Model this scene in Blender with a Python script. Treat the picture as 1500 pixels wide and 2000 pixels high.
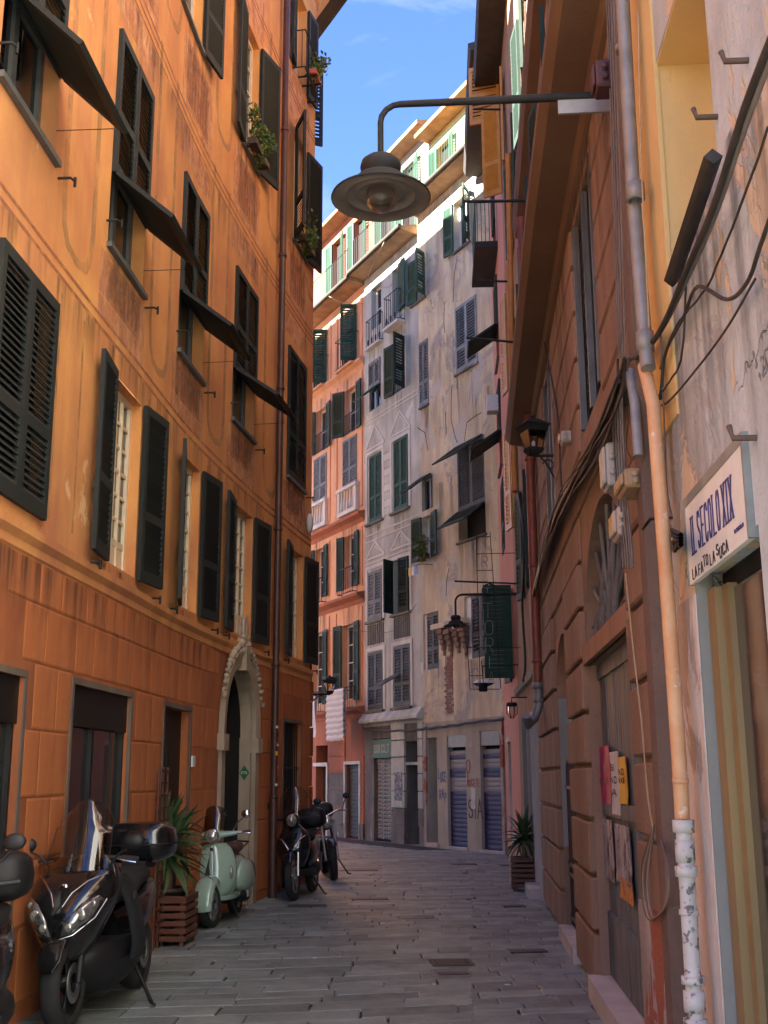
import bpy, math, random
from mathutils import Vector, Matrix
random.seed(7)
for o in list(bpy.data.objects): bpy.data.objects.remove(o)
scn = bpy.context.scene
col = scn.collection
PI = math.pi
R_ = math.radians
# ------------------------------------------------------------------ camera
FPX, CAMH, PITCH, ROLL = 2222.0, 1.6, math.atan(520 / 2222.0), R_(-0.3)     # focal length in photo pixels (photo 1500 x 2000)
cam_d = bpy.data.cameras.new('camera'); cam = bpy.data.objects.new('camera', cam_d); col.objects.link(cam)
cam_d.sensor_fit = 'VERTICAL'; cam_d.sensor_height = 36.0; cam_d.lens = 36.0 * FPX / 2000.0
cam_d.clip_start = 0.05; cam_d.clip_end = 2000
FWD = Vector((0, math.cos(PITCH), math.sin(PITCH))); UP0 = Vector((0, -math.sin(PITCH), math.cos(PITCH)))
RT = Vector((1, 0, 0)) * math.cos(ROLL) + UP0 * math.sin(ROLL)
UPV = -Vector((1, 0, 0)) * math.sin(ROLL) + UP0 * math.cos(ROLL)
CAMP = Vector((0, 0, CAMH))
m = Matrix((RT, UPV, -FWD)).transposed().to_4x4(); m.translation = CAMP
cam.matrix_world = m
scn.camera = cam
# ------------------------------------------------------------------ world, sun, exposure
SUN_EL, SUN_AZ = 32.0, 246.0            # azimuth clockwise from +Y: the sun stands behind and to the left of the camera
world = bpy.data.worlds.new('World'); scn.world = world; world.use_nodes = True
nt = world.node_tree; nt.nodes.clear()
wo = nt.nodes.new('ShaderNodeOutputWorld'); bg = nt.nodes.new('ShaderNodeBackground')
sky = nt.nodes.new('ShaderNodeTexSky'); sky.sky_type = 'NISHITA'; sky.sun_disc = False
sky.sun_elevation = R_(SUN_EL); sky.sun_rotation = R_(SUN_AZ); sky.air_density = 1.0; sky.dust_density = .3; sky.ozone_density = 3.0; sky.altitude = 1200
bg.inputs['Strength'].default_value = 0.05
# thin high cloud over the whole sky
tc = nt.nodes.new('ShaderNodeTexCoord'); mp = nt.nodes.new('ShaderNodeMapping'); mp.inputs['Scale'].default_value = (1.2, 2.2, 4.0); mp.inputs['Rotation'].default_value = (0, .3, .5); mp.inputs['Location'].default_value = (7.3, 4.1, 2.2)
n1 = nt.nodes.new('ShaderNodeTexNoise'); n1.inputs['Scale'].default_value = 2.2; n1.inputs['Detail'].default_value = 7; n1.inputs['Roughness'].default_value = .58; n1.inputs['Distortion'].default_value = .6
rp_ = nt.nodes.new('ShaderNodeValToRGB'); rp_.color_ramp.elements[0].position = .46; rp_.color_ramp.elements[0].color = (0, 0, 0, 1); rp_.color_ramp.elements[1].position = .80; rp_.color_ramp.elements[1].color = (.38, .38, .38, 1)
mx = nt.nodes.new('ShaderNodeMix'); mx.data_type = 'RGBA'; mx.inputs[7].default_value = (5.0, 4.85, 4.6, 1)
nt.links.new(tc.outputs['Generated'], mp.inputs['Vector']); nt.links.new(mp.outputs['Vector'], n1.inputs['Vector'])
nt.links.new(n1.outputs['Fac'], rp_.inputs['Fac']); nt.links.new(rp_.outputs['Color'], mx.inputs[0])
hs = nt.nodes.new('ShaderNodeHueSaturation'); hs.inputs['Saturation'].default_value = 1.15; hs.inputs['Hue'].default_value = .515; nt.links.new(sky.outputs['Color'], hs.inputs['Color']); nt.links.new(hs.outputs['Color'], mx.inputs[6]); nt.links.new(mx.outputs[2], bg.inputs['Color']); nt.links.new(bg.outputs['Background'], wo.inputs['Surface'])
sd = bpy.data.lights.new('sun', 'SUN'); sd.energy = 5.0; sd.angle = R_(0.5); sd.color = (1.0, .93, .82)
sun = bpy.data.objects.new('sun', sd); col.objects.link(sun)
az, el = R_(SUN_AZ), R_(SUN_EL)
SUNV = Vector((math.sin(az) * math.cos(el), math.cos(az) * math.cos(el), math.sin(el)))   # towards the sun
sun.rotation_euler = (-SUNV).to_track_quat('-Z', 'Y').to_euler(); sun.location = (0, 0, 40)
vs = scn.view_settings
vs.view_transform = 'Standard'; vs.look = 'None'; vs.gamma = 1.0; vs.use_curve_mapping = False; vs.exposure = 3.5
scn.render.engine = 'CYCLES'
scn.cycles.max_bounces = 10; scn.cycles.diffuse_bounces = 6; scn.cycles.glossy_bounces = 4; scn.cycles.transparent_max_bounces = 12
# ------------------------------------------------------------------ helpers
WM = {}
def wm(p): return WM.get(p.name, Matrix()) if p is not None else Matrix()
def tag(o, label=None, cat=None, group=None, kind=None):
    if label: o['label'] = label
    if cat: o['category'] = cat
    if group: o['group'] = group
    if kind: o['kind'] = kind
    return o
def empty(name, loc=(0, 0, 0), rz=0, label=None, cat=None, group=None, M=None):
    o = bpy.data.objects.new(name, None); col.objects.link(o); o.empty_display_size = .2
    if M is None: M = Matrix.Translation(Vector(loc)) @ Matrix.Rotation(rz, 4, 'Z')
    o.matrix_world = M; WM[o.name] = M.copy()
    return tag(o, label, cat, group)
def place(name, me, parent=None, M=None, local=None):
    """link mesh data as an object; M is a world matrix, local a matrix in the parent's space"""
    o = bpy.data.objects.new(name, me); col.objects.link(o)
    P = wm(parent)
    if parent is not None: o.parent = parent
    if local is None: local = (P.inverted() @ M) if M is not None else Matrix()
    o.matrix_local = local; WM[o.name] = P @ local
    return o
class MB:
    def __init__(s): s.v = []; s.f = []; s.m = []; s.sm = []; s.uv = {}; s.tint = None
    def add(s, vs, fs, m=0, smooth=False):
        b = len(s.v); s.v += [Vector(v) for v in vs]
        for f in fs: s.f.append([b + i for i in f]); s.m.append(m); s.sm.append(smooth)
        return s
    def quad(s, a, b, c, d, m=0): return s.add([a, b, c, d], [(0, 1, 2, 3)], m)
    def hexa(s, p, m=0, smooth=False):   # p: 8 points, bottom ring 0-3, top ring 4-7
        return s.add(p, [(3, 2, 1, 0), (4, 5, 6, 7), (0, 1, 5, 4), (1, 2, 6, 5), (2, 3, 7, 6), (3, 0, 4, 7)], m, smooth)
    def box(s, x0, x1, y0, y1, z0, z1, m=0, M=None):
        p = [Vector(q) for q in ((x0, y0, z0), (x1, y0, z0), (x1, y1, z0), (x0, y1, z0), (x0, y0, z1), (x1, y0, z1), (x1, y1, z1), (x0, y1, z1))]
        if M is not None: p = [M @ q for q in p]
        return s.hexa(p, m)
    def bbox(s, x0, x1, y0, y1, z0, z1, b=.01, m=0, M=None):   # box with chamfered edges
        xs, ys, zs = (x0, x1), (y0, y1), (z0, z1); P = []
        for iz in (0, 1):
            for iy in (0, 1):
                for ix in (0, 1):
                    sx, sy, sz = (b if ix == 0 else -b), (b if iy == 0 else -b), (b if iz == 0 else -b)
                    P += [(xs[ix], ys[iy] + sy, zs[iz] + sz), (xs[ix] + sx, ys[iy], zs[iz] + sz), (xs[ix] + sx, ys[iy] + sy, zs[iz])]
        def I(ix, iy, iz, k): return ((iz * 2 + iy) * 2 + ix) * 3 + k
        F = [(I(0,0,0,0), I(0,0,1,0), I(0,1,1,0), I(0,1,0,0)), (I(1,0,0,0), I(1,1,0,0), I(1,1,1,0), I(1,0,1,0)),
             (I(0,0,0,1), I(1,0,0,1), I(1,0,1,1), I(0,0,1,1)), (I(0,1,0,1), I(0,1,1,1), I(1,1,1,1), I(1,1,0,1)),
             (I(0,0,0,2), I(0,1,0,2), I(1,1,0,2), I(1,0,0,2)), (I(0,0,1,2), I(1,0,1,2), I(1,1,1,2), I(0,1,1,2))]
        for a in (0, 1):
            for c in (0, 1):
                F += [(I(a,c,0,0), I(a,c,0,1), I(a,c,1,1), I(a,c,1,0)), (I(a,0,c,0), I(a,0,c,2), I(a,1,c,2), I(a,1,c,0)), (I(0,a,c,1), I(0,a,c,2), I(1,a,c,2), I(1,a,c,1))]
        for a in (0, 1):
            for c in (0, 1):
                for d in (0, 1): F.append((I(a,c,d,0), I(a,c,d,1), I(a,c,d,2)))
        if M is not None: P = [M @ Vector(q) for q in P]
        return s.add(P, F, m)
    def tube(s, pts, r, n=8, m=0, cap=True, rs=None):
        pts = [Vector(p) for p in pts]; rings = []; up = None
        for i, p in enumerate(pts):
            t = (pts[min(i + 1, len(pts) - 1)] - pts[max(i - 1, 0)])
            if t.length < 1e-9: t = Vector((0, 0, 1))
            t.normalize()
            if up is None: up = Vector((0, 0, 1)) if abs(t.z) < .9 else Vector((1, 0, 0))
            a = t.cross(up)
            if a.length < 1e-6: a = t.cross(Vector((0, 1, 0)))
            a.normalize(); b = a.cross(t).normalized(); up = b
            rr = rs[i] if rs else r
            rings.append([p + a * math.cos(2 * PI * k / n) * rr + b * math.sin(2 * PI * k / n) * rr for k in range(n)])
        return s.loft(rings, m, cap)
    def loft(s, rings, m=0, cap=True, smooth=True, closed=True):
        n = len(rings[0]); V = [p for r in rings for p in r]; F = []
        for i in range(len(rings) - 1):
            for k in range(n if closed else n - 1):
                F.append((i * n + k, i * n + (k + 1) % n, (i + 1) * n + (k + 1) % n, (i + 1) * n + k))
        s.add(V, F, m, smooth)
        if cap and closed:
            s.add(rings[0], [tuple(reversed(range(n)))], m); s.add(rings[-1], [tuple(range(n))], m)
        return s
    def lathe(s, prof, n=16, m=0, M=None, smooth=True):   # profile (r, z) about Z
        rings = []
        for r, z in prof:
            ring = [Vector((max(r, 1e-4) * math.cos(2 * PI * k / n), max(r, 1e-4) * math.sin(2 * PI * k / n), z)) for k in range(n)]
            if M is not None: ring = [M @ p for p in ring]
            rings.append(ring)
        return s.loft(rings, m, False, smooth)
    def prism(s, poly, d0, d1, f, m=0):   # poly: 2-D outline, f(u, v, d) -> point
        n = len(poly); V = [f(u, v, d0) for u, v in poly] + [f(u, v, d1) for u, v in poly]
        F = [tuple(reversed(range(n))), tuple(range(n, 2 * n))] + [(i, (i + 1) % n, n + (i + 1) % n, n + i) for i in range(n)]
        return s.add(V, F, m)
    def mesh(s, name, mats, inv=None):
        me = bpy.data.meshes.new(name)
        vs = [inv @ v for v in s.v] if inv is not None else s.v
        me.from_pydata([tuple(v) for v in vs], [], s.f)
        for mt in (mats if isinstance(mats, (list, tuple)) else [mats]): me.materials.append(mt)
        me.polygons.foreach_set('material_index', s.m); me.polygons.foreach_set('use_smooth', s.sm)
        if s.tint is not None:
            ca = me.color_attributes.new('tint', 'FLOAT_COLOR', 'POINT')
            for i, t in enumerate(s.tint): ca.data[i].color = (t, t, t, 1)
        me.update(); return me
    def build(s, name, mats, parent=None, local=False):
        """one object. Vertices are world coordinates unless local=True (then in the parent's space)"""
        if local or parent is None: return place(name, s.mesh(name, mats), parent, local=Matrix())
        return place(name, s.mesh(name, mats, wm(parent).inverted()), parent, local=Matrix())
def smooth_by_angle(o, deg=40):
    pass
def catmull(P, n):
    P = [Vector(p) for p in P]; Q = [2 * P[0] - P[1]] + P + [2 * P[-1] - P[-2]]; out = []
    for i in range(1, len(Q) - 2):
        a, b, c, d = Q[i - 1:i + 3]
        for k in range(n):
            t = k / n; out.append(.5 * ((2 * b) + (c - a) * t + (2 * a - 5 * b + 4 * c - d) * t * t + (3 * b - a - 3 * c + d) * t ** 3))
    out.append(P[-1]); return out
# photo pixel -> direction
def ray(x, y): return FWD + RT * ((x - 750) / FPX) - UPV * ((y - 1000) / FPX)
def gpt(x, y, z=0.0):
    d = ray(x, y); return CAMP + d * ((z - CAMH) / d.z)
def ypt(x, y, Y):
    d = ray(x, y); return CAMP + d * (Y / d.y)
class Wall:
    """a facade line in plan; side=+1 when the street is to the right of its direction"""
    def __init__(s, P, side):
        s.P = [Vector((p[0], p[1])) for p in P]; s.side = side; s.S = [0.0]
        for a, b in zip(s.P, s.P[1:]): s.S.append(s.S[-1] + (b - a).length)
    def seg(s, q):
        i = 0
        while i < len(s.P) - 2 and q > s.S[i + 1]: i += 1
        return i
    def e(s, q):
        i = s.seg(q); return (s.P[i + 1] - s.P[i]).normalized()
    def n(s, q):
        d = s.e(q); return Vector((d.y, -d.x)) * s.side
    def p(s, q, z, o=0.0):
        i = s.seg(q); d = (s.P[i + 1] - s.P[i]).normalized(); n_ = Vector((d.y, -d.x)) * s.side
        a = s.P[i] + d * (q - s.S[i]) + n_ * o
        return Vector((a.x, a.y, z))
    def px(s, x, y, o=0.0):
        d = ray(x, y); best = None; near = None
        for i in range(len(s.P) - 1):
            a, b = s.P[i], s.P[i + 1]; e = (b - a).normalized(); n_ = Vector((e.y, -e.x)) * s.side; L = (b - a).length
            a2 = a + n_ * o; den = n_.x * d.x + n_.y * d.y
            if abs(den) < 1e-9: continue
            t = n_.dot(a2) / den
            if t <= 0: continue
            u = (Vector((d.x, d.y)) * t - a2).dot(e)
            lo = -.05 if i else -50; hi = L + .05 if i < len(s.P) - 2 else L + 50
            miss = max(lo - u, u - hi)
            if near is None or miss < near[0]: near = (miss, s.S[i] + u, CAMH + d.z * t)
            if lo <= u <= hi and (best is None or t < best[0]): best = (t, s.S[i] + u, CAMH + d.z * t)
        best = best or near
        return best[1], best[2]
    def pp(s, x, y, o=0.0):
        q, z = s.px(x, y, o); return s.p(q, z, o)
    def M(s, q, z, o=0.0):   # frame: x along the wall, y outward, z up
        d = s.e(q); n_ = s.n(q); p = s.p(q, z, o)
        m_ = Matrix(((d.x, n_.x, 0), (d.y, n_.y, 0), (0, 0, 1))).to_4x4(); m_.translation = p
        return m_
    def box(s, mb, q0, q1, z0, z1, o0, o1, m=0):
        cuts = [q0] + [t for t in s.S if q0 + .02 < t < q1 - .02] + [q1]
        for a, b in zip(cuts, cuts[1:]):
            c = (a + b) / 2; d = s.e(c); n_ = s.n(c)
            def P(q, z, o):
                i = s.seg(c); w = s.P[i] + d * (q - s.S[i]) + n_ * o; return Vector((w.x, w.y, z))
            pts = [P(a, z0, o0), P(b, z0, o0), P(b, z0, o1), P(a, z0, o1), P(a, z1, o0), P(b, z1, o0), P(b, z1, o1), P(a, z1, o1)]
            if s.side < 0: pts = [pts[3], pts[2], pts[1], pts[0], pts[7], pts[6], pts[5], pts[4]]
            mb.hexa(pts, m)
        return mb
    def profile(s, mb, q0, q1, prof, m=0):   # a moulding: prof is a list of (o, z) from bottom to top
        cuts = [q0] + [t for t in s.S if q0 + .02 < t < q1 - .02] + [q1]
        rings = [[s.p(q if i else q + 1e-4, z, o) for o, z in prof] for i, q in enumerate(cuts)]
        mb.loft(rings, m, False, False, False)
        for r in (rings[0], rings[-1]): mb.add(r, [tuple(range(len(r)))], m)
        return mb
def wall_mesh(W, q0, q1, z0, z1, ops, mats, root, name='wall', maxz=2.0, rough=.0):
    """the wall face with its openings cut out, their reveals and a dark back. ops: (qa, qb, za, zb, depth)"""
    mb = MB()
    qs = sorted(set([q0, q1] + [t for t in W.S if q0 < t < q1] + [v for o in ops for v in o[:2] if q0 < v < q1]))
    zs = [z0, z1] + [v for o in ops for v in o[2:4] if z0 < v < z1]
    zs = sorted(set(zs)); z2 = [zs[0]]
    for b in zs[1:]:
        k = max(1, int((b - z2[-1]) / maxz)); a = z2[-1]
        for i in range(k): z2.append(a + (b - a) * (i + 1) / k)
    zs = z2; qq = [qs[0]]
    for b in qs[1:]:
        if b - qq[-1] < 1e-4: continue
        qq.append(b)
    qs = qq
    def inside(q, z): return any(a < q < b and c < z < d for a, b, c, d, _ in ops)
    for a, b in zip(qs, qs[1:]):
        for c, d in zip(zs, zs[1:]):
            if inside((a + b) / 2, (c + d) / 2): continue
            P = [W.p(a + 1e-5, c), W.p(b, c), W.p(b, d), W.p(a + 1e-5, d)]
            mb.add(P if W.side > 0 else P[::-1], [(0, 1, 2, 3)], 0)
    for a, b, c, d, dep in ops:
        F = [W.p(a, c), W.p(b, c), W.p(b, d), W.p(a, d)]; B = [W.p(a, c, -dep), W.p(b, c, -dep), W.p(b, d, -dep), W.p(a, d, -dep)]
        for i in range(4):
            j = (i + 1) % 4; Q = [F[j], F[i], B[i], B[j]]
            mb.add(Q if W.side > 0 else Q[::-1], [(0, 1, 2, 3)], 0)
        B2 = [W.p(a - .02, c - .02, -dep), W.p(b + .02, c - .02, -dep), W.p(b + .02, d + .02, -dep), W.p(a - .02, d + .02, -dep)]
        mb.add(B2 if W.side > 0 else B2[::-1], [(0, 1, 2, 3)], 1)
    return mb.build(name, mats, root)
# ------------------------------------------------------------------ materials
def C(h):
    h = h.lstrip('#'); r = [int(h[i:i + 2], 16) / 255 for i in (0, 2, 4)]
    return tuple((c / 12.92 if c <= .04045 else ((c + .055) / 1.055) ** 2.4) for c in r) + (1,)
def L3(r, g, b): return (r, g, b, 1)
class NT:
    def __init__(s, name):
        s.mat = bpy.data.materials.new(name); s.mat.use_nodes = True; s.t = s.mat.node_tree; s.t.nodes.clear()
        s.out = s.N('ShaderNodeOutputMaterial'); s.b = s.N('ShaderNodeBsdfPrincipled'); s.t.links.new(s.b.outputs[0], s.out.inputs[0])
        s.co = s.N('ShaderNodeTexCoord')
    def N(s, t, **k):
        n = s.t.nodes.new(t)
        for a, v in k.items(): setattr(n, a, v)
        return n
    def ln(s, a, b): s.t.links.new(a, b)
    def noise(s, scale, detail=5, rough=.55, stretch=None, dist=0.0, off=None):
        n = s.N('ShaderNodeTexNoise'); n.inputs['Scale'].default_value = scale; n.inputs['Detail'].default_value = detail
        n.inputs['Roughness'].default_value = rough; n.inputs['Distortion'].default_value = dist
        m_ = s.N('ShaderNodeMapping')
        if stretch: m_.inputs['Scale'].default_value = stretch
        if off: m_.inputs['Location'].default_value = off
        s.ln(s.co.outputs['Object'], m_.inputs['Vector']); s.ln(m_.outputs['Vector'], n.inputs['Vector'])
        return n.outputs['Fac']
    def ramp(s, fac, p0, p1, a=0.0, b=1.0):
        r = s.N('ShaderNodeMapRange'); r.inputs['From Min'].default_value = p0; r.inputs['From Max'].default_value = p1
        r.inputs['To Min'].default_value = a; r.inputs['To Max'].default_value = b; s.ln(fac, r.inputs['Value']); return r.outputs['Result']
    def mix(s, fac, a, b, mode='MIX'):
        m_ = s.N('ShaderNodeMix', data_type='RGBA', blend_type=mode)
        for i, v in ((0, fac), (6, a), (7, b)):
            if hasattr(v, 'is_linked'): s.ln(v, m_.inputs[i])
            else: m_.inputs[i].default_value = v
        return m_.outputs[2]
    def math(s, op, a, b=0.0):
        m_ = s.N('ShaderNodeMath', operation=op)
        for i, v in ((0, a), (1, b)):
            if hasattr(v, 'is_linked'): s.ln(v, m_.inputs[i])
            else: m_.inputs[i].default_value = v
        return m_.outputs[0]
    def bump(s, h, strength=.3, dist=.01):
        b = s.N('ShaderNodeBump'); b.inputs['Strength'].default_value = strength; b.inputs['Distance'].default_value = dist
        s.ln(h, b.inputs['Height']); s.ln(b.outputs['Normal'], s.b.inputs['Normal'])
    def base(s, c):
        if hasattr(c, 'is_linked'): s.ln(c, s.b.inputs['Base Color'])
        else: s.b.inputs['Base Color'].default_value = c
    def set(s, **k):
        for a, v in k.items(): s.b.inputs[a.replace('_', ' ')].default_value = v
        return s
def plaster(name, a, b, dark, peel=None, peel_at=.66, streak=.45, scale=.7, bump=.35, rough=.9, fine=26, cracks=0.0, peel2=None):
    n = NT(name)
    big = n.ramp(n.noise(scale, 6, .6, dist=.4), .36, .66)
    c = n.mix(big, a, b)
    st = n.ramp(n.noise(2.6, 6, .62, stretch=(1, 1, .16)), .43, .74, 0, streak)
    c = n.mix(st, c, dark)
    c = n.mix(n.ramp(n.noise(.55, 5, .6, stretch=(1, 1, .5), off=(9, 3, 5)), .48, .66, 0, streak * .75), c, dark)
    sp = n.ramp(n.noise(9, 4, .7, off=(3, 1, 7)), .60, .78, 0, .35)
    c = n.mix(sp, c, dark)
    h = n.noise(fine, 5, .65)
    if peel:
        pn = n.noise(1.25, 7, .66, stretch=(1, 1, .62), dist=.5, off=(11, 4, 2))
        pf = n.ramp(pn, peel_at, peel_at + .018)
        c = n.mix(pf, c, peel)
        h = n.math('SUBTRACT', h, n.math('MULTIPLY', pf, .55))
    if peel2:
        pf = n.ramp(n.noise(.9, 8, .7, dist=.8, off=(21, 14, 3)), .56, .60, 0, .9); c = n.mix(pf, c, peel2); h = n.math('SUBTRACT', h, n.math('MULTIPLY', pf, .4))
    if cracks:
        vo = n.N('ShaderNodeTexVoronoi', feature='DISTANCE_TO_EDGE'); vo.inputs['Scale'].default_value = cracks
        mp_ = n.N('ShaderNodeMapping'); mp_.inputs['Scale'].default_value = (1, 1, .6); ad = n.N('ShaderNodeVectorMath', operation='ADD'); nz = n.N('ShaderNodeTexNoise'); nz.inputs['Scale'].default_value = 3.0; nz.inputs['Detail'].default_value = 5
        n.ln(n.co.outputs['Object'], nz.inputs['Vector']); n.ln(n.co.outputs['Object'], ad.inputs[0]); n.ln(nz.outputs['Color'], ad.inputs[1]); n.ln(ad.outputs[0], mp_.inputs['Vector']); n.ln(mp_.outputs['Vector'], vo.inputs['Vector'])
        cf = n.math('MULTIPLY', n.ramp(vo.outputs['Distance'], .001, .007, .75, 0), n.ramp(n.noise(1.1, 3, .5, off=(2, 8, 6)), .52, .60)); c = n.mix(cf, c, tuple(x * .35 for x in dark[:3]) + (1,)); h = n.math('SUBTRACT', h, cf)
    n.base(c); n.set(Roughness=rough); n.bump(h, bump, .012)
    return n.mat
def paint(name, c, c2=None, rough=.5, metal=0.0, scale=6, bump=.08, fine=40, wear=None, wear_at=.68, stretch=None, coat=0.0, vary=0.0):
    n = NT(name); c2 = c2 or tuple(x * .72 for x in c[:3]) + (1,)
    k = n.mix(n.ramp(n.noise(scale, 5, .6, stretch=stretch), .38, .68), c, c2)
    if wear: k = n.mix(n.ramp(n.noise(scale * 2.2, 6, .68, stretch=stretch, off=(5, 2, 9)), wear_at, wear_at + .05), k, wear)
    if vary:
        oi = n.N('ShaderNodeObjectInfo'); v_ = n.N('ShaderNodeHueSaturation'); n.ln(k, v_.inputs['Color']); n.ln(n.ramp(oi.outputs['Random'], 0, 1, 1 - vary, 1 + vary * 1.6), v_.inputs['Value']); n.ln(n.ramp(oi.outputs['Random'], 0, 1, 1.1, .7), v_.inputs['Saturation']); k = v_.outputs['Color']
    n.base(k); n.set(Roughness=rough, Metallic=metal, Coat_Weight=coat)
    if bump: n.bump(n.noise(fine, 4, .6), bump, .004)
    return n.mat
def wood(name, a, b, rough=.55, sc=(1, 1, 1)):
    n = NT(name); g = n.noise(7, 6, .6, stretch=sc, dist=1.2)
    n.base(n.mix(n.ramp(g, .35, .68), a, b)); n.set(Roughness=rough); n.bump(g, .2, .004); return n.mat
def glass_dark(name, c=(.012, .014, .016, 1), rough=.06):
    n = NT(name); n.base(c); n.set(Roughness=rough, Specular_IOR_Level=.6); n.bump(n.noise(1.6, 2, .4), .05, .02); return n.mat
MT = {}
MT['dark'] = paint('dark_interior', L3(.012, .010, .009), rough=.9, bump=0)  # near-black colour stands in for the shade inside openings
MT['l_up'] = plaster('orange_plaster', L3(.74, .36, .105), L3(.60, .24, .08), L3(.40, .145, .075), L3(.74, .45, .22), .66, .70, 1.1)
MT['l_low'] = plaster('rust_orange_plaster', L3(.50, .165, .048), L3(.38, .11, .036), L3(.17, .05, .025), L3(.48, .20, .08), .68, .6, 1.2)
MT['l_block'] = plaster('rust_orange_block', L3(.56, .185, .052), L3(.43, .125, .038), L3(.19, .055, .026), L3(.52, .22, .09), .70, .6, 1.5)
MT['l_shut'] = paint('blackish_green_paint', L3(.013, .018, .015), L3(.009, .012, .011), .72, scale=3, wear=L3(.042, .045, .04), wear_at=.72, vary=.28)
MT['l_frame'] = paint('cream_window_paint', L3(.74, .62, .44), L3(.62, .50, .34), .5, wear=L3(.45, .36, .25))
MT['gframe'] = paint('grey_frame_paint', L3(.12, .125, .12), rough=.5)
MT['glass'] = glass_dark('window_glass')
MT['iron'] = paint('black_iron', L3(.014, .013, .012), rough=.55, metal=.3, wear=L3(.06, .03, .018))
MT['pipe_brown'] = paint('brown_painted_pipe', L3(.085, .032, .022), L3(.055, .022, .017), .42, scale=4, wear=L3(.16, .09, .06))
MT['stone_cream'] = plaster('cream_stone', L3(.52, .42, .30), L3(.42, .32, .22), L3(.20, .14, .09), L3(.58, .50, .40), .68, .5, 1.6)
MT['band'] = paint('faded_green_grey_paint', L3(.36, .25, .12), L3(.48, .24, .09), .9)
MT['white'] = paint('white_paint', L3(.78, .77, .74), L3(.66, .65, .62), .5)
MT['steel'] = paint('worn_steel', L3(.42, .42, .42), rough=.32, metal=.9)
MT['rubber'] = paint('tyre_rubber', L3(.016, .016, .016), L3(.028, .027, .026), .8, fine=60, bump=.2)
MT['green_sh'] = paint('green_shutter_paint', L3(.020, .080, .046), L3(.014, .058, .034), .78, scale=3, wear=L3(.08, .15, .10), vary=.28)
MT['dgreen_sh'] = paint('dark_green_shutter_paint', L3(.013, .038, .025), L3(.009, .027, .018), .78, scale=3, wear=L3(.05, .085, .06), vary=.28)
MT['grey_sh'] = paint('weathered_grey_shutter_paint', L3(.17, .175, .17), L3(.11, .115, .115), .7, scale=4, wear=L3(.28, .27, .25), vary=.28)
MT['blue_sh'] = paint('blue_grey_shutter_paint', L3(.19, .22, .235), L3(.13, .155, .165), .6, scale=3, vary=.28)
MT['brown_sh'] = paint('grey_brown_shutter_paint', L3(.085, .085, .078), L3(.055, .056, .052), .7, scale=4, wear=L3(.16, .15, .13), vary=.28)

def _drip():
    n = NT('rain_stain'); n.base(L3(.055, .045, .038)); n.set(Roughness=.95)
    a = n.ramp(n.noise(7, 5, .65, stretch=(1, 1, .07)), .46, .72, 0, .75); sp = n.N('ShaderNodeSeparateXYZ'); n.ln(n.co.outputs['Generated'], sp.inputs[0])
    n.ln(n.math('MULTIPLY', a, n.ramp(sp.outputs['Z'], .0, .9, 0, 1)), n.b.inputs['Alpha']); return n.mat
MT['drip'] = _drip()
def drip(root, W, q0, q1, z, h, o=.0025):
    mb = MB(); P = [W.p(q0, z - h, o), W.p(q1, z - h, o), W.p(q1, z, o), W.p(q0, z, o)]; mb.add(P if W.side > 0 else P[::-1], [(0, 1, 2, 3)]); return mb.build('rain_stain', MT['drip'], root)
# ------------------------------------------------------------------ shutters and windows
_cache = {}
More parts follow.
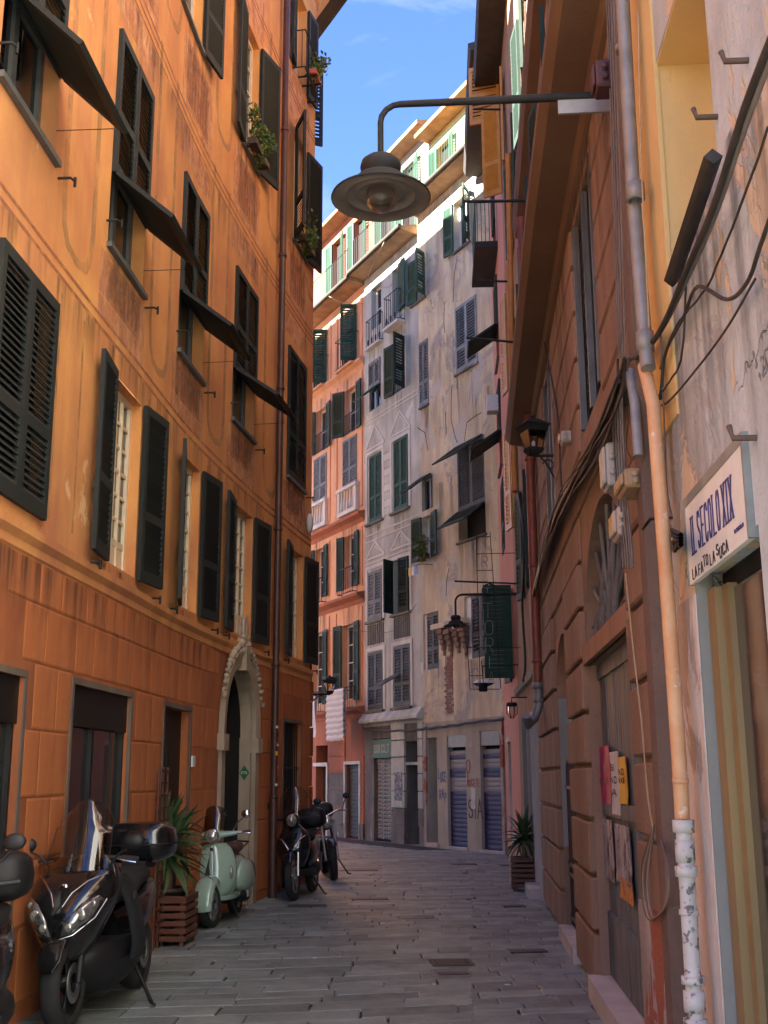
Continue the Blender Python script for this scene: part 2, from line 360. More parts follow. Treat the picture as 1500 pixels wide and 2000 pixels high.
# stroke letters on a unit grid, for signs and scrawls
GL = {'I': [[(.5, 0), (.5, 1)]], 'L': [[(.15, 1), (.15, 0), (.85, 0)]], 'S': [[(.85, .82), (.7, .97), (.3, .97), (.12, .8), (.15, .62), (.5, .5), (.85, .38), (.88, .2), (.7, .03), (.3, .03), (.12, .2)]],
      'E': [[(.85, 1), (.15, 1), (.15, 0), (.88, 0)], [(.15, .52), (.7, .52)]], 'C': [[(.88, .8), (.7, .98), (.3, .98), (.13, .8), (.13, .2), (.3, .02), (.7, .02), (.88, .2)]],
      'O': [[(.3, .98), (.13, .8), (.13, .2), (.3, .02), (.7, .02), (.87, .2), (.87, .8), (.7, .98), (.3, .98)]], 'X': [[(.1, 1), (.9, 0)], [(.9, 1), (.1, 0)]],
      'A': [[(.08, 0), (.5, 1), (.92, 0)], [(.25, .38), (.75, .38)]], 'T': [[(.05, 1), (.95, 1)], [(.5, 1), (.5, 0)]], 'R': [[(.15, 0), (.15, 1), (.7, 1), (.85, .85), (.85, .65), (.7, .5), (.15, .5)], [(.5, .5), (.88, 0)]],
      'U': [[(.13, 1), (.13, .2), (.3, .02), (.7, .02), (.87, .2), (.87, 1)]], 'B': [[(.15, 0), (.15, 1), (.65, 1), (.82, .85), (.82, .65), (.65, .52), (.15, .52)], [(.65, .52), (.88, .38), (.88, .15), (.65, 0), (.15, 0)]],
      'N': [[(.12, 0), (.12, 1), (.88, 0), (.88, 1)]], 'D': [[(.15, 0), (.15, 1), (.6, 1), (.88, .75), (.88, .25), (.6, 0), (.15, 0)]], 'P': [[(.15, 0), (.15, 1), (.7, 1), (.85, .85), (.85, .65), (.7, .5), (.15, .5)]],
      'F': [[(.85, 1), (.15, 1), (.15, 0)], [(.15, .52), (.7, .52)]], 'H': [[(.12, 0), (.12, 1)], [(.88, 0), (.88, 1)], [(.12, .5), (.88, .5)]], 'V': [[(.08, 1), (.5, 0), (.92, 1)]],
      '1': [[(.3, .8), (.55, 1), (.55, 0)]], '2': [[(.15, .8), (.3, .98), (.7, .98), (.86, .8), (.8, .6), (.12, 0), (.9, 0)]], '3': [[(.15, .95), (.85, .95), (.45, .58), (.85, .4), (.8, .1), (.5, 0), (.12, .1)]],
      '5': [[(.85, 1), (.2, 1), (.16, .58), (.65, .6), (.86, .4), (.82, .12), (.5, 0), (.12, .08)]], '7': [[(.1, 1), (.9, 1), (.4, 0)]], '8': [[(.5, .52), (.18, .75), (.5, 1), (.82, .75), (.5, .52), (.12, .25), (.5, 0), (.88, .25), (.5, .52)]]}
def hull(pts):
    pts = sorted(set((round(a, 5), round(b, 5)) for a, b in pts))
    def half(ps):
        h = []
        for p in ps:
            while len(h) > 1 and (h[-1][0] - h[-2][0]) * (p[1] - h[-2][1]) - (h[-1][1] - h[-2][1]) * (p[0] - h[-2][0]) <= 0: h.pop()
            h.append(p)
        return h
    return half(pts)[:-1] + half(pts[::-1])[:-1]
def letters(mb, text, f, w, h, nx, ny, gap=.2, serif=False, m=0, jit=0.0, thick=.003):
    """flat stroked letters; f(u, v, d) maps letter space (metres) to the world"""
    u = 0.0; rr = random.Random(text)
    for ch in text:
        if ch == ' ': u += w * .6; continue
        cw = w * (.45 if ch == 'I' else 1)
        dz = rr.uniform(-jit, jit) * h
        st = [list(g) for g in GL[ch]]
        if serif and ch in 'ILXE':
            for gx, gy in {'I': ((.5, 0), (.5, 1)), 'L': ((.15, 1), (.15, 0)), 'X': ((.1, 1), (.9, 1), (.1, 0), (.9, 0)), 'E': ((.15, 1), (.15, 0))}[ch]:
                st.append([(gx - (.36 if ch == 'I' else .11), gy), (gx + (.36 if ch == 'I' else .11), gy)])
        for g in st:
            for (x0, y0), (x1, y1) in zip(g, g[1:]):
                P = [(u + x * cw + sx * nx, dz + y * h + sy * ny) for x, y in ((x0, y0), (x1, y1)) for sx in (-1, 1) for sy in (-1, 1)]
                H_ = hull(P); mb.prism(H_, 0, thick, f, m)
        u += cw + w * gap
    return u
_fl = [1]
def slat_mesh(w, mat, fl=1):
    k = ('slat', round(w, 2), mat.name, fl)
    if k not in _cache:
        mb = MB(); M = Matrix.Rotation(fl * R_(60), 4, 'X'); mb.box(0, w, -.030, .030, -.004, .004, 0, M); _cache[k] = mb.mesh('slat', mat)
    return _cache[k]
def leaf_meshes(w, h, pitch, mid, mat, fl=1):
    """frame and louvres of one shutter leaf; x from the hinge, z up, y thickness"""
    k = ('leaf', round(w, 2), round(h, 2), pitch, mid, mat.name, fl)
    if k in _cache: return _cache[k]
    st, t, rl = min(.065, w * .16), .02, .085
    f = MB(); f.box(0, st, -t, t, 0, h); f.box(w - st, w, -t, t, 0, h)
    f.box(st, w - st, -t, t, 0, rl * 1.3); f.box(st, w - st, -t, t, h - rl, h)
    zones = [(rl * 1.3, h - rl)]
    for mm in mid:
        nz = []
        for a, b in zones:
            z = mm * h
            if a < z < b: f.box(st, w - st, -t, t, z - rl / 2, z + rl / 2); nz += [(a, z - rl / 2), (z + rl / 2, b)]
            else: nz.append((a, b))
        zones = nz
    s = MB(); M0 = Matrix.Rotation(fl * R_(60), 4, 'X'); zs = []
    for a, b in zones:
        n = max(1, int((b - a) / pitch))
        for i in range(n):
            z = a + (i + .5) * (b - a) / n; zs.append(z)
            hw = max(.030, pitch * .58); s.box(st - .005, w - st + .005, -hw, hw, -.004, .004, 0, Matrix.Translation((0, 0, z)) @ M0)
    _cache[k] = (f.mesh('shutter', mat), s.mesh('slats', mat), zs, st)
    return _cache[k]
def shutter(root, M, w, h, mat, pitch=.055, mid=(.36,), single=False, name='shutter'):
    """a louvred leaf; M: world matrix with x from the hinge along the leaf, z up"""
    w = round(w, 2); h = round(h, 2)
    fm, sm, zs, st = leaf_meshes(w, h, pitch, mid, mat, _fl[0])
    o = place(name, fm, root, M)
    if single:
        sl = slat_mesh(w - 2 * st + .01, mat, _fl[0])
        for z in zs: place('slat', sl, o, local=Matrix.Translation((st - .005, 0, z)))
    else:
        place('slats', sm, o, local=Matrix()); bpy.data.objects[o.children[0].name]['kind'] = 'stuff'
    return o
def leaf_M(W, q, z, side, ang, o=.03, flip=False):
    """side 'L' hinges at its low-q edge. ang: 0 closed .. 180 folded back on the wall"""
    e2, n2 = W.e(q), W.n(q); e = Vector((e2.x, e2.y, 0)); n = Vector((n2.x, n2.y, 0)); a = R_(ang)
    _fl[0] = 1 if (W.side > 0) == (side == 'L') else -1
    d = e * math.cos(a) + n * math.sin(a) if side == 'L' else -e * math.cos(a) + n * math.sin(a)
    y = Vector((0, 0, 1)).cross(d)
    m_ = Matrix((d, y, (0, 0, 1))).transposed().to_4x4(); m_.translation = W.p(q, z, o); return m_
def flap_M(W, q, z, ang, h, o=.03):
    """top-hinged flap, x along the wall, its local z runs UP to the hinge at height h"""
    e2, n2 = W.e(q), W.n(q); e = Vector((e2.x, e2.y, 0)); n = Vector((n2.x, n2.y, 0)); a = R_(ang)
    _fl[0] = 1 if W.side > 0 else -1
    up = Vector((0, 0, 1)) * math.cos(a) - n * math.sin(a)
    y = up.cross(e)
    m_ = Matrix((e, y, up)).transposed().to_4x4(); m_.translation = W.p(q, z, o) - up * h; return m_
def casement(root, W, qa, qb, za, zb, o, mat, cols=2, rows=3, fr=.055, panel=0.0, glass=None, name='window'):
    """a window frame with glazing bars (panel: solid lower part), one pane object per light"""
    w, h = qb - qa, zb - za; q = (qa + qb) / 2; mb = MB(); t = .03
    M = W.M(q, za, o) @ Matrix.Translation((-w / 2, 0, 0))
    mb.box(0, w, -t, t, 0, fr); mb.box(0, w, -t, t, h - fr, h); mb.box(0, fr, -t, t, fr, h - fr); mb.box(w - fr, w, -t, t, fr, h - fr)
    z0 = fr + panel
    if panel: mb.box(fr, w - fr, -t * .5, t * .5, fr, z0); mb.box(fr, w - fr, -t * .8, t * .8, z0 - .03, z0 + .03)
    cw = (w - 2 * fr) / cols; rh = (h - fr - z0) / rows; P = []
    for c in range(1, cols):
        b = .045 if cols == 2 or c == cols // 2 else .016
        mb.box(fr + c * cw - b, fr + c * cw + b, -t * .9, t * .9, fr, h - fr)
    for r in range(1, rows): mb.box(fr, w - fr, -t * .6, t * .6, z0 + r * rh - .014, z0 + r * rh + .014)
    fo = place(name, mb.mesh('window', mat), root, M)
    k = ('pane', round(cw, 2), round(rh, 2))
    if k not in _cache:
        g = MB(); g.box(-cw / 2, cw / 2, -.004, .004, -rh / 2, rh / 2); _cache[k] = g.mesh('pane', glass or MT['glass'])
    for c in range(cols):
        for r in range(rows):
            place('pane', _cache[k], fo, local=Matrix.Translation((fr + (c + .5) * cw, -.008 if W.side > 0 else -.008, z0 + (r + .5) * rh)) @ Matrix.Rotation(R_(random.uniform(-.5, .5)), 4, 'Z'))
    return fo
class Bld:
    """a building: collects window openings, then cuts them from its wall"""
    def __init__(s, name, W, q0, q1, z1, mat, label, cat='building', z0=0.0, group=None):
        s.W, s.q0, s.q1, s.z0, s.z1, s.mat, s.ops = W, q0, q1, z0, z1, mat, []
        s.root = empty(name, W.p((q0 + q1) / 2, 0, -.3), 0, label, cat, group)
    def open(s, qa, qb, za, zb, dep=.25): s.ops.append((qa, qb, za, zb, dep))
    def sill(s, qa, qb, z, mat, out=.06, th=.05, side=.05, parent=None):
        mb = MB(); s.W.box(mb, qa - side, qb + side, z - th, z, -.02, out); return mb.build('sill', mat, parent or s.root)
    def rail(s, qa, qb, za, zb, out, mat, n=None, name='balcony_rail', slab=None, scroll=False):
        W = s.W; mb = MB(); n = n or max(4, int((qb - qa) / .11))
        def P(t, z):
            if out < .08: return W.p(qa + (qb - qa) * t, z, out)
            L = qb - qa + 2 * out; u = t * L
            if u < out: return W.p(qa, z, u)
            if u > L - out: return W.p(qb, z, L - u)
            return W.p(qa + u - out, z, out)
        k = 1 if out < .08 else 0
        if k: ends = [0, 1]
        else: L = qb - qa + 2 * out; ends = [0, out / L, 1 - out / L, 1]
        for z in (za + .03, zb): mb.tube([P(t, z) for t in ends], .014, 6)
        for i in range(n + 1): mb.tube([P(i / n, za), P(i / n, zb)], .008, 5)
        if scroll:
            for i in range(int(n / 2)):
                t0 = (i + .5) / (n / 2)
                if t0 > 1: continue
                c = [P(min(1, max(0, t0 + .035 * math.cos(a))), za + .16 + .1 * math.sin(a)) for a in [j * PI / 4 for j in range(9)]]
                mb.tube(c, .009, 5)
        return mb.build(name, mat, s.root)
    def slab(s, qa, qb, z, out, th, mat, name='balcony_slab'):
        mb = MB(); s.W.box(mb, qa, qb, z - th, z, -.02, out); return mb.build(name, mat, s.root)
    def closed(s, qa, qb, za, zb, mat, pitch=.06, mid=(.36,), single=False, o=.0, dep=.12, cut=True):
        """a pair of closed shutters in an opening"""
        if cut: s.open(qa, qb, za, zb, dep)
        w = (qb - qa) / 2 - .004
        shutter(s.root, leaf_M(s.W, qa + .002, za, 'L', 0, o), w, zb - za, mat, pitch, mid, single)
        shutter(s.root, leaf_M(s.W, qb - .002, za, 'R', 0, o), w, zb - za, mat, pitch, mid, single)
    def opened(s, qa, qb, za, zb, mat, aL=170, aR=170, frame=None, cols=2, rows=3, dep=.25, pitch=.06, mid=(.36,), single=False, wl=None, panel=0.0, glass=None, o=.035):
        """an opening with a casement and leaves swung to aL / aR (None: no leaf)"""
        s.open(qa, qb, za, zb, dep)
        if frame is not None: casement(s.root, s.W, qa, qb, za, zb, -dep + .06, frame, cols, rows, panel=panel, glass=glass)
        w = wl or (qb - qa) / 2
        if aL is not None: shutter(s.root, leaf_M(s.W, qa - .01, za - .02, 'L', aL, o), w, zb - za + .03, mat, pitch, mid, single)
        if aR is not None: shutter(s.root, leaf_M(s.W, qb + .01, za - .02, 'R', aR, o), w, zb - za + .03, mat, pitch, mid, single)
    def wall(s, extra=None, name='wall', **k): return wall_mesh(s.W, s.q0, s.q1, s.z0, s.z1, s.ops, [s.mat, MT['dark']], s.root, name, **k)
def words(text, f, w, h, nx, ny, gap, mat, root, serif=False, jit=0.0, name='lettering', thick=.003):
    u0 = 0.0
    for wd in text.split(' '):
        mb = MB(); L_ = letters(mb, wd, lambda u, v, d: f(u0 + u, v, d), w, h, nx, ny, gap, serif, 0, jit, thick); mb.build(name, mat, root); u0 += L_ + w * .45
def hook(root, W, q, z, mat=None):
    """iron shutter stay"""
    mb = MB(); mb.tube([W.p(q, z, -.02), W.p(q, z, .10), W.p(q + .06, z, .12)], .011, 6); mb.tube([W.p(q + .05, z - .05, .12), W.p(q + .05, z + .03, .12)], .012, 6)
    return mb.build('shutter_stay', mat or MT['iron'], root)
# facade lines in plan, found from rows of sills and wall feet
LC = catmull([(-3.15, -5), (-2.82, 2), (-2.52, 8), (-2.38, 10.2), (-2.22, 12.6), (-1.88, 15.2), (-1.42, 17.9), (-1.235, 18.85)], 5)
LC += [Vector((-1.25, 19.06)), Vector((-1.34, 19.24)), Vector((-4.0, 24.3)), Vector((-9.0, 33.8))]
LW = Wall(LC, 1)
RW = Wall([(.80, -5), (1.36, 5.3), (1.59, 8.85), (1.855, 12.4), (2.2, 16.92), (2.6, 25.3)], -1)
FW = Wall([(2.6, 25.2), (.4, 29.6), (-2.12, 34.64), (-9, 48.4)], -1)
QC = LW.S[-3]      # where the left facade turns the corner
# ------------------------------------------------------------------ ground and paving
def stone_mat(name, a, b, dark):
    n = NT(name)
    at = n.N('ShaderNodeAttribute', attribute_name='tint')
    c = n.mix(n.ramp(n.noise(2.3, 6, .62), .36, .68), a, b)
    c = n.mix(n.ramp(n.noise(14, 5, .7), .56, .75, 0, .55), c, dark)
    c = n.mix(n.ramp(n.noise(55, 3, .6, off=(2, 2, 2)), .66, .74, 0, .35), c, L3(.36, .35, .33))
    c = n.mix(1.0, c, at.outputs['Color'], 'MULTIPLY')
    n.base(c); n.set(Roughness=.62)
    r = n.ramp(n.noise(5, 4, .6), .3, .7, .45, .78); n.ln(r, n.b.inputs['Roughness'])
    h = n.math('ADD', n.math('MULTIPLY', n.noise(30, 6, .7), .6), n.noise(6, 4, .6))
    n.bump(h, .5, .012); return n.mat
MT['paving'] = stone_mat('grey_paving_stone', L3(.255, .29, .268), L3(.17, .195, .18), L3(.085, .095, .088))
MT['joint'] = paint('paving_joint_dirt', L3(.035, .033, .030), L3(.022, .021, .020), .95, scale=20, bump=.3)
g = MB(); g.quad((-90, -60, -.03), (90, -60, -.03), (90, 140, -.03), (-90, 140, -.03))
ground = g.build('ground', MT['joint']); tag(ground, kind='structure')
street = MB(); street.quad((-5, -6, -.016), (6, -6, -.016), (6, 48, -.016), (-5, 48, -.016))
street = street.build('street', MT['joint']); tag(street, kind='structure')
def xL(y):
    for a, b in zip(LC, LC[1:]):
        if a.y <= y <= b.y: return a.x + (b.x - a.x) * (y - a.y) / (b.y - a.y)
    return -9
def xR(y):
    P = RW.P + FW.P[1:]
    for a, b in zip(P, P[1:]):
        if a.y <= y <= b.y: return a.x + (b.x - a.x) * (y - a.y) / (b.y - a.y)
    return 2.6
def xK(y):   # long joint between the carriageway and the strip by the right-hand wall
    return xR(y) - (.98 if y < 12 else .98 + .0 * y)
rs = random.Random(3)
stones = []
def lay(xa, xb, ya, yb, skew, cl, ch, lo, hi):
    """courses across the lane; xa(y), xb(y) bound it"""
    y = ya
    while y < yb:
        ch_ = rs.uniform(cl, ch); x = xa(y) - rs.uniform(0, .5); w0 = rs.uniform(-.02, .02)
        while x < xb(y):
            L = rs.uniform(lo, hi); x1 = x + L
            pts = []
            for px_, py_ in ((x, y), (x1, y), (x1, y + ch_), (x, y + ch_)):
                px2 = min(max(px_, xa(py_ + skew(px_)) - .02), xb(py_ + skew(px_)) + .02)
                pts.append((px2, py_ + skew(px2)))
            if pts[1][0] - pts[0][0] > .1: stones.append(pts)
            x = x1
        y += ch_
sk = lambda x: .17 * x + .025 * math.sin(2.1 * x)
lay(lambda y: max(xL(y) - .02, -3.2), xK, -6, 36, sk, .22, .34, .38, .85)
sk2 = lambda x: .18 * (x - 1.2)
lay(xK, lambda y: xR(y) + .06, -5, 27, sk2, .18, .30, .26, .55)
stones.sort(key=lambda p: math.hypot(sum(q[0] for q in p) / 4, sum(q[1] for q in p) / 4))
def add_stone(mb, pts):
    j = rs.uniform(.003, .007); cx = sum(p[0] for p in pts) / 4; cy = sum(p[1] for p in pts) / 4
    z = rs.uniform(-.003, .003); tx, ty = rs.uniform(-.004, .004), rs.uniform(-.006, .006); t = rs.uniform(.66, 1.2)
    def inset(p, d):
        vx, vy = cx - p[0], cy - p[1]; l = math.hypot(vx, vy); return (p[0] + vx / l * d, p[1] + vy / l * d)
    jt = [(rs.uniform(-.01, .01), rs.uniform(-.012, .012)) for _ in pts]
    q = [inset((p[0] + a, p[1] + b), j) for p, (a, b) in zip(pts, jt)]; q2 = [inset(p, .016) for p in q]
    ring = []; 
    for i in range(4):      # one extra point per long side keeps the edges uneven
        a, b = q[i], q[(i + 1) % 4]; ring.append(a)
        k = rs.uniform(.35, .65); ring.append((a[0] + (b[0] - a[0]) * k + rs.uniform(-.008, .008), a[1] + (b[1] - a[1]) * k + rs.uniform(-.010, .010)))
    def zz(x, y, d): return z + (x - cx) * tx + (y - cy) * ty + d
    V = [(x, y, -.03) for x, y in ring] + [(x, y, zz(x, y, -.005)) for x, y in ring] + [inset(p, .012) + (0,) for p in ring]
    V = V[:16] + [(x, y, zz(x, y, 0)) for x, y, _ in V[16:]]
    F = []
    for r in (0, 8): F += [(r + i, r + (i + 1) % 8, r + 8 + (i + 1) % 8, r + 8 + i) for i in range(8)]
    F.append(tuple(range(16, 24)))
    mb.add(V, F); mb.tint += [t] * 24
vis = [p for p in stones if True]
near = []; rest = MB(); rest.tint = []
for p in vis:
    cx = sum(q[0] for q in p) / 4; cy = sum(q[1] for q in p) / 4
    inview = cy > 6.6 and abs(cx) < cy * .36
    if inview and len(near) < 300:
        mb = MB(); mb.tint = []; add_stone(mb, p); near.append(mb)
    else: add_stone(rest, p)
for mb in near: mb.build('paving_stone', MT['paving'], street)
tag(rest.build('paving_stones', MT['paving'], street), kind='stuff')
# ------------------------------------------------------------------ left: the orange palazzo
QN = LW.px(40, 600)[0] - .9      # nearer the camera, out of view, the house is lowered to admit sun
QM = LW.px(452, 700)[0]      # full height from here on; before it the unseen top is lowered for sun
LB = Bld('orange_palazzo', LW, QN, QC + 1.6, 16.6, MT['l_up'], 'tall orange painted palazzo with dark shutters and an arched stone portal', z0=3.28)
GZ0 = 3.28; root = LB.root; SH = MT['l_shut']
Z1, Z1T, Z2, Z2T, Z3, Z3T = 3.45, 5.15, 6.25, 8.42, 10.38, 12.45
qx = lambda x, y: LW.px(x, y)[0]
# first floor: (opening qa, qb, left leaf angle, right leaf angle)
q = qx(95, 800)
LB.closed(q - 1.12, q, Z1, Z1T, SH, .052, (.37,), True, o=.02)
for i, (qa, qb, aL, aR) in enumerate(((13.66 + 1, 14.60 + 1, 174, 172), (16.28 + 1, 17.06 + 1, 166, 172), (18.56 + 1, 19.56 + 1, 173, 173), (21.66 + 1, 22.50 + 1, 172, 174))):
    LB.opened(qa, qb, Z1, Z1T, SH, aL, aR, MT['l_frame'], 4, 6, dep=.19, pitch=.052, mid=(.37,), single=(i == 0), wl=.56, panel=.22)
    hook(root, LW, qa - .50, Z1 - .12); hook(root, LW, qb + .48, Z1 - .12)
# earlier windows nearer the camera, outside the picture's left edge
# second floor: half-open louvres with the lower flap pushed out
for i, (xa, ya, xb, yb, flap) in enumerate(((None, 0, 108, 312, 1), (207, 460, 281, 577, 1), (345, 680, 396, 747, 1), (450, 815, 497, 870, 1), (560, 930, 592, 967, 0))):
    qb = qx(xb, yb); qa = qb - 1.16 if xa is None else qx(xa, ya)
    qa, qb = (qa + qb) / 2 - .56, (qa + qb) / 2 + .56
    if not flap:
        LB.closed(qa, qb, Z2, Z2T, SH, .055, (.33,), False, o=.02); LB.sill(qa, qb, Z2, MT['gframe'], .06, .05, .03)
        hook(root, LW, qb + .1, Z2 - .08); continue
    zf = Z2 + .70; dep = .30
    LB.open(qa, qb, Z2, Z2T, dep); w = (qb - qa) / 2 - .004
    for sd_, qq in (('L', qa + .002), ('R', qb - .002)):
        shutter(root, leaf_M(LW, qq, zf, sd_, 0, .02), w, Z2T - zf, SH, .052, (.42,), i in (0, 1))
    fl = shutter(root, flap_M(LW, qa, zf - .01, 46 + 3 * i, .70, .05), qb - qa, .70, SH, .055, (), False, 'shutter_flap')
    casement(root, LW, qa, qb, Z2, zf + .3, -.16, MT['gframe'], 2, 1, .07)
    LB.sill(qa, qb, Z2, MT['gframe'], .05, .05, .03)
    hook(root, LW, qb + .10, Z2 - .10); hook(root, LW, qa - .06, Z2 + .18)
    mb = MB(); mb.tube([LW.p(qb, Z2 + .25, .0), LW.p(qb, Z2 + .25, .45)], .004, 4); mb.build('stay_rod', MT['iron'], root)
# third floor
for i, (qa, qb, aL, aR) in enumerate(((15.5 + 1, 16.45 + 1, 172, 170), (18.55 + 1, 19.35 + 1, 174, 165), (21.55 + 1, 22.35 + 1, 150, 168))):
    LB.opened(qa, qb, Z3, Z3T, SH, aL, aR, MT['l_frame'], 2, 5, dep=.19, pitch=.055, mid=(.30,), wl=.56)
    LB.sill(qa, qb, Z3, MT['gframe'], .05, .04, .05)
LB.opened(12.9 + 1, 13.85 + 1, Z3, Z3T, SH, 172, 170, MT['l_frame'], 2, 5, pitch=.075)
# fourth floor, two windows with rails
for qa in (21.45 + 1,):
    LB.opened(qa, qa + .85, 13.55, 15.3, SH, 172, 172, MT['l_frame'], 2, 4, pitch=.075)
    LB.rail(qa - .1, qa + .95, 13.45, 14.2, .22, MT['iron'])
# around the corner: shutters seen against the sky
LB.opened(QC + .52, QC + 1.35, 13.55, 15.3, SH, 96, 172, MT['l_frame'], 2, 4, pitch=.075)
LB.opened(QC + .62, QC + 1.4, Z1, Z1T, SH, 150, 172, MT['l_frame'], 2, 4, pitch=.075)
LB.z1 = 12.9; LB.q1 = QM; ops_all = LB.ops; LB.ops = [o for o in ops_all if o[1] <= QM]; LB.wall()
LB.q0, LB.q1, LB.z1 = QM, QC + 1.6, 16.6; LB.ops = [o for o in ops_all if o[1] > QM]; LB.wall()
wall_mesh(LW, 6.0, QN, GZ0, 9.2, [], [MT['l_up'], MT['dark']], root, 'unseen_wing_wall')  # unseen stretch kept low so sunlight reaches the opposite wall
# ground floor (a slightly different, darker coat) with door openings
GF = [] ; GZ = 3.28
def gop(qa, qb, zb, dep=.14): GF.append((qa, qb, 0.0, zb, dep))
qd = [(qx(42, 1400) - 1.35, qx(42, 1400), 2.30), (qx(140, 1400), qx(254, 1400), 2.34), (qx(320, 1420), qx(371, 1420), 2.34), (qx(553, 1500), qx(587, 1500), 2.44)]
for a, b, z in qd: gop(a, b, z)
pa, pb = qx(432, 1500), qx(492, 1500)      # arched portal
pm, pr = (pa + pb) / 2, (pb - pa) / 2; PZ = 2.14; PH = PZ + .90
gop(pa, pb, PH, .9)
wall_mesh(LW, 6.0, QC + 1.6, -.05, GZ, GF, [MT['l_low'], MT['dark']], root, 'ground_floor_wall', 1.2)
# spandrels of the arch (slightly pointed head)
def arch_pts(rx, h, n=14):
    out = []
    for i in range(n + 1):
        t = PI * i / n; x = -math.cos(t) * rx; s_ = math.sin(t) ** .86; out.append((x, h * s_))
    return out
mb = MB(); ap = arch_pts(pr, .90)
for (x0, z0), (x1, z1) in zip(ap, ap[1:]):
    mb.add([LW.p(pm + x0, PZ + z0, -.002), LW.p(pm + x1, PZ + z1, -.002), LW.p(pm + x1, PH + .005, -.002), LW.p(pm + x0, PH + .005, -.002)], [(0, 1, 2, 3)], 0)
    mb.add([LW.p(pm + x1, PZ + z1, 0), LW.p(pm + x0, PZ + z0, 0), LW.p(pm + x0, PZ + z0, -.17), LW.p(pm + x1, PZ + z1, -.17)], [(0, 1, 2, 3)], 1)
    mb.add([LW.p(pm + x1, PZ + z1, -.17), LW.p(pm + x0, PZ + z0, -.17), LW.p(pm + x0, PZ + z0, -.89), LW.p(pm + x1, PZ + z1, -.89)], [(0, 1, 2, 3)], 2)  # arch beyond the stone is coloured black as passage shade
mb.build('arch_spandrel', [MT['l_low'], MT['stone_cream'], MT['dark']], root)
# stone surround of the portal
por = MB()
ao = arch_pts(pr + .16, 1.06)
for i in range(len(ap) - 1):
    a, b, c, d = ap[i], ap[i + 1], ao[i + 1], ao[i]
    def P(t, o): return LW.p(pm + t[0], PZ + t[1], o)
    por.hexa([P(a, -.02), P(b, -.02), P(c, -.02), P(d, -.02), P(a, .05), P(b, .05), P(c, .07), P(d, .07)])
for s_ in (-1, 1):
    a, b = sorted((pm + s_ * pr, pm + s_ * (pr + .15)))
    LW.box(por, a, b, 0, PZ - .2, -.02, .05)
    LW.box(por, min(pm + s_ * (pr - .01), pm + s_ * (pr + .21)), max(pm + s_ * (pr - .01), pm + s_ * (pr + .21)), PZ - .2, PZ, -.17, .09)
portal = por.build('portal', MT['stone_cream'], root)
jm = MB()      # inner jambs of pale stone
LW.box(jm, pb - .03, pb + .004, 0, PZ - .2, -.17, -.021); LW.box(jm, pb - .04, pb - .0301, PZ - .205, PZ, -.17, -.0); jm.build('jamb', MT['stone_cream'], portal)
LW.box(jm := MB(), pa - .004, pa + .03, 0, PZ - .2, -.17, -.021); jm.build('jamb', MT['stone_cream'], portal)
LW.box(jm := MB(), pb - .006, pb - .001, 0, PZ + .02, -.88, -.171); jm.build('painted_shade_lining', MT['dark'], portal)  # black sheet paints in the shade of the passage
LW.box(k := MB(), pm - .08, pm + .08, PZ + .84, PZ + 1.16, .0, .12); k.build('keystone', MT['stone_cream'], portal)
# carved crest above the keystone
cr = MB()
for i in range(15):      # oval ring
    pass
ring = [LW.p(pm + .09 * math.cos(a), PZ + 1.40 + .14 * math.sin(a), .06) for a in [2 * PI * j / 18 for j in range(19)]]
cr.tube(ring, .026, 6); cr.prism([(.08 * math.cos(2 * PI * j / 14), .13 * math.sin(2 * PI * j / 14)) for j in range(14)], .0, .06, lambda u, v, d: LW.p(pm + u, PZ + 1.40 + v, d))
cr.prism([(-.18, 1.02), (.18, 1.02), (.10, 1.27), (-.10, 1.27)], 0, .07, lambda u, v, d: LW.p(pm + u, PZ + v, d))
for s_ in (-1, 1):
    for k_ in range(13):      # scrolls and leaves running down the arch
        t = k_ / 12; a = R_(86 - 62 * t); x = s_ * (pr + .25) * math.cos(a) * 1.0; z = 1.12 * math.sin(a) ** .86 + .02 + .03 * (1 - t)
        c = LW.p(pm + x, PZ + z, .06); r = .055 - .022 * t
        cr.lathe([(0, -r), (r * .8, -r * .6), (r, 0), (r * .8, r * .6), (0, r)], 7, 0, Matrix.Translation(c))
        if k_ % 2 == 0: cr.tube([c, c + Vector((0, s_ * .05, -.10)), c + Vector((.03, s_ * .10, -.10)), c + Vector((.04, s_ * .09, -.05))], .018, 5)
    for z, r in ((1.20, .05), (1.28, .036), (1.10, .055)):
        c = LW.p(pm + s_ * (.15 if z < 1.25 else .11), PZ + z, .07); cr.lathe([(0, -r), (r * .8, -r * .6), (r, 0), (r * .8, r * .6), (0, r)], 8, 0, Matrix.Translation(c))
cr.build('carved_crest', MT['stone_cream'], portal)
LW.box(k := MB(), pa + .02, pb - .02, .0, PZ + .55, -.87, -.84); k.build('portal_door', wood('dark_door_wood', L3(.035, .024, .018), L3(.018, .013, .010)), portal)
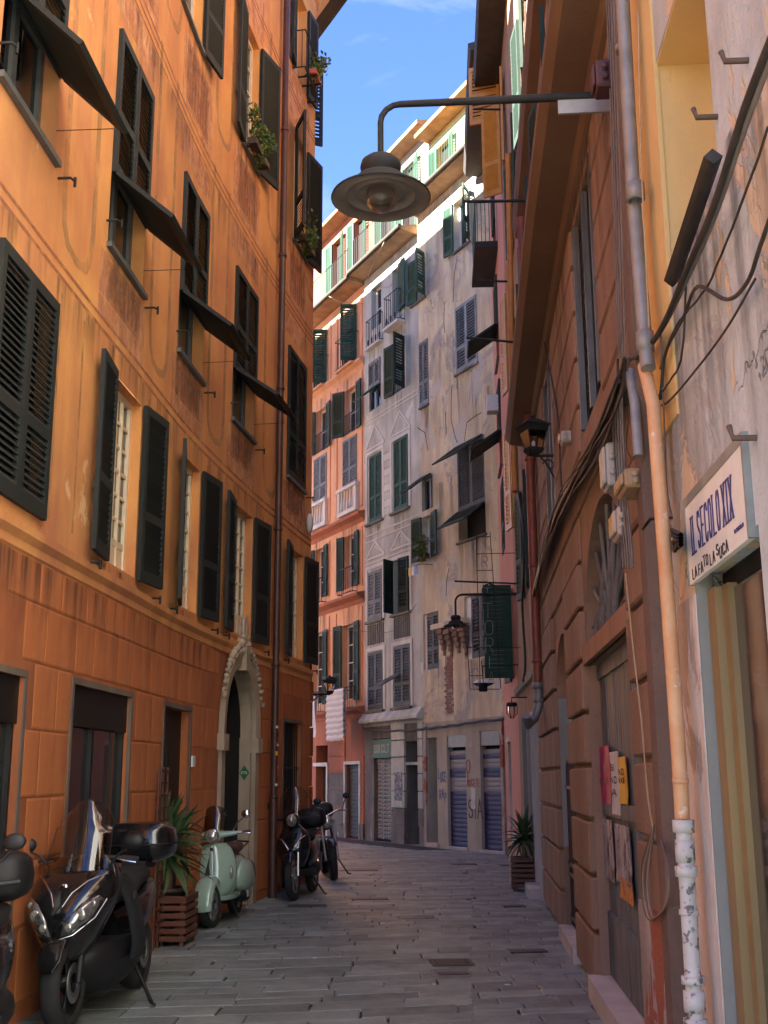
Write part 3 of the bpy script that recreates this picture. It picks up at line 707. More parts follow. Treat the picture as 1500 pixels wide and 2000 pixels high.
# door linings, shop glazing, grilles
MT['door_frame'] = paint('dark_bronze_frame', L3(.010, .009, .008), rough=.5)
MT['edge_grey'] = plaster('grey_render_edge', L3(.20, .15, .11), L3(.14, .10, .075), L3(.07, .05, .04))
for i, (a, b, z) in enumerate(qd):
    dr = MB(); LW.box(dr, a - .05, a, 0, z + .05, -.02, .012); LW.box(dr, b, b + .05, 0, z + .05, -.02, .012); LW.box(dr, a, b, z, z + .05, -.02, .012)
    d = dr.build('door_surround', MT['edge_grey'], root)
    if i in (0, 1):
        f = MB(); LW.box(f, a, b, z - .32, z, -.11, -.03)
        for t in (0, .42, .97): LW.box(f, a + (b - a) * t, a + (b - a) * t + .05, 0, z - .32, -.11, -.05)
        LW.box(f, a, b, 0, .25, -.11, -.06); f.build('door_frame', MT['door_frame'], root)
        gl = MB(); LW.box(gl, a + .05, b - .02, .25, z - .32, -.092, -.086); gl.build('door_pane', MT['glass'], root)
    elif i == 2:
        f = MB()
        for t in (0, .5): LW.box(f, a + (b - a) * t, a + (b - a) * (t + .49), 0, z, -.13, -.10)
        f.build('door', wood('near_black_door', L3(.02, .014, .011), L3(.012, .009, .008)), root)
    else:
        f = MB()
        for k_ in range(9): q_ = a + (b - a) * (k_ + .5) / 9; f.tube([LW.p(q_, .05, -.05), LW.p(q_, z - .02, -.05)], .010, 6)
        for zz_ in (.5, 1.1, 1.75): LW.box(f, a, b, zz_, zz_ + .03, -.065, -.035)
        f.build('iron_gate', MT['iron'], root)
# incised blocks of the ground-floor plaster: real raised panels, one object each
blk = {}
def block(q0_, q1_, z0_, z1_):
    w, h = round(q1_ - q0_, 2), round(z1_ - z0_, 2); kk = (w, h)
    if kk not in blk:
        mb = MB(); t = .0045; g_ = .006; b = .016
        V = [(g_, 0, g_), (w - g_, 0, g_), (w - g_, 0, h - g_), (g_, 0, h - g_), (g_ + b, t, g_ + b), (w - g_ - b, t, g_ + b), (w - g_ - b, t, h - g_ - b), (g_ + b, t, h - g_ - b)]
        mb.add(V, [(4, 5, 6, 7)][::-1], 0); mb.f[-1] = mb.f[-1][::-1]
        for i in range(4): mb.add(V, [((i + 1) % 4, i, 4 + i, 4 + (i + 1) % 4)], 0)
        blk[kk] = mb.mesh('wall_block', MT['l_block'])
    place('wall_block', blk[kk], root, LW.M((q0_ + q1_) / 2, z0_, .003) @ Matrix.Translation((-w / 2, 0, 0)))
rows = [(.12, .62), (.62, 1.05), (1.05, 1.48), (1.48, 1.95), (1.95, 2.42), (2.42, 2.84), (2.84, 3.16)]
for r, (za, zb) in enumerate(rows):
    x = 11.6 + 1 + (.34 if r % 2 else 0); k_ = 0
    while x < QC - .2:
        w = (.44, .68)[k_ % 2] if r % 2 else (.60, .48)[k_ % 2]; x1 = min(x + w, QC - .02)
        free = True
        for a, b, z0_, z1_, _ in GF:
            if x < b + .07 and x1 > a - .07 and za < z1_ + .07: free = False
        if x1 > pm - pr - .42 and x < pm + pr + .42 and za < PZ + 1.0: free = False
        if free and x1 - x > .2: block(x, x1, za, zb)
        elif x1 - x > .2:      # what is left beside an opening
            for a, b, z0_, z1_, _ in GF:
                lo_, hi_ = a - .06, b + .06
                if abs(a - pa) < .01: lo_, hi_ = a - .26, b + .26
                if za < z1_ + .07:
                    if x < lo_ - .16 < x1 and x1 > lo_ and x1 < hi_ + 3: block(x, lo_, za, zb)
                    if x1 > hi_ + .16 > x and x < hi_: block(hi_, x1, za, zb)
        x = x1; k_ += 1
# string course over the ground floor and the eaves
sc = MB(); LW.profile(sc, 8, QC + 1.6, [(0, 3.14), (.02, 3.16), (.02, 3.22), (.055, 3.27), (.055, 3.33), (0, 3.36)]); sc.build('string_course', MT['l_up'], root)
ev = MB(); LW.profile(ev, QM, QC + 1.6, [(0, 15.9), (.06, 15.95), (.10, 16.15), (.34, 16.38), (.40, 16.5), (.40, 16.6), (0, 16.6)]); cornice = ev.build('cornice', MT['l_up'], root)
MT['tile'] = plaster('clay_roof_tile', L3(.32, .14, .075), L3(.25, .11, .06), L3(.12, .07, .045), None, .7, .4, 2.5)
MT['eave_dark'] = paint('dark_eave_board', L3(.055, .042, .034), L3(.035, .027, .022), .8)
rf = MB(); LW.profile(rf, QM, QC + 1.6, [(-.0, 16.62), (.78, 16.62), (.80, 16.72), (-6.0, 18.4), (-6.0, 16.62)]); roof = rf.build('roof', [MT['eave_dark']], root)
rf = MB(); LW.profile(rf, 6.0, QN - .01, [(0, 9.2), (.4, 9.22), (.4, 9.3), (-6, 10.2), (-6, 9.2)]); rf.build('unseen_wing_roof', MT['tile'], root)  # roof of the unseen stretch lowered for sunlight
rf = MB(); LW.box(rf, QM, QC + 1.6, 16.65, 21.3, -9.0, -2.6); rf.build('added_sun_block', MT['l_up'], root)  # unseen box added to keep sun off the far houses
rf = MB(); LW.profile(rf, QN, QM - .01, [(0, 12.9), (.5, 12.92), (.5, 13.0), (-6, 14.0), (-6, 12.9)]); rf.build('unseen_middle_roof', MT['tile'], root)  # unseen roof set low to let sun onto the wall opposite
rf = MB(); LW.box(rf, QM - .02, QM, 0, 16.6, -6, -.02); rf.build('party_wall', MT['l_up'], root)
NB = Bld('added_cream_house', LW, QC + 1.6, QC + 16.3, 16.6, plaster('cream_plaster', L3(.72, .71, .66), L3(.64, .63, .58), L3(.46, .44, .4)), 'unseen pale cream house added round the corner to shape the light')  # added out of view; pale walls cut the orange bounce
for z_ in (1.0, 4.0, 7.2, 10.4, 13.4):
    for k_ in range(3): NB.closed(QC + 2.6 + 3 * k_, QC + 3.6 + 3 * k_, z_, z_ + 1.7, MT['green_sh'], .09)
NB.wall()
rf = MB(); LW.profile(rf, QC + 1.6, QC + 16.3, [(0, 16.6), (.7, 16.62), (.72, 16.72), (-2.6, 17.4), (-2.7, 21.3), (-9, 21.3), (-9, 16.6)]); rf.build('roof', MT['tile'], NB.root)  # roof raised out of view to block sun from the far houses
# painted architecture: faded bands between the windows, balustrade panels below them
MT['panelp'] = NT('faded_fresco_panel')
n = MT['panelp']; n.base(n.mix(n.ramp(n.noise(7, 5, .6, stretch=(1, 1, .35)), .40, .62), L3(.40, .185, .105), L3(.55, .24, .09))); n.set(Roughness=.92)
n.ln(n.ramp(n.noise(3.2, 6, .7), .34, .60, .15, 1.0), n.b.inputs['Alpha']); MT['panelp'] = n.mat
n = NT('faded_green_band'); n.base(n.mix(n.ramp(n.noise(5, 5, .6), .40, .64), L3(.33, .245, .125), L3(.46, .27, .11))); n.set(Roughness=.92)
n.ln(n.ramp(n.noise(2.4, 6, .7, off=(4, 4, 4)), .36, .56, .03, .45), n.b.inputs['Alpha']); MT['band'] = n.mat
n = NT('faded_brown_line'); n.base(L3(.34, .135, .065)); n.set(Roughness=.92)
n.ln(n.ramp(n.noise(3.4, 6, .7, off=(7, 4, 1)), .34, .60, .1, .85), n.b.inputs['Alpha']); MT['linep'] = n.mat
def sheet(name, rects, mat, o=.003):
    mb = MB()
    for a, b, c, d in rects:
        cuts = [a] + [t for t in LW.S if a + .02 < t < b - .02] + [b]
        for u, v in zip(cuts, cuts[1:]): mb.add([LW.p(u + 1e-4, c, o), LW.p(v, c, o), LW.p(v, d, o), LW.p(u + 1e-4, d, o)], [(0, 1, 2, 3)])
    return mb.build(name, mat, root)
cent = [13.85, 16.37, 18.87, 21.87]; cent = [c + 1 for c in cent]; mids = [cent[0] - 1.3] + [(a + b) / 2 for a, b in zip(cent, cent[1:])] + [cent[-1] + .95]
for z0_, z1_, zl in ((5.62, 9.3, 5.62), (9.75, 13.2, 9.75)):
    for i, mq in enumerate(mids):
        if mq + .4 > QC: continue
        w = .42; t = .11
        sheet('painted_band', [(mq - w, mq - w + t, z0_ + .5, z1_), (mq + w - t, mq + w, z0_ + .5, z1_)], MT['band'])
        # curved foot of the panel
        pts = [(-w, .5), (-w + .05, .22), (-w + .16, .08), (-.05, .04), (.05, .04), (w - .16, .08), (w - .05, .22), (w, .5)]
        mb = MB()
        for (x0, y0), (x1, y1) in zip(pts, pts[1:]):
            k0 = 1 - t / w
            mb.add([LW.p(mq + x0, z0_ + y0, .003), LW.p(mq + x1, z0_ + y1, .003), LW.p(mq + x1 * k0, z0_ + .5 - (.5 - y1) * .82, .003), LW.p(mq + x0 * k0, z0_ + .5 - (.5 - y0) * .82, .003)], [(0, 1, 2, 3)])
        mb.build('painted_band', MT['band'], root)
        mb = MB()      # inner face of the panel, brighter orange
for zc, hh in ((5.72, .42), (9.35, .8)):
    for c in cent:
        sheet('painted_panel', [(c - .52, c + .52, zc, zc + hh)], MT['panelp'])
        nb = 7
        sheet('painted_balusters', [(c - .46 + .92 * (i + .25) / nb, c - .46 + .92 * (i + .75) / nb, zc + .06, zc + hh - .07) for i in range(nb)], MT['linep'], .006)
n = NT('marbled_fresco'); wv = n.noise(3.4, 7, .68, stretch=(1, 1, .45), dist=2.6)
n.base(n.mix(n.ramp(wv, .50, .62), n.mix(n.ramp(wv, .36, .50), L3(.50, .21, .13), L3(.70, .33, .16)), L3(.82, .47, .24))); n.set(Roughness=.92)
n.ln(n.ramp(n.noise(2.0, 6, .7, off=(3, 9, 4)), .30, .52, .15, .75), n.b.inputs['Alpha']); MT['marbled'] = n.mat
for c in cent:
    for a, b in ((5.52, 5.71), (5.72, 6.14), (8.62, 9.0), (9.26, 9.34), (9.36, 10.2), (12.6, 12.92 if c < QM else 13.4)):
        if c + .72 < QC: sheet('marbled_panel', [(c - .70, c + .70, a, b)], MT['marbled'], .0015)
for z_ in (5.40, 5.50, 9.02, 9.12, 9.22, 12.95, 13.05): sheet('painted_line', [(11.5, QC - .05, z_, z_ + .035)], MT['linep'], .0035)
for c in mids[:-1]:
    for z0_, z1_ in ((3.5, 5.3),):
        sheet('painted_band', [(c - .30, c - .255, z0_, z1_), (c + .255, c + .30, z0_, z1_)], MT['band'])

for c in cent:
    for z_, h_ in ((Z1 - .03, .16), (Z2 - .05, .7), (Z3 - .05, .9)):
        if c + .6 < QC: drip(root, LW, c - .55, c + .55, z_, h_, .0075)
for a, b in ((11.8, 13.4), (13.4, 15.6), (15.6, 18.2), (18.2, 20.6), (20.6, QC - .1)):
    drip(root, LW, a, b, 3.13, .5, .0085); drip(root, LW, a, b, 5.39, .45, .0075); drip(root, LW, a, b, 9.0, .6, .0075)
# ------------------------------------------------------------------ right-hand side
MT['w_pl'] = plaster('pale_worn_plaster', L3(.54, .60, .60), L3(.42, .46, .46), L3(.26, .235, .20), L3(.58, .46, .32), .57, .7, 1.5, 1.0, cracks=1.1, peel2=L3(.40, .385, .37))
MT['yellow_pl'] = plaster('yellow_ochre_plaster', L3(.66, .48, .20), L3(.60, .40, .15), L3(.45, .28, .11), None, .7, .3, .6)
MT['b_pl'] = plaster('brown_plaster', L3(.31, .195, .13), L3(.25, .155, .10), L3(.13, .075, .048), L3(.44, .31, .22), .69, .55, 1.0, .5)
MT['b_block'] = plaster('brown_rusticated_plaster', L3(.31, .19, .122), L3(.235, .14, .09), L3(.11, .06, .04), L3(.44, .33, .24), .61, .6, 2.2, .8)
MT['b_light'] = plaster('light_brown_plaster', L3(.38, .21, .125), L3(.31, .165, .10), L3(.17, .085, .05), None, .7, .5, .8)
MT['b_corn'] = plaster('cinnamon_cornice', L3(.175, .105, .062), L3(.14, .082, .05), L3(.12, .055, .03), None, .7, .4, .9)
MT['o_pl'] = plaster('ochre_plaster', L3(.42, .235, .12), L3(.34, .19, .10), L3(.16, .10, .065), L3(.36, .30, .24), .66, .5, .9)
MT['pink'] = plaster('salmon_pink_plaster', L3(.66, .30, .215), L3(.60, .255, .18), L3(.42, .20, .14), L3(.55, .38, .28), .74, .35, .6)
MT['grout'] = paint('dark_groove', L3(.05, .03, .022), L3(.03, .02, .015), .95, bump=.3)
MT['old_wood'] = wood('weathered_grey_wood', L3(.16, .185, .20), L3(.05, .058, .065), .7, (3, 3, .22))
rx = lambda x, y, o=0.0: RW.px(x, y, o)
QB = rx(1296, 1200)[0]; QO = 20.6; QP = 25.6; QE = RW.S[-1]
# ---- pale plaster house with the newsagent's door
WB = Bld('pale_plaster_house', RW, 0, QB, 14.0, MT['w_pl'], 'pale peeling plaster house with the newspaper shop doorway')  # unseen upper height and rear stretch sized to bounce sunlight into the lane
d0, d1 = rx(1520, 1500)[0], rx(1386, 1500)[0]; dz = 2.44
WB.open(d0, d1, 0, dz, .11)
n0, n1 = rx(1400, 300)[0], rx(1291, 300)[0]
WB.open(n0, n1, 3.88, 5.0, .42)
WB.wall()
mb = MB()      # yellow lining of the upper window recess
for a, b, c, d, o0, o1 in ((n1 - .012, n1 - .002, 3.88, 4.99, -.415, -.004), (n0 + .002, n0 + .012, 3.88, 4.99, -.415, -.004), (n0, n1, 4.985, 4.997, -.415, -.004), (n0, n1, 3.89, 4.98, -.415, -.405)): RW.box(mb, a, b, c, d, o0, o1)
mb.build('recess_lining', MT['yellow_pl'], WB.root)
mb = MB(); RW.box(mb, n1 - .02, QB - .06, 3.2, 6.4, -.01, .012); mb.build('yellow_strip', MT['yellow_pl'], WB.root)
MT['white_jamb'] = plaster('whitewashed_jamb', L3(.80, .77, .71), L3(.68, .64, .58), L3(.36, .29, .24), L3(.40, .33, .27), .60, .6, 2.0, .8)
mb = MB(); RW.box(mb, d1 + .004, rx(1342, 1500)[0], 0, 2.36, -.02, .012); mb.build('door_jamb', MT['white_jamb'], WB.root)
MT['grey_jamb'] = plaster('grey_render', L3(.33, .33, .29), L3(.27, .27, .24), L3(.14, .14, .12), None)
mb = MB(); RW.box(mb, d1 - .02, d1 - .003, 0, dz, -.06, .008); mb.build('door_lining', MT['grey_jamb'], WB.root)
MT['gold_metal'] = paint('gold_anodised_frame', L3(.30, .205, .085), L3(.19, .13, .06), .5, .2, scale=2, stretch=(1, 1, .2))
mb = MB(); RW.box(mb, d1 - .17, d1 - .04, 0, dz - .08, -.095, -.03); RW.box(mb, d1 - .27, d1 - .19, 0, dz - .08, -.10, -.06); RW.box(mb, d0 + .02, d0 + .10, 0, dz - .08, -.10, -.04); shopdoor = mb.build('door_frame', MT['gold_metal'], WB.root)
mb = MB(); RW.box(mb, d0 + .10, d1 - .27, .05, dz - .1, -.092, -.086); mb.build('door_pane', glass_dark('shop_glass', L3(.05, .042, .035), .08), WB.root)
mb = MB()
for k_ in range(3): RW.box(mb, d0 + .15 + .2 * k_, d0 + .20 + .2 * k_, 0, dz - .1, -.105, -.097)
mb.build('curtain', paint('grey_curtain', L3(.2, .19, .17), rough=.9), WB.root)
# eroded brick at the foot of the wall: single bricks showing through
MT['brick'] = plaster('red_brick', L3(.36, .105, .06), L3(.28, .08, .045), L3(.16, .06, .04), None, .7, .3, 3.0)
MT['rubble'] = plaster('crumbling_mortar', L3(.46, .41, .38), L3(.34, .29, .26), L3(.16, .10, .08), L3(.34, .10, .055), .53, .6, 2.2, 1.0)
# ---- sign above the door
sg0, sg1 = rx(1444, 950, .04)[0], rx(1336, 1090, .04)[0]; z0, z1 = 2.40, 2.72
sign = empty('shop_sign', RW.p((sg0 + sg1) / 2, 2.39, .03), 0, 'white newspaper sign with blue lettering above the shop door', 'sign')
MT['sign_white'] = paint('sign_cream_white', L3(.70, .72, .68), L3(.62, .63, .59), .45, wear=L3(.42, .38, .33), wear_at=.76)
b_ = MB(); RW.box(b_, sg0, sg1, z0, z1 + .02, .0, .022); b_.build('board', MT['sign_white'], sign)
b_ = MB(); RW.box(b_, sg0 - .02, sg1 + .02, z1 + .02, z1 + .06, -.01, .026); RW.box(b_, sg0 - .02, sg0, z0, z1 + .02, -.01, .026); RW.box(b_, sg1, sg1 + .02, z0, z1 + .02, -.01, .026); b_.build('sign_frame', paint('grey_metal_trim', L3(.22, .23, .21), rough=.5), sign)
MT['navy'] = paint('navy_lettering', L3(.035, .03, .16), L3(.03, .025, .12), .5); MT['ink'] = paint('black_marker', L3(.03, .022, .02), rough=.7)
L_ = sg1 - sg0
sf = lambda u, v, d: RW.p(sg1 - u, z0 + v, .0225 + d)
words('IL SECOLO XIX', lambda u, v, d: sf(.09 * L_ + u, .115 + v, d), .052 * L_, .155, .0055, .004, .34, MT['navy'], sign, True)
words('LA FATO LA SUCA', lambda u, v, d: sf(.07 * L_ + u, .018 + v, d), .040 * L_, .042, .0022, .0022, .25, MT['ink'], sign, False, .25, 'scrawl')
tx = MB(); letters(tx, 'ILSECOLO', lambda u, v, d: sf(.82 * L_ + u, .055 + v, d), .015 * L_, .012, .0012, .0012, .2); tx.build('small_print', MT['navy'], sign)
# ---- brown palazzo
BB = Bld('brown_palazzo', RW, QB, QO, 15.0, MT['b_pl'], 'brown rusticated palazzo with a grey double door and lunette')
p0, p1 = rx(1247, 1400)[0], rx(1152, 1400)[0]
BB.open(p0, p1, 0, 2.46, .16)
lm, lr, lz, lh = (p0 + p1) / 2, (p1 - p0) / 2 - .03, 2.60, .92
BB.open(lm - lr, lm + lr, lz, lz + lh, .13)
g0, g1 = rx(1117, 1500)[0] - .25, rx(1090, 1500)[0] - .35
BB.open(g0, g1, 0, 3.02, .55)
u0, u1 = rx(1175, 770)[0] - .05, rx(1140, 850)[0] + .02
BB.closed(u0, u1, 4.22, 6.0, MT['l_shut'], .055, (.4,), o=-.06)
v0 = rx(1088, 960)[0]; BB.closed(v0, v0 + 1.2, 4.4, 6.0, MT['l_shut'], .06, (.4,), o=-.06)
for q_ in (12.2, 15.3, 18.6): BB.opened(q_, q_ + 1.0, 7.3, 9.0, MT['dgreen_sh'], 174, 172, MT['l_frame'], 2, 3, pitch=.075)
for q_ in (15.3, 18.6): BB.opened(q_, q_ + 1.0, 10.6, 12.4, MT['dgreen_sh'], 174, 172, MT['l_frame'], 2, 3, pitch=.075)
BB.wall()
for u, v in ((u0, u1), (v0, v0 + 1.2)):
    mb = MB()
    for q_ in (u + .02, v - .06): RW.box(mb, q_, q_ + .045, 4.25, 5.98, -.03, .02)
    RW.box(mb, (u + v) / 2 - .03, (u + v) / 2 + .03, 4.25, 5.98, -.035, .01)
    mb.build('window_trim', MT['gframe'], BB.root)
def arch_fill(bld, qm, r, zs, h, ztop, mat, name, dep=.30, n=16, pw=1.0):
    mb = MB(); P = [(-math.cos(PI * i / n) * r, h * math.sin(PI * i / n) ** pw) for i in range(n + 1)]
    for (x0, y0), (x1, y1) in zip(P, P[1:]):
        a = [RW.p(qm + x0, zs + y0, .001), RW.p(qm + x1, zs + y1, .001), RW.p(qm + x1, ztop + .004, .001), RW.p(qm + x0, ztop + .004, .001)]; mb.add(a[::-1], [(0, 1, 2, 3)])
        a = [RW.p(qm + x1, zs + y1, 0), RW.p(qm + x0, zs + y0, 0), RW.p(qm + x0, zs + y0, -dep), RW.p(qm + x1, zs + y1, -dep)]; mb.add(a[::-1], [(0, 1, 2, 3)])
    return mb.build(name, mat, bld.root)
arch_fill(BB, lm, lr, lz, lh - .01, lz + lh, MT['b_pl'], 'lunette_spandrel', .12)
arch_fill(BB, (g0 + g1) / 2, (g1 - g0) / 2, 2.45, .56, 3.02, MT['b_light'], 'gate_spandrel', .5)
# lunette: wooden fan with torn rolls of paper behind an iron bar
fan = MB()
for k_ in range(9):
    a = PI * (k_ + .5) / 9; fan.tube([RW.p(lm - .08 * math.cos(a), lz + .04, -.05), RW.p(lm - lr * .95 * math.cos(a), lz + lh * .95 * math.sin(a), -.05)], .016, 6)
RW.box(fan, lm - lr, lm + lr, lz - .004, lz + .05, -.10, -.03); fan.build('lunette_grille', MT['grey_sh'], BB.root)
MT['paper_grey'] = paint('dusty_paper', L3(.16, .145, .13), L3(.07, .062, .055), .9)
for k_, (t, ht, ln) in enumerate(((.62, .55, .14), (.48, .62, -.08), (.70, .35, .10), (.36, .44, -.16), (.80, .28, .05))):
    mb = MB(); q_ = lm - lr + 2 * lr * t
    mb.tube([RW.p(q_, lz + .03, -.02), RW.p(q_ + ln * .5, lz + ht * .6, -.04), RW.p(q_ + ln, lz + ht, -.07)], .03, 9, rs=[.026, .022, .014]); mb.build('paper_roll', MT['paper_grey'], BB.root)
# portal lintel, doors of weathered boards, marble threshold
mb = MB(); RW.box(mb, p0 - .02, p1 + .02, 2.46, 2.60, -.02, .035); mb.build('lintel', MT['b_light'], BB.root)
MT['marble'] = plaster('worn_marble', L3(.58, .55, .50), L3(.48, .45, .40), L3(.28, .24, .20), None)
mb = MB(); RW.box(mb, p0 - .04, p1 + .04, .0, .16, -.3, .10); mb.build('threshold', MT['marble'], BB.root)
pmid = p0 + (p1 - p0) * .56
for a, b in ((p0, pmid - .012), (pmid + .012, p1)):
    mb = MB(); nb = 5
    for k_ in range(nb): RW.box(mb, a + (b - a) * k_ / nb + .003, a + (b - a) * (k_ + 1) / nb - .003, .17, 2.45, -.14, -.09 + .006 * (k_ % 2))
    RW.box(mb, a, b, 1.32, 1.42, -.10, -.062); RW.box(mb, a, b, .17, .62, -.10, -.066); RW.box(mb, a, b, 2.34, 2.45, -.10, -.07)
    mb.build('door', MT['old_wood'], BB.root)
# posters pasted on the door
def poster(xl, yt, xr, yb, mat, label, name='poster', text=None, ink=None, o=-.064):
    qa, z1_ = rx(xr, yt, o); qb, _ = rx(xl, yt, o); _, z0_ = rx((xl + xr) / 2, yb, o); _, z1_ = rx((xl + xr) / 2, yt, o)
    r_ = empty(name, RW.p((qa + qb) / 2, z0_, o), 0, label, 'poster'); mb = MB()
    nx_ = 5
    for i in range(nx_):
        for j in range(4):
            def P(u, v): return RW.p(qb + (qa - qb) * u, z0_ + (z1_ - z0_) * v, o + .0015 * math.sin(9 * u + 7 * v) + (.006 if (u in (0, 1) and v in (0, 1)) else 0) + .003)
            a = [P(i / nx_, j / 4), P((i + 1) / nx_, j / 4), P((i + 1) / nx_, (j + 1) / 4), P(i / nx_, (j + 1) / 4)]; mb.add(a, [(0, 1, 2, 3)]); mb.add([p_ + (RW.n(qa).to_3d() * -.006) for p_ in a[::-1]], [(0, 1, 2, 3)])
    mb.build('sheet', mat, r_)
    if text:
        t = MB(); W_ = abs(qb - qa); H_ = z1_ - z0_
        for i, (s_, v_, h_) in enumerate(text): letters(t, s_, lambda u, v, d: RW.p(qb - W_ * .1 - u, z0_ + v_ * H_ + v, o + .0125 + d), W_ * .8 / (len(s_) * 1.2), h_ * H_, .005, .005, .2, thick=.001)
        t.build('print', ink, r_)
    return r_
MT['magenta'] = paint('magenta_paper', L3(.42, .03, .14), L3(.34, .025, .11), .6, wear=L3(.6, .35, .42), wear_at=.70)
MT['yellow_p'] = paint('yellow_paper', L3(.72, .45, .02), L3(.64, .38, .02), .6)
MT['white_p'] = paint('white_paper', L3(.66, .65, .66), L3(.52, .51, .53), .7, wear=L3(.25, .24, .25), wear_at=.66)
MT['torn_p'] = paint('torn_blue_poster', L3(.42, .42, .46), L3(.10, .12, .17), .6, scale=3, wear=L3(.04, .04, .05), wear_at=.52)
MT['orange_p'] = paint('orange_print', L3(.62, .26, .05), L3(.34, .08, .04), .6, scale=9, wear=L3(.5, .45, .38))
poster(1165, 1458, 1190, 1568, MT['magenta'], 'magenta poster pasted on the grey double door', text=[('COR', .55, .1), ('BAR', .35, .1)], ink=paint('dark_magenta_print', L3(.2, .01, .06)))
poster(1192, 1468, 1208, 1590, MT['white_p'], 'narrow white bill pasted beside the yellow poster', text=[('SI', .7, .1), ('NO', .5, .1), ('A', .3, .1)], ink=MT['ink'])
poster(1208, 1478, 1223, 1570, MT['yellow_p'], 'yellow poster pasted on the grey double door', text=[('NO', .62, .12), ('VAS', .45, .1)], ink=MT['ink'])
poster(1201, 1612, 1230, 1725, MT['torn_p'], 'torn blue grey bill hanging on the grey double door')
poster(1212, 1718, 1236, 1760, MT['orange_p'], 'orange printed scrap below the torn bill')
poster(1172, 1600, 1196, 1712, MT['torn_p'], 'shredded dark bill on the far leaf of the double door')
# gate recess: grey jamb, iron gate
mb = MB(); RW.box(mb, g1 - .012, g1 - .002, .9, 2.42, -.53, -.004); mb.build('recess_jamb', MT['grey_jamb'], BB.root)
mb = MB()
for k_ in range(10):
    q_ = g0 + .06 + (g1 - g0 - .12) * k_ / 9; mb.tube([RW.p(q_, .14, -.06), RW.p(q_, 1.70, -.06), RW.p(q_, 1.78, -.06)], .013, 6, rs=[.013, .013, .001])
for z_ in (.2, .62, .72, 1.48): RW.box(mb, g0 + .01, g1 - .01, z_, z_ + .035, -.078, -.042)
mb.build('iron_gate', paint('red_brown_iron', L3(.04, .016, .014), L3(.022, .012, .011), .6, .2), BB.root)
mb = MB(); RW.box(mb, g0 - .03, g1 + .03, 0, .13, -.4, .08); mb.build('threshold', MT['marble'], BB.root)
# rusticated blocks, one object each, separated by deep joints
bops = [(p0 - .02, p1 + .02, 0, 2.62), (lm - lr - .08, lm + lr + .08, 2.55, lz + lh + .03), (g0 - .03, g1 + .03, 0, 3.05), (u0 - .12, u1 + .12, 4.1, 6.05), (v0 - .12, v0 + 1.32, 4.25, 6.05)]
def rblock(a, b, c, d, t=.05):
    mb = MB(); q_ = (a + b) / 2; w, h = b - a, d - c
    Mx = RW.M(q_, c, 0) @ Matrix.Translation((-w / 2, 0, 0)); mb.bbox(.0, w, -.02, t, .018, h - .018, .014, 0, None)
    place('wall_block', mb.mesh('wall_block', MT['b_block']), BB.root, Mx)
zj = [.05, .46, .87, 1.28, 1.69, 2.10, 2.51, 2.92, 3.30, 3.69, 4.10, 4.50, 4.90, 5.30, 5.70, 6.06]
for r, (c, d) in enumerate(zip(zj, zj[1:])):
    spans = [(QB + .16, QO - .05)]
    for a, b, e, f in bops:
        if c < f - .02 and d > e + .02:
            ns = []
            for x, y in spans:
                if b <= x or a >= y: ns.append((x, y)); continue
                if a - x > .12: ns.append((x, a))
                if y - b > .12: ns.append((b, y))
            spans = ns
    for x, y in spans:
        n_ = max(1, round((y - x) / 1.25)); off = .0
        if r % 2 and n_ > 1: cuts = [x] + [x + (y - x) * (k_ + .5) / n_ for k_ in range(n_)] + [y]
        else: cuts = [x + (y - x) * k_ / n_ for k_ in range(n_ + 1)]
        for s_, e_ in zip(cuts, cuts[1:]): rblock(s_ + .005, e_ - .005, c, d, .05 if d < 3.4 else .028)
# cornice, upper strings, eave
mb = MB(); RW.profile(mb, QB, QO, [(0, 6.08), (.05, 6.10), (.08, 6.18), (.30, 6.22), (.36, 6.30), (.36, 6.40), (0, 6.46)]); mb.build('cornice', MT['b_corn'], BB.root)
mb = MB(); RW.box(mb, QB, QO, 6.46, 9.4, -.01, .012); 
mb = MB(); RW.profile(mb, QB, QO, [(0, 9.35), (.12, 9.42), (.16, 9.55), (.16, 9.68), (0, 9.72)]); mb.build('string_course', MT['b_corn'], BB.root)
mb = MB(); RW.profile(mb, QB, QO, [(0, 14.9), (.7, 14.95), (.75, 15.1), (-5, 16.6), (-5, 14.9)]); mb.build('roof', MT['eave_dark'], BB.root)
mb = MB(); RW.box(mb, QB - .04, QB + .14, 0, 6.05, -.02, .075); mb.build('corner_strip', plaster('granular_brown_strip', L3(.20, .125, .09), L3(.16, .10, .075), L3(.08, .05, .04), L3(.30, .22, .17), .70, .4, 3, .9, fine=60), BB.root)
# foot of the wall near the camera: crumbling base with bare bricks
foot = MB(); RW.box(foot, QB + .15, p0 - .03, .0, .95, .02, .062); foot.build('crumbling_base', MT['rubble'], BB.root)
rb = random.Random(11)
bk = MB(); bk.bbox(0, .24, 0, .016, 0, .055, .006); bkm = bk.mesh('brick', MT['brick'])
for k_ in range(11):
    r_ = rb.randint(0, 5); q_ = QB + .18 + rb.random() * (p0 - QB - .5)
    if rb.random() < .55: q_ = QB + .2 + rb.random() * .3
    place('brick', bkm, BB.root, RW.M(q_, .06 + .068 * r_, .049))
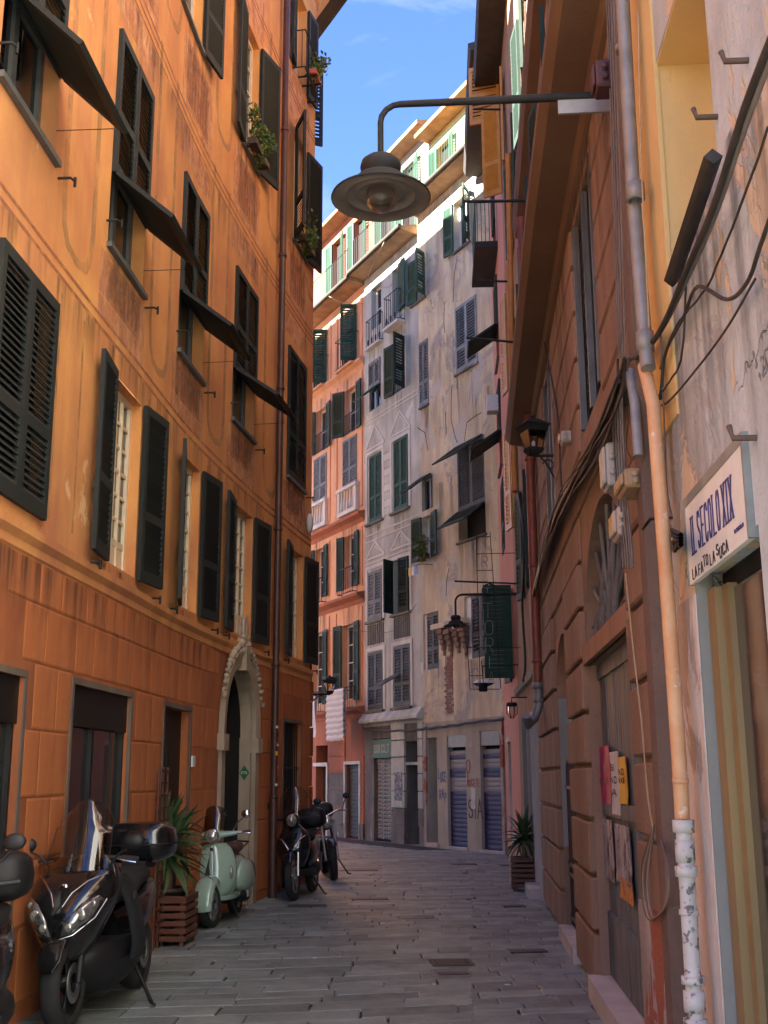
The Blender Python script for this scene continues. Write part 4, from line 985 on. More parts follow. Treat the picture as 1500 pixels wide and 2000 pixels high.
# ---- ochre house with the red downpipe
OB = Bld('ochre_house', RW, QO, QP, 15.3, MT['o_pl'], 'narrow ochre house between the brown palazzo and the pink house')
for a, b, z_ in ((QO + .55, QO + 1.5, 2.5), (QO + 2.5, QO + 3.4, 2.45)): OB.open(a, b, 0, z_, .4)
for zb in (4.4, 7.4, 10.4): OB.opened(QO + 1.4, QO + 2.3, zb, zb + 1.7, MT['dgreen_sh'], 174, 172, MT['l_frame'], 2, 3, pitch=.075)
MT['amber_sh'] = paint('amber_shutter_paint', L3(.62, .27, .045), L3(.52, .21, .035), .5)
for zb in (6.0, 8.6, 12.6): OB.opened(QO + 3.6, QO + 4.4, zb, zb + 1.9, MT['amber_sh'], 174, 168 if zb < 12 else 120, MT['l_frame'], 2, 3, pitch=.075)
OB.wall()
mb = MB(); RW.profile(mb, QO, QP, [(0, 15.2), (.48, 15.25), (.52, 15.42), (-5, 17), (-5, 15.2)]); mb.build('roof', MT['eave_dark'], OB.root)
mb = MB(); RW.profile(mb, QO, QP, [(0, 3.0), (.06, 3.02), (.08, 3.12), (0, 3.16)]); mb.build('string_course', MT['grey_jamb'], OB.root)
for a in (QO + .40, QO + 1.5, QO + 2.35, QO + 3.4):
    mb = MB(); RW.box(mb, a, a + .15, 0, 2.55, -.1, .06); mb.build('door_jamb', MT['marble'] if a < QO + 2 else MT['grey_jamb'], OB.root)
mb = MB(); RW.box(mb, QO + .5, QO + 1.55, 0, .14, -.3, .22); mb.build('threshold', MT['marble'], OB.root)
# ---- pink house
PB = Bld('pink_house', RW, QP, QE, 16.2, MT['pink'], 'salmon pink house at the bend beside the beige house')
MT['pgreen'] = MT['green_sh']
for zb, fl in ((10.4, 1), (8.0, 1), (12.9, 0)):
    q_ = QE - 2.3; PB.open(q_, q_ + .95, zb, zb + 1.9, .2)
    for sd_, qq in (('L', q_ + .002), ('R', q_ + .948)): shutter(PB.root, leaf_M(RW, qq, zb + .75, sd_, 0, .02), .47, 1.15, MT['dgreen_sh'], .075, ())
    casement(PB.root, RW, q_, q_ + .95, zb, zb + .75, -.1, MT['gframe'], 2, 1)
    if fl: shutter(PB.root, flap_M(RW, q_, zb + .76, 55, .75, .05), .95, .75, MT['dgreen_sh'], .075, (), False, 'shutter_flap')
    PB.sill(q_, q_ + .95, zb, MT['gframe'])
PB.closed(QE - 2.4, QE - 1.5, 6.2, 7.7, MT['dgreen_sh'], .075)
qg = rx(1004, 1240)[0]; PB.opened(qg, qg + .8, 3.4, 5.1, MT['green_sh'], 92, 172, MT['white'], 2, 3, pitch=.075, wl=.52)
PB.open(QE - 2.2, QE - 1.3, 0, 2.3, .4)
PB.wall()
mb = MB(); RW.box(mb, QE - 1.302, QE - 1.292, 0, 2.29, -.38, -.002); RW.box(mb, QE - 2.26, QE - 1.24, 2.3, 2.38, -.01, .04); mb.build('door_lining', MT['white_jamb'], PB.root)
mb = MB(); RW.profile(mb, QP, QE + .3, [(0, 16.1), (.55, 16.15), (.6, 16.3), (-5, 17.8), (-5, 16.1)]); mb.build('roof', MT['eave_dark'], PB.root)
# balcony high on the pink house
PB.slab(QP + 1.8, QE - .9, 12.75, .5, .12, paint('dark_balcony_soffit', L3(.035, .03, .028), rough=.8))
PB.rail(QP + 1.85, QE - .95, 12.75, 13.7, .46, MT['green_sh'], 34)

for q_ in (QB + .4, 12.0, 14.2, 16.4, 18.2): drip(BB.root, RW, q_, q_ + 1.4, 6.06, 1.6, .031)
for q_ in (7.0, 8.2, 9.3): drip(WB.root, RW, q_, q_ + 1.1, 3.9, 1.3, .003)
# ------------------------------------------------------------------ far side of the bend: three narrow houses
MT['f1'] = plaster('apricot_plaster', L3(.78, .43, .24), L3(.70, .36, .195), L3(.40, .18, .10), None, .7, .4, .7)
MT['f1_dark'] = plaster('terracotta_plaster', L3(.46, .15, .075), L3(.38, .12, .06), L3(.18, .075, .045), None, .7, .5, .9)
MT['f2'] = plaster('grey_lilac_plaster', L3(.57, .61, .565), L3(.45, .48, .445), L3(.21, .215, .205), L3(.62, .63, .60), .62, .75, 1.1)
MT['f2_light'] = plaster('pale_grey_paint', L3(.68, .69, .66), L3(.60, .60, .57), L3(.36, .34, .31), None)
MT['f3'] = plaster('beige_patched_plaster', L3(.76, .70, .49), L3(.66, .57, .41), L3(.34, .27, .19), L3(.54, .53, .48), .56, .75, .8, .8, cracks=.8, peel2=L3(.42, .39, .34))
MT['f3_low'] = plaster('grey_beige_render', L3(.48, .445, .36), L3(.38, .35, .29), L3(.18, .16, .14), L3(.30, .29, .28), .66, .5, .8)
MT['stone_grey'] = plaster('dark_grey_stone', L3(.20, .19, .175), L3(.14, .132, .122), L3(.06, .056, .052), L3(.36, .34, .32), .62, .6, 2.2, cracks=1.2)
MT['yellow_at'] = plaster('lemon_yellow_plaster', L3(.72, .56, .22), L3(.66, .48, .16), L3(.5, .34, .12), None, .7, .3, .6)
fp = lambda x, y: FW.px(x, y)
def fr(xl, yb, xr, yt):      # picture corners (bottom-left, top-right) -> wall rectangle
    qb, za = fp(xl, yb); qa, zb = fp(xr, yt); return qa, qb, za, zb
Q32, Q21 = fp(822, 1000)[0], fp(712, 1000)[0]
G, DG, GY, BL, BRN = MT['green_sh'], MT['dgreen_sh'], MT['grey_sh'], MT['blue_sh'], MT['brown_sh']
WH = MT['white']; PT = .075
def ops(bld, xl, yb, xr, yt, **k): 
    qa, qb, za, zb = fr(xl, yb, xr, yt); bld.opened(qa, qb, za, zb, **k); return qa, qb, za, zb
def clo(bld, xl, yb, xr, yt, mat, **k):
    qa, qb, za, zb = fr(xl, yb, xr, yt); bld.closed(qa, qb, za, zb, mat, PT, **k); return qa, qb, za, zb
# ---- apricot house
F1 = Bld('apricot_house', FW, Q21, FW.S[-1], 16.1, MT['f1'], 'apricot house with balconies and cornices beyond the orange palazzo', z0=3.3)
Qr, Ql = 7.55, 9.75
for q_ in (Qr, Ql):
    F1.opened(q_, q_ + .95, 13.75, 15.5, G, 60, 25, WH, 2, 3, pitch=PT); F1.rail(q_ - .12, q_ + 1.07, 13.65, 14.6, .25, MT['iron']); F1.slab(q_ - .12, q_ + 1.07, 13.65, .27, .06, MT['f1'])
    F1.opened(q_, q_ + .85, 11.6, 13.0, DG, 172, 150, WH, 2, 2, pitch=PT); F1.rail(q_, q_ + .85, 11.6, 12.2, .03, MT['iron'], 10)
    F1.closed(q_, q_ + 1.0, 9.95, 11.45, GY, PT)
    F1.opened(q_ + .12, q_ + .85, 6.95, 8.5, DG, 172, 172, WH, 2, 3, pitch=PT); F1.rail(q_, q_ + 1.0, 6.75, 7.5, .16, MT['iron'])
    F1.opened(q_ + .15, q_ + 1.0, 3.75, 5.9, DG, 172, 172, WH, 2, 4, pitch=PT); F1.rail(q_ + .05, q_ + 1.1, 3.5, 4.1, .12, MT['iron'])
    # stone balustrade under the closed shutters
    mb = MB(); FW.box(mb, q_ - .2, q_ + 1.2, 9.86, 9.95, 0, .16); FW.box(mb, q_ - .15, q_ + 1.15, 9.12, 9.24, 0, .13)
    for t in (-.15, 1.0): FW.box(mb, q_ + t, q_ + t + .15, 9.24, 9.86, 0, .12)
    bal = mb.build('balustrade', MT['f2_light'], F1.root)
    bm = MB(); bm.lathe([(.03, 0), (.045, .02), (.06, .18), (.03, .38), (.028, .50), (.045, .60), (.045, .62)], 8); bm = bm.mesh('baluster', MT['f2_light'])
    for k_ in range(5): place('baluster', bm, bal, Matrix.Translation(FW.p(q_ + .1 + .2 * k_, 9.24, .07)))
F1.wall()
for z_, o_, m_ in ((13.42, .16, 'f1'), (8.78, .20, 'f1_dark'), (6.45, .24, 'f1_dark'), (3.28, .22, 'f1_dark')):
    mb = MB(); FW.profile(mb, Q21, 16, [(0, z_ - .06), (.03, z_), (.05, z_ + .06), (o_, z_ + .14), (o_, z_ + .22), (0, z_ + .27)]); mb.build('string_course', MT[m_], F1.root)
for q_ in (Q21 + .12, 8.95, 9.45):
    for a, b in ((13.75, 15.6), (9.2, 13.3), (6.9, 8.6), (3.7, 6.3)):
        mb = MB(); FW.box(mb, q_, q_ + .12, a, b, -.01, .03); mb.build('pilaster', MT['f1'], F1.root)
mb = MB(); gops = [(7.35, 8.25, 0, 1.98, .15), (9.55, 10.4, 0, 2.55, .35)]
wall_mesh(FW, Q21, FW.S[-1], -.05, 3.3, gops, [MT['f1_dark'], MT['dark']], F1.root, 'ground_floor_wall')
for r in range(6):
    for a, b in ((Q21 + .03, 7.30), (8.32, 9.45)):
        mb = MB(); z_ = .42 + r * .45; FW.box(mb, a, b, z_, z_ + .42, -.01, .025)
        if not (a < 7.2 and r > 3.2): mb.build('wall_block', MT['f1_dark'] if r > 2 or a < 8 else MT['stone_grey'], F1.root)
for a, b in ((Q21 + .02, 7.33), (8.27, 9.5)): mb = MB(); FW.box(mb, a, b, 0, .42, -.01, .05); mb.build('plinth', MT['stone_grey'], F1.root)
mb = MB(); FW.box(mb, 8.25, 8.33, 0, 2.06, -.02, .05); FW.box(mb, 7.27, 7.35, 0, 2.06, -.02, .05); FW.box(mb, 7.35, 8.25, 1.98, 2.06, -.02, .05); mb.build('door_surround', MT['f2_light'], F1.root)
MT['roller_dark'] = paint('dark_roller_metal', L3(.04, .041, .04), L3(.026, .026, .028), .65, .0, wear=L3(.09, .09, .09), wear_at=.64)
def roller(bld, qa, qb, za, zb, mats, n, o=-.08):
    """roller shutter: one object per slat"""
    h = (zb - za) / n; cache = {}
    for i in range(n):
        mt = mats(i / n)
        if mt.name not in cache:
            mb = MB(); w = qb - qa
            for j in range(4):
                y0, y1 = .008 * math.sin(PI * j / 4), .008 * math.sin(PI * (j + 1) / 4)
                mb.add([(-w / 2, y0, h * j / 4), (w / 2, y0, h * j / 4), (w / 2, y1, h * (j + 1) / 4), (-w / 2, y1, h * (j + 1) / 4)], [(0, 1, 2, 3)])
            cache[mt.name] = mb.mesh('roller_slat', mt)
        place('roller_slat', cache[mt.name], bld.root, FW.M((qa + qb) / 2, za + i * h, o))
roller(F1, 7.35, 8.25, .03, 1.96, lambda t: MT['roller_dark'], 18)
mb = MB(); FW.box(mb, 9.55, 10.4, 0, 1.95, -.3, -.24); mb.build('door', DG, F1.root)
mb = MB(); FW.box(mb, 9.45, 10.5, 1.95, 2.05, -.25, .06); FW.box(mb, 9.45, 9.56, 0, 1.95, -.25, .05); mb.build('door_surround', MT['f2_light'], F1.root)
# ---- grey house
F2 = Bld('grey_house', FW, Q32, Q21, 16.3, MT['f2'], 'grey house painted with pale triangles between the apricot and beige houses', z0=3.15)
a0, a1, b0, b1 = 4.38, 5.22, 5.98, 6.72
F2.opened(b0 - .05, b1 - .15, 14.3, 15.6, DG, None, None, WH, 1, 2); F2.rail(b0 - .15, b1 + .02, 13.75, 14.6, .10, MT['iron'], 9, scroll=True); F2.slab(b0 - .2, b1 + .06, 13.74, .16, .05, MT['f2_light'])
F2.open(a0 + .35, a1, 14.2, 15.6, .3); shutter(F2.root, leaf_M(FW, a0 + .36, 14.2, 'L', 172, .05), .50, 1.4, G, PT)
F2.rail(a0 + .1, a1 + .1, 13.85, 14.75, .22, MT['iron'], 10, scroll=True); F2.slab(a0 + .05, a1 + .15, 13.84, .26, .07, MT['f2_light'])
F2.opened(a0 + .1, a1 - .12, 11.9, 13.35, DG, 115, 172, WH, 2, 2, pitch=PT, wl=.46); F2.rail(a0 + .1, a1 - .12, 11.9, 12.15, .03, MT['iron'], 6)
# half-open pair with flap on the other side
F2.open(b0, b1, 11.85, 13.3, .2)
for sd_, qq in (('L', b0 + .002), ('R', b1 - .002)): shutter(F2.root, leaf_M(FW, qq, 12.5, sd_, 0, .02), .365, .8, GY, PT, ())
shutter(F2.root, flap_M(FW, b0, 12.49, 48, .62, .05), b1 - b0, .62, G, PT, (), False, 'shutter_flap'); casement(F2.root, FW, b0, b1, 11.85, 12.5, -.08, MT['gframe'], 2, 1)
F2.closed(b0 - .02, b1, 8.56, 10.5, G, .06); F2.closed(a0, a1 - .02, 8.56, 10.56, G, .06)
F2.closed(b0, b1 + .1, 5.82, 7.17, GY, PT); F2.open(a0, a1 + .04, 5.82, 7.24, .2)
shutter(F2.root, leaf_M(FW, a0 + .002, 5.82, 'L', 8, .03), .43, 1.42, MT['dgreen_sh'], PT); shutter(F2.root, leaf_M(FW, a1 + .038, 5.82, 'R', 60, .03), .43, 1.42, MT['dgreen_sh'], PT)
F2.closed(b0 - .08, b1 + .1, 3.40, 4.94, BRN, PT); F2.closed(a0 - .04, a1 + .04, 3.40, 4.95, BRN, PT)
shutter(F2.root, flap_M(FW, a0 + .45, 4.2, 62, .60, .06), .46, .60, GY, PT, (), False, 'shutter_flap')
F2.wall()
for qa, qb in ((b0 - .1, b1 + .12), (a0 - .06, a1 + .08)):
    for za, zb in ((8.56, 10.56), (5.8, 7.25), (3.38, 4.97)):
        mb = MB(); FW.box(mb, qa - .10, qa, za, zb + .1, -.01, .025); FW.box(mb, qb, qb + .10, za, zb + .1, -.01, .025); FW.box(mb, qa, qb, zb, zb + .1, -.01, .025); mb.build('window_surround', MT['f2_light'], F2.root)
        mb = MB(); FW.box(mb, qa - .05, qb + .05, za - .07, za - .005, -.01, .09); mb.build('sill', MT['stone_grey'], F2.root)
# painted relief: triangular pediments, bands, courses of small blocks between the windows
def poly_strip(pts, w, name, mat, root_, o=.02):
    mb = MB()
    for (x0, y0), (x1, y1) in zip(pts, pts[1:]):
        dx, dy = x1 - x0, y1 - y0; l = math.hypot(dx, dy); nx_, ny_ = -dy / l * w / 2, dx / l * w / 2
        mb.prism([(x0 + nx_, y0 + ny_), (x0 - nx_, y0 - ny_), (x1 - nx_, y1 - ny_), (x1 + nx_, y1 + ny_)], -.005, o, lambda u, v, d: FW.p(u, v, d))
    return mb.build(name, mat, root_)
for qa, qb in ((b0 - .1, b1 + .12), (a0 - .06, a1 + .08)):
    m_ = (qa + qb) / 2
    for z_, h_ in ((10.72, .62), (7.55, .45)):
        poly_strip([(qa - .12, z_), (m_, z_ + h_), (qb + .12, z_), (qa - .12, z_)], .06, 'painted_pediment', MT['f2_light'], F2.root)
        poly_strip([(qa + .1, z_ + .10), (m_, z_ + h_ - .14), (qb - .1, z_ + .10)], .035, 'painted_pediment', MT['f2_light'], F2.root, .012)
for z_ in (11.5, 11.62, 8.22, 8.05, 7.42): poly_strip([(Q32 + .05, z_), (Q21 - .05, z_)], .035, 'painted_band', MT['f2_light'], F2.root, .015)
for k_ in range(9):
    q_ = (a1 + b0) / 2 + .0; mb = MB(); FW.box(mb, q_ - .18, q_ + .18, 8.6 + .22 * k_, 8.79 + .22 * k_, -.01, .018); mb.build('wall_block', MT['f2_light'] if k_ % 2 else MT['f2'], F2.root)
for z0_, z1_ in ((5.0, 5.7),):
    for qa, qb in ((b0 - .1, b1 + .1), (a0, a1)):
        for k_ in range(9):
            q_ = qa + (qb - qa) * k_ / 8; mb = MB(); FW.box(mb, q_ - .025, q_ + .025, z0_ + .15, z1_, -.01, .022); mb.build('flute', MT['stone_grey'], F2.root)
mb = MB(); FW.profile(mb, Q32, Q21, [(0, 2.95), (.02, 3.0), (.20, 3.05), (.20, 3.12), (.06, 3.3), (0, 3.32)]); mb.build('ledge', MT['f2'], F2.root)
g2 = [(5.42, 6.50, 0, 2.62, .14), (3.98, 4.62, 0, 2.50, .45)]
wall_mesh(FW, Q32, Q21, -.05, 3.15, g2, [MT['stone_grey'], MT['dark']], F2.root, 'ground_floor_wall')
for qa, qb in ((4.66, 5.38), (3.70, 3.94)):
    for r in range(6):
        mb = MB(); FW.box(mb, qa, qb, .46 + .42 * r, .85 + .42 * r, -.01, .05); mb.build('wall_block', MT['f2'] if r else MT['stone_grey'], F2.root)
mb = MB(); FW.box(mb, 4.66, 5.38, 0, .45, -.01, .06); mb.build('plinth', MT['stone_grey'], F2.root)
mb = MB(); FW.box(mb, 3.98, 4.62, 1.92, 1.99, -.2, .03); mb.build('transom', MT['f2'], F2.root)
mb = MB(); FW.box(mb, 3.98, 4.30, 0, 1.92, -.42, -.38); mb.build('door', MT['roller_dark'], F2.root)
def graffiti_mat(name, base, cols, sc):
    n = NT(name); c = base
    for i, k_ in enumerate(cols): c = n.mix(n.ramp(n.noise(sc * (1 + .3 * i), 3, .55, dist=1.5, off=(i * 5.3, i * 2.1, i * 3.7)), .55, .57), c, k_)
    n.base(c); n.set(Roughness=.6); return n.mat
MT['graf'] = graffiti_mat('graffiti_paint', L3(.05, .05, .048), [L3(.30, .03, .05), L3(.50, .50, .52), L3(.012, .012, .014), L3(.24, .19, .04), L3(.01, .01, .012)], 8.0)
roller(F2, 5.42, 6.50, .06, 2.1, lambda t: MT['graf'], 20)
MT['sign_green'] = paint('green_sign_board', L3(.015, .085, .04), L3(.012, .06, .03), .6)
sg = empty('bar_sign', FW.p(5.96, 2.12, 0), 0, 'green shop sign with white letters above the graffitied roller shutter', 'sign')
mb = MB(); FW.box(mb, 5.40, 6.52, 2.12, 2.60, -.10, .02); mb.build('board', MT['sign_green'], sg)
words('SUB COLT', lambda u, v, d: FW.p(6.42 - u, 2.26 + v, .0205 + d), .098, .20, .010, .010, .22, MT['f2_light'], sg)
# ---- beige house
F3 = Bld('beige_house', FW, 0, Q32, 16.7, MT['f3'], 'beige house with patched cracked plaster and mixed shutters', z0=2.92)
F3.opened(.95, 1.72, 14.65, 16.0, G, 130, 172, WH, 2, 1, pitch=PT); F3.opened(3.28, 3.95 - .25, 14.1, 15.3, G, 120, 172, WH, 2, 1, pitch=PT, wl=.42)
for qa in (.95, 3.28): F3.sill(qa, qa + .75, 14.62 if qa < 1 else 14.07, MT['stone_grey'])
F3.closed(.72, 1.74, 11.35, 13.1, BL, PT); F3.sill(.72, 1.74, 11.35, MT['stone_grey']); F3.closed(3.18, Q32 - .02, 11.05, 12.85, BL, PT); F3.sill(3.18, Q32 - .06, 11.05, MT['stone_grey'], side=.02)
F3.open(.55, 1.80, 7.1, 9.5, .25)
shutter(F3.root, flap_M(FW, .55, 9.48, 52, .85, .04), 1.24, .85, MT['dgreen_sh'], PT, (), False, 'shutter_flap')
for sd_, qq in (('L', .552), ('R', 1.798)): shutter(F3.root, leaf_M(FW, qq, 7.85, sd_, 0, -.02), .62, 1.62, BRN, .06, ())
shutter(F3.root, flap_M(FW, .55, 7.84, 50, .72, .04), 1.24, .72, MT['dgreen_sh'], PT, (), False, 'shutter_flap'); F3.sill(.55, 1.8, 7.1, MT['stone_grey'])
qa, qb, za, zb = 3.06, 3.62, 6.95, 9.0
F3.open(qa, qb, 8.25, 9.15, .2); shutter(F3.root, flap_M(FW, qa, 9.14, 52, .75, .04), qb - qa, .75, MT['dgreen_sh'], PT, (), False, 'shutter_flap'); casement(F3.root, FW, qa, qb, 8.25, 9.1, -.12, MT['gframe'], 2, 1)
F3.opened(3.10, 3.62, 7.0, 8.1, DG, 168, 172, WH, 2, 2, pitch=PT, wl=.42)
F3.open(.45, 1.62, 4.28, 5.75, .16)
for sd_, qq in (('L', .452), ('R', 1.30)): shutter(F3.root, leaf_M(FW, qq, 4.28, sd_, 0, -.02), .42, 1.45, BRN, PT)
mb = MB(); FW.box(mb, 1.31, 1.61, 4.29, 5.74, -.14, -.05); mb.build('whitewashed_reveal', WH, F3.root)
F3.open(2.86, 3.66, 4.2, 5.6, .16)
for sd_, qq in (('L', 2.862), ('R', 3.46)): shutter(F3.root, leaf_M(FW, qq, 4.2, sd_, 0, -.02), .298, 1.38, BRN, PT)
mb = MB(); FW.box(mb, 3.47, 3.65, 4.21, 5.59, -.14, -.05); mb.build('whitewashed_reveal', WH, F3.root)
F3.wall()
g3 = [(.17, 1.05, 0, 2.62, .16), (1.68, 2.55, 0, 2.58, .16), (3.05, 3.50, 0, 2.55, .35)]
wall_mesh(FW, 0, Q32, -.05, 2.92, g3, [MT['f3_low'], MT['dark']], F3.root, 'ground_floor_wall')
MT['roller_blue'] = paint('navy_roller_metal', L3(.020, .027, .13), L3(.015, .02, .095), .6, .0, scale=3, wear=L3(.10, .11, .16), wear_at=.72)
MT['roller_grey'] = paint('bare_roller_metal', L3(.26, .26, .27), L3(.19, .19, .2), .6, .0)
MT['roller_box'] = paint('grey_roller_box', L3(.25, .26, .28), L3(.20, .21, .23), .5, .1)
for qa, qb in ((.17, 1.05), (1.68, 2.55)):
    roller(F3, qa, qb, .06, 2.22, lambda t: MT['roller_grey'] if (.56 < t < .70 or .78 < t < .87 or .93 < t < .98) else MT['roller_blue'], 21)
    mb = MB(); FW.box(mb, qa, qb, 2.30, 2.62 if qa < 1 else 2.58, -.1, -.02); mb.build('roller_box', MT['roller_box'], F3.root)
    mb = MB(); FW.box(mb, qa - .04, qb + .04, 0, .055, -.1, .05); mb.build('threshold', MT['marble'], F3.root)
mb = MB(); FW.box(mb, 3.05, 3.50, 0, 2.55, -.33, -.30); mb.build('door', paint('bottle_green_door', L3(.012, .05, .035), rough=.5), F3.root)
mb = MB(); FW.box(mb, 3.0, 3.55, 0, .10, -.1, .05); mb.build('threshold', MT['marble'], F3.root)
MT['brick_old'] = plaster('old_brown_brick', L3(.27, .17, .125), L3(.21, .12, .085), L3(.12, .08, .06), None, .7, .4, 3.0)
# medieval corbel of bare brick with the pier below it
cb = FW.px(885, 1258)[0]
for k_ in range(4):
    mb = MB(); q_ = cb - .62 + .34 * k_
    for j in range(5): FW.box(mb, q_ - .05 - .02 * j, q_ + .05 + .02 * j, 4.42 + .13 * j + .05 * (k_ % 2), 4.54 + .13 * j + .05 * (k_ % 2), -.01, .03 + .035 * j)
    mb.build('corbel', MT['brick_old'], F3.root)
mb = MB(); FW.box(mb, cb - .75, cb + .75, 5.12, 5.24, -.01, .20); mb.build('corbel_shelf', MT['f3'], F3.root)
bkm2 = MB(); bkm2.bbox(0, .15, 0, .022, 0, .06, .008); bkm2 = bkm2.mesh('brick', MT['brick_old'])
mb = MB(); FW.box(mb, cb + .03, cb + .40, 3.06, 4.46, -.01, .004); mb.build('brick_pier_bed', MT['rubble'], F3.root)
for r in range(19):
    for k_ in range(2):
        if rb.random() < .88: place('brick', bkm2, F3.root, FW.M(cb + .03 + .16 * k_ + (.1 if r % 2 else 0) + rb.uniform(-.015, .015), 3.10 + .07 * r, -.012 + rb.uniform(0, .008)))
mb = MB(); FW.box(mb, .03, .14, 0, 2.9, -.01, .05); mb.build('quoin', MT['rubble'], F3.root)
mb = MB(); FW.box(mb, 3.52, Q32 - .02, 0, 2.9, -.01, .045); mb.build('quoin', MT['rubble'], F3.root)
# cracks in the plaster: dark fissures laid on as thin raised strips
def crack(pts):
    poly_strip([FW.px(x, y) for x, y in pts], .022, 'plaster_crack', MT['grout'], F3.root, .003)
crack([(868, 590), (867, 630), (869, 650)]); crack([(870, 805), (871, 830), (872, 848)]); crack([(882, 755), (881, 820), (888, 850), (893, 865)]); crack([(893, 500), (887, 540), (885, 590)]); crack([(907, 862), (912, 825), (925, 815), (940, 806)]); crack([(815, 835), (830, 845), (836, 880)]); crack([(877, 1110), (873, 1130), (871, 1165)])
# graffiti on the beige ground floor
gw = lambda q0_, z0_: (lambda u, v, d: FW.p(q0_ - u, z0_ + v, .002 + d))
MT['spray_red'] = paint('red_spray', L3(.30, .03, .035), rough=.7); MT['spray_blue'] = paint('blue_spray', L3(.07, .14, .28), rough=.7)
tx = MB(); letters(tx, 'NOCETE', gw(1.64, 1.42), .08, .14, .008, .008, .15, jit=.1); tx.build('graffiti', MT['spray_red'], F3.root)
tx = MB(); tx.tube([FW.p(1.58 + .09 * math.cos(a), 1.86 + .14 * math.sin(a), .004) for a in [2 * PI * j / 14 for j in range(15)]], .011, 5); tx.tube([FW.p(1.60, 1.72, .004), FW.p(1.60, 1.5, .004)], .011, 5); tx.build('graffiti', MT['spray_red'], F3.root)
tx = MB(); letters(tx, 'SIA', gw(1.62, .72), .22, .40, .014, .014, .18); tx.build('graffiti', MT['ink'], F3.root)
tx = MB(); letters(tx, 'LUCE', gw(2.98, 1.55), .08, .22, .012, .012, .2, jit=.3); letters(tx, 'RAP', gw(2.95, 1.1), .1, .2, .012, .012, .2, jit=.3); tx.build('graffiti', MT['spray_blue'], F3.root)
def notice(qa, qb, za, zb, label, mat):
    mb = MB(); FW.box(mb, qa, qb, za, zb, .001, .006); o = mb.build('notice', mat); tag(o, label, 'notice'); return o
notice(1.30, 1.48, .92, 1.38, 'white paper notice pasted between the two blue roller shutters', MT['white_p'])
notice(1.42, 1.50, 2.28, 2.38, 'small white plate high between the blue roller shutters', MT['f2_light'])
mb = MB(); FW.box(mb, 4.78, 5.18, 1.05, 1.75, .051, .058); o = mb.build('notice', graffiti_mat('dark_bill', L3(.03, .025, .04), [L3(.4, .4, .44), L3(.12, .04, .14)], 7)); tag(o, 'dark printed bill on the pier beside the green bar sign', 'poster')
# ---- eaves, gutters, attics
MT['soffit'] = plaster('brown_timber_soffit', L3(.30, .17, .09), L3(.20, .11, .06), L3(.09, .055, .035), None, .7, .5, 3.0)
for bld, qa, qb, z_ in ((F1, Q21, 18, 15.95), (F2, Q32, Q21, 16.05), (F3, -.6, Q32, 16.55)):
    mb = MB(); FW.profile(mb, qa, qb, [(0, z_), (.50, z_ + .06), (.50, z_ + .16), (-.6, z_ + .45), (-.6, z_)]); mb.build('eave', MT['soffit'], bld.root)
    mb = MB(); mb.tube([FW.p(qa, z_ + .14, .54), FW.p(qb, z_ + .14, .54)], .06, 8); mb.build('gutter', MT['eave_dark'], bld.root)
    # attic storey standing a little back
    class _W: pass
AW = Wall([(FW.p(-.6, 0, -.45).x, FW.p(-.6, 0, -.45).y), (FW.p(18, 0, -.45).x, FW.p(18, 0, -.45).y)], -1)
def attic(bld, q0_, q1_, z0_, z1_, mat, wins, eave=True):
    s_ = q0_ + .6; e_ = q1_ + .6; op = [(w + .6, w + 1.3, z0_ + .25, z1_ - .45, .15) for w in wins]
    wall_mesh(AW, s_, e_, z0_, z1_, op, [mat, MT['dark']], bld.root, 'attic_wall')
    for w in wins:
        for sd_, qq in (('L', w + .6), ('R', w + 1.3)): shutter(bld.root, leaf_M(AW, qq, z0_ + .25, sd_, 165, .03), .35, z1_ - z0_ - .7, MT['green_sh'], .09, ())
    if eave:
        mb = MB(); AW.profile(mb, s_ - .1, e_ + .1, [(0, z1_ - .05), (.45, z1_), (.47, z1_ + .10), (-3.5, z1_ + 1.1), (-3.5, z1_ - .05)]); mb.build('attic_roof', MT['soffit'], bld.root)
attic(F3, -.5, Q32, 16.8, 19.0, MT['yellow_at'], (.6, 2.6)); attic(F2, Q32 + .02, Q21, 16.4, 19.4, MT['f3_low'], (4.6, 6.0)); attic(F1, Q21 + .02, 13, 16.3, 19.3, MT['f1_dark'], (8.0, 9.7))
for bld, qa, qb, z_ in ((F3, .2, 3.4, 16.72), (F2, Q32 + .2, Q21 - .1, 16.22), (F1, Q21 + .2, 12, 16.12)):
    mb = MB()
    for zz_ in (z_ + .05, z_ + 1.0): mb.tube([FW.p(qa, zz_, .42), FW.p(qb, zz_, .42)], .014, 6)
    n_ = int((qb - qa) / .13)
    for k_ in range(n_ + 1): q_ = qa + (qb - qa) * k_ / n_; mb.tube([FW.p(q_, z_, .42), FW.p(q_, z_ + 1.0, .42)], .009, 5)
    mb.build('terrace_rail', MT['green_sh'] if bld is F3 else MT['iron'], bld.root)
# roof terraces above
tb = MB(); AW.box(tb, 3.2, 4.8, 18.5, 20.9, -2.6, -1.0); tb.build('roof_room', MT['white_jamb'], F3.root)
tb = MB(); AW.box(tb, .5, 3.2, 20.0, 22.2, -3.0, -1.6); tb.build('roof_room', MT['yellow_at'], F3.root)
tb = MB(); AW.box(tb, .3, 3.4, 22.2, 22.35, -3.2, -1.3); tb.build('roof_slab', MT['tile'], F3.root)
tb = MB()
for k_ in range(30): q_ = 4.8 + .16 * k_; tb.tube([AW.p(q_, 18.9, -.6), AW.p(q_, 20.0, -.6)], .012, 5)
for z_ in (19.0, 20.0): tb.tube([AW.p(4.8, z_, -.6), AW.p(9.6, z_, -.6)], .016, 6)
tb.build('terrace_rail', MT['green_sh'], F2.root)

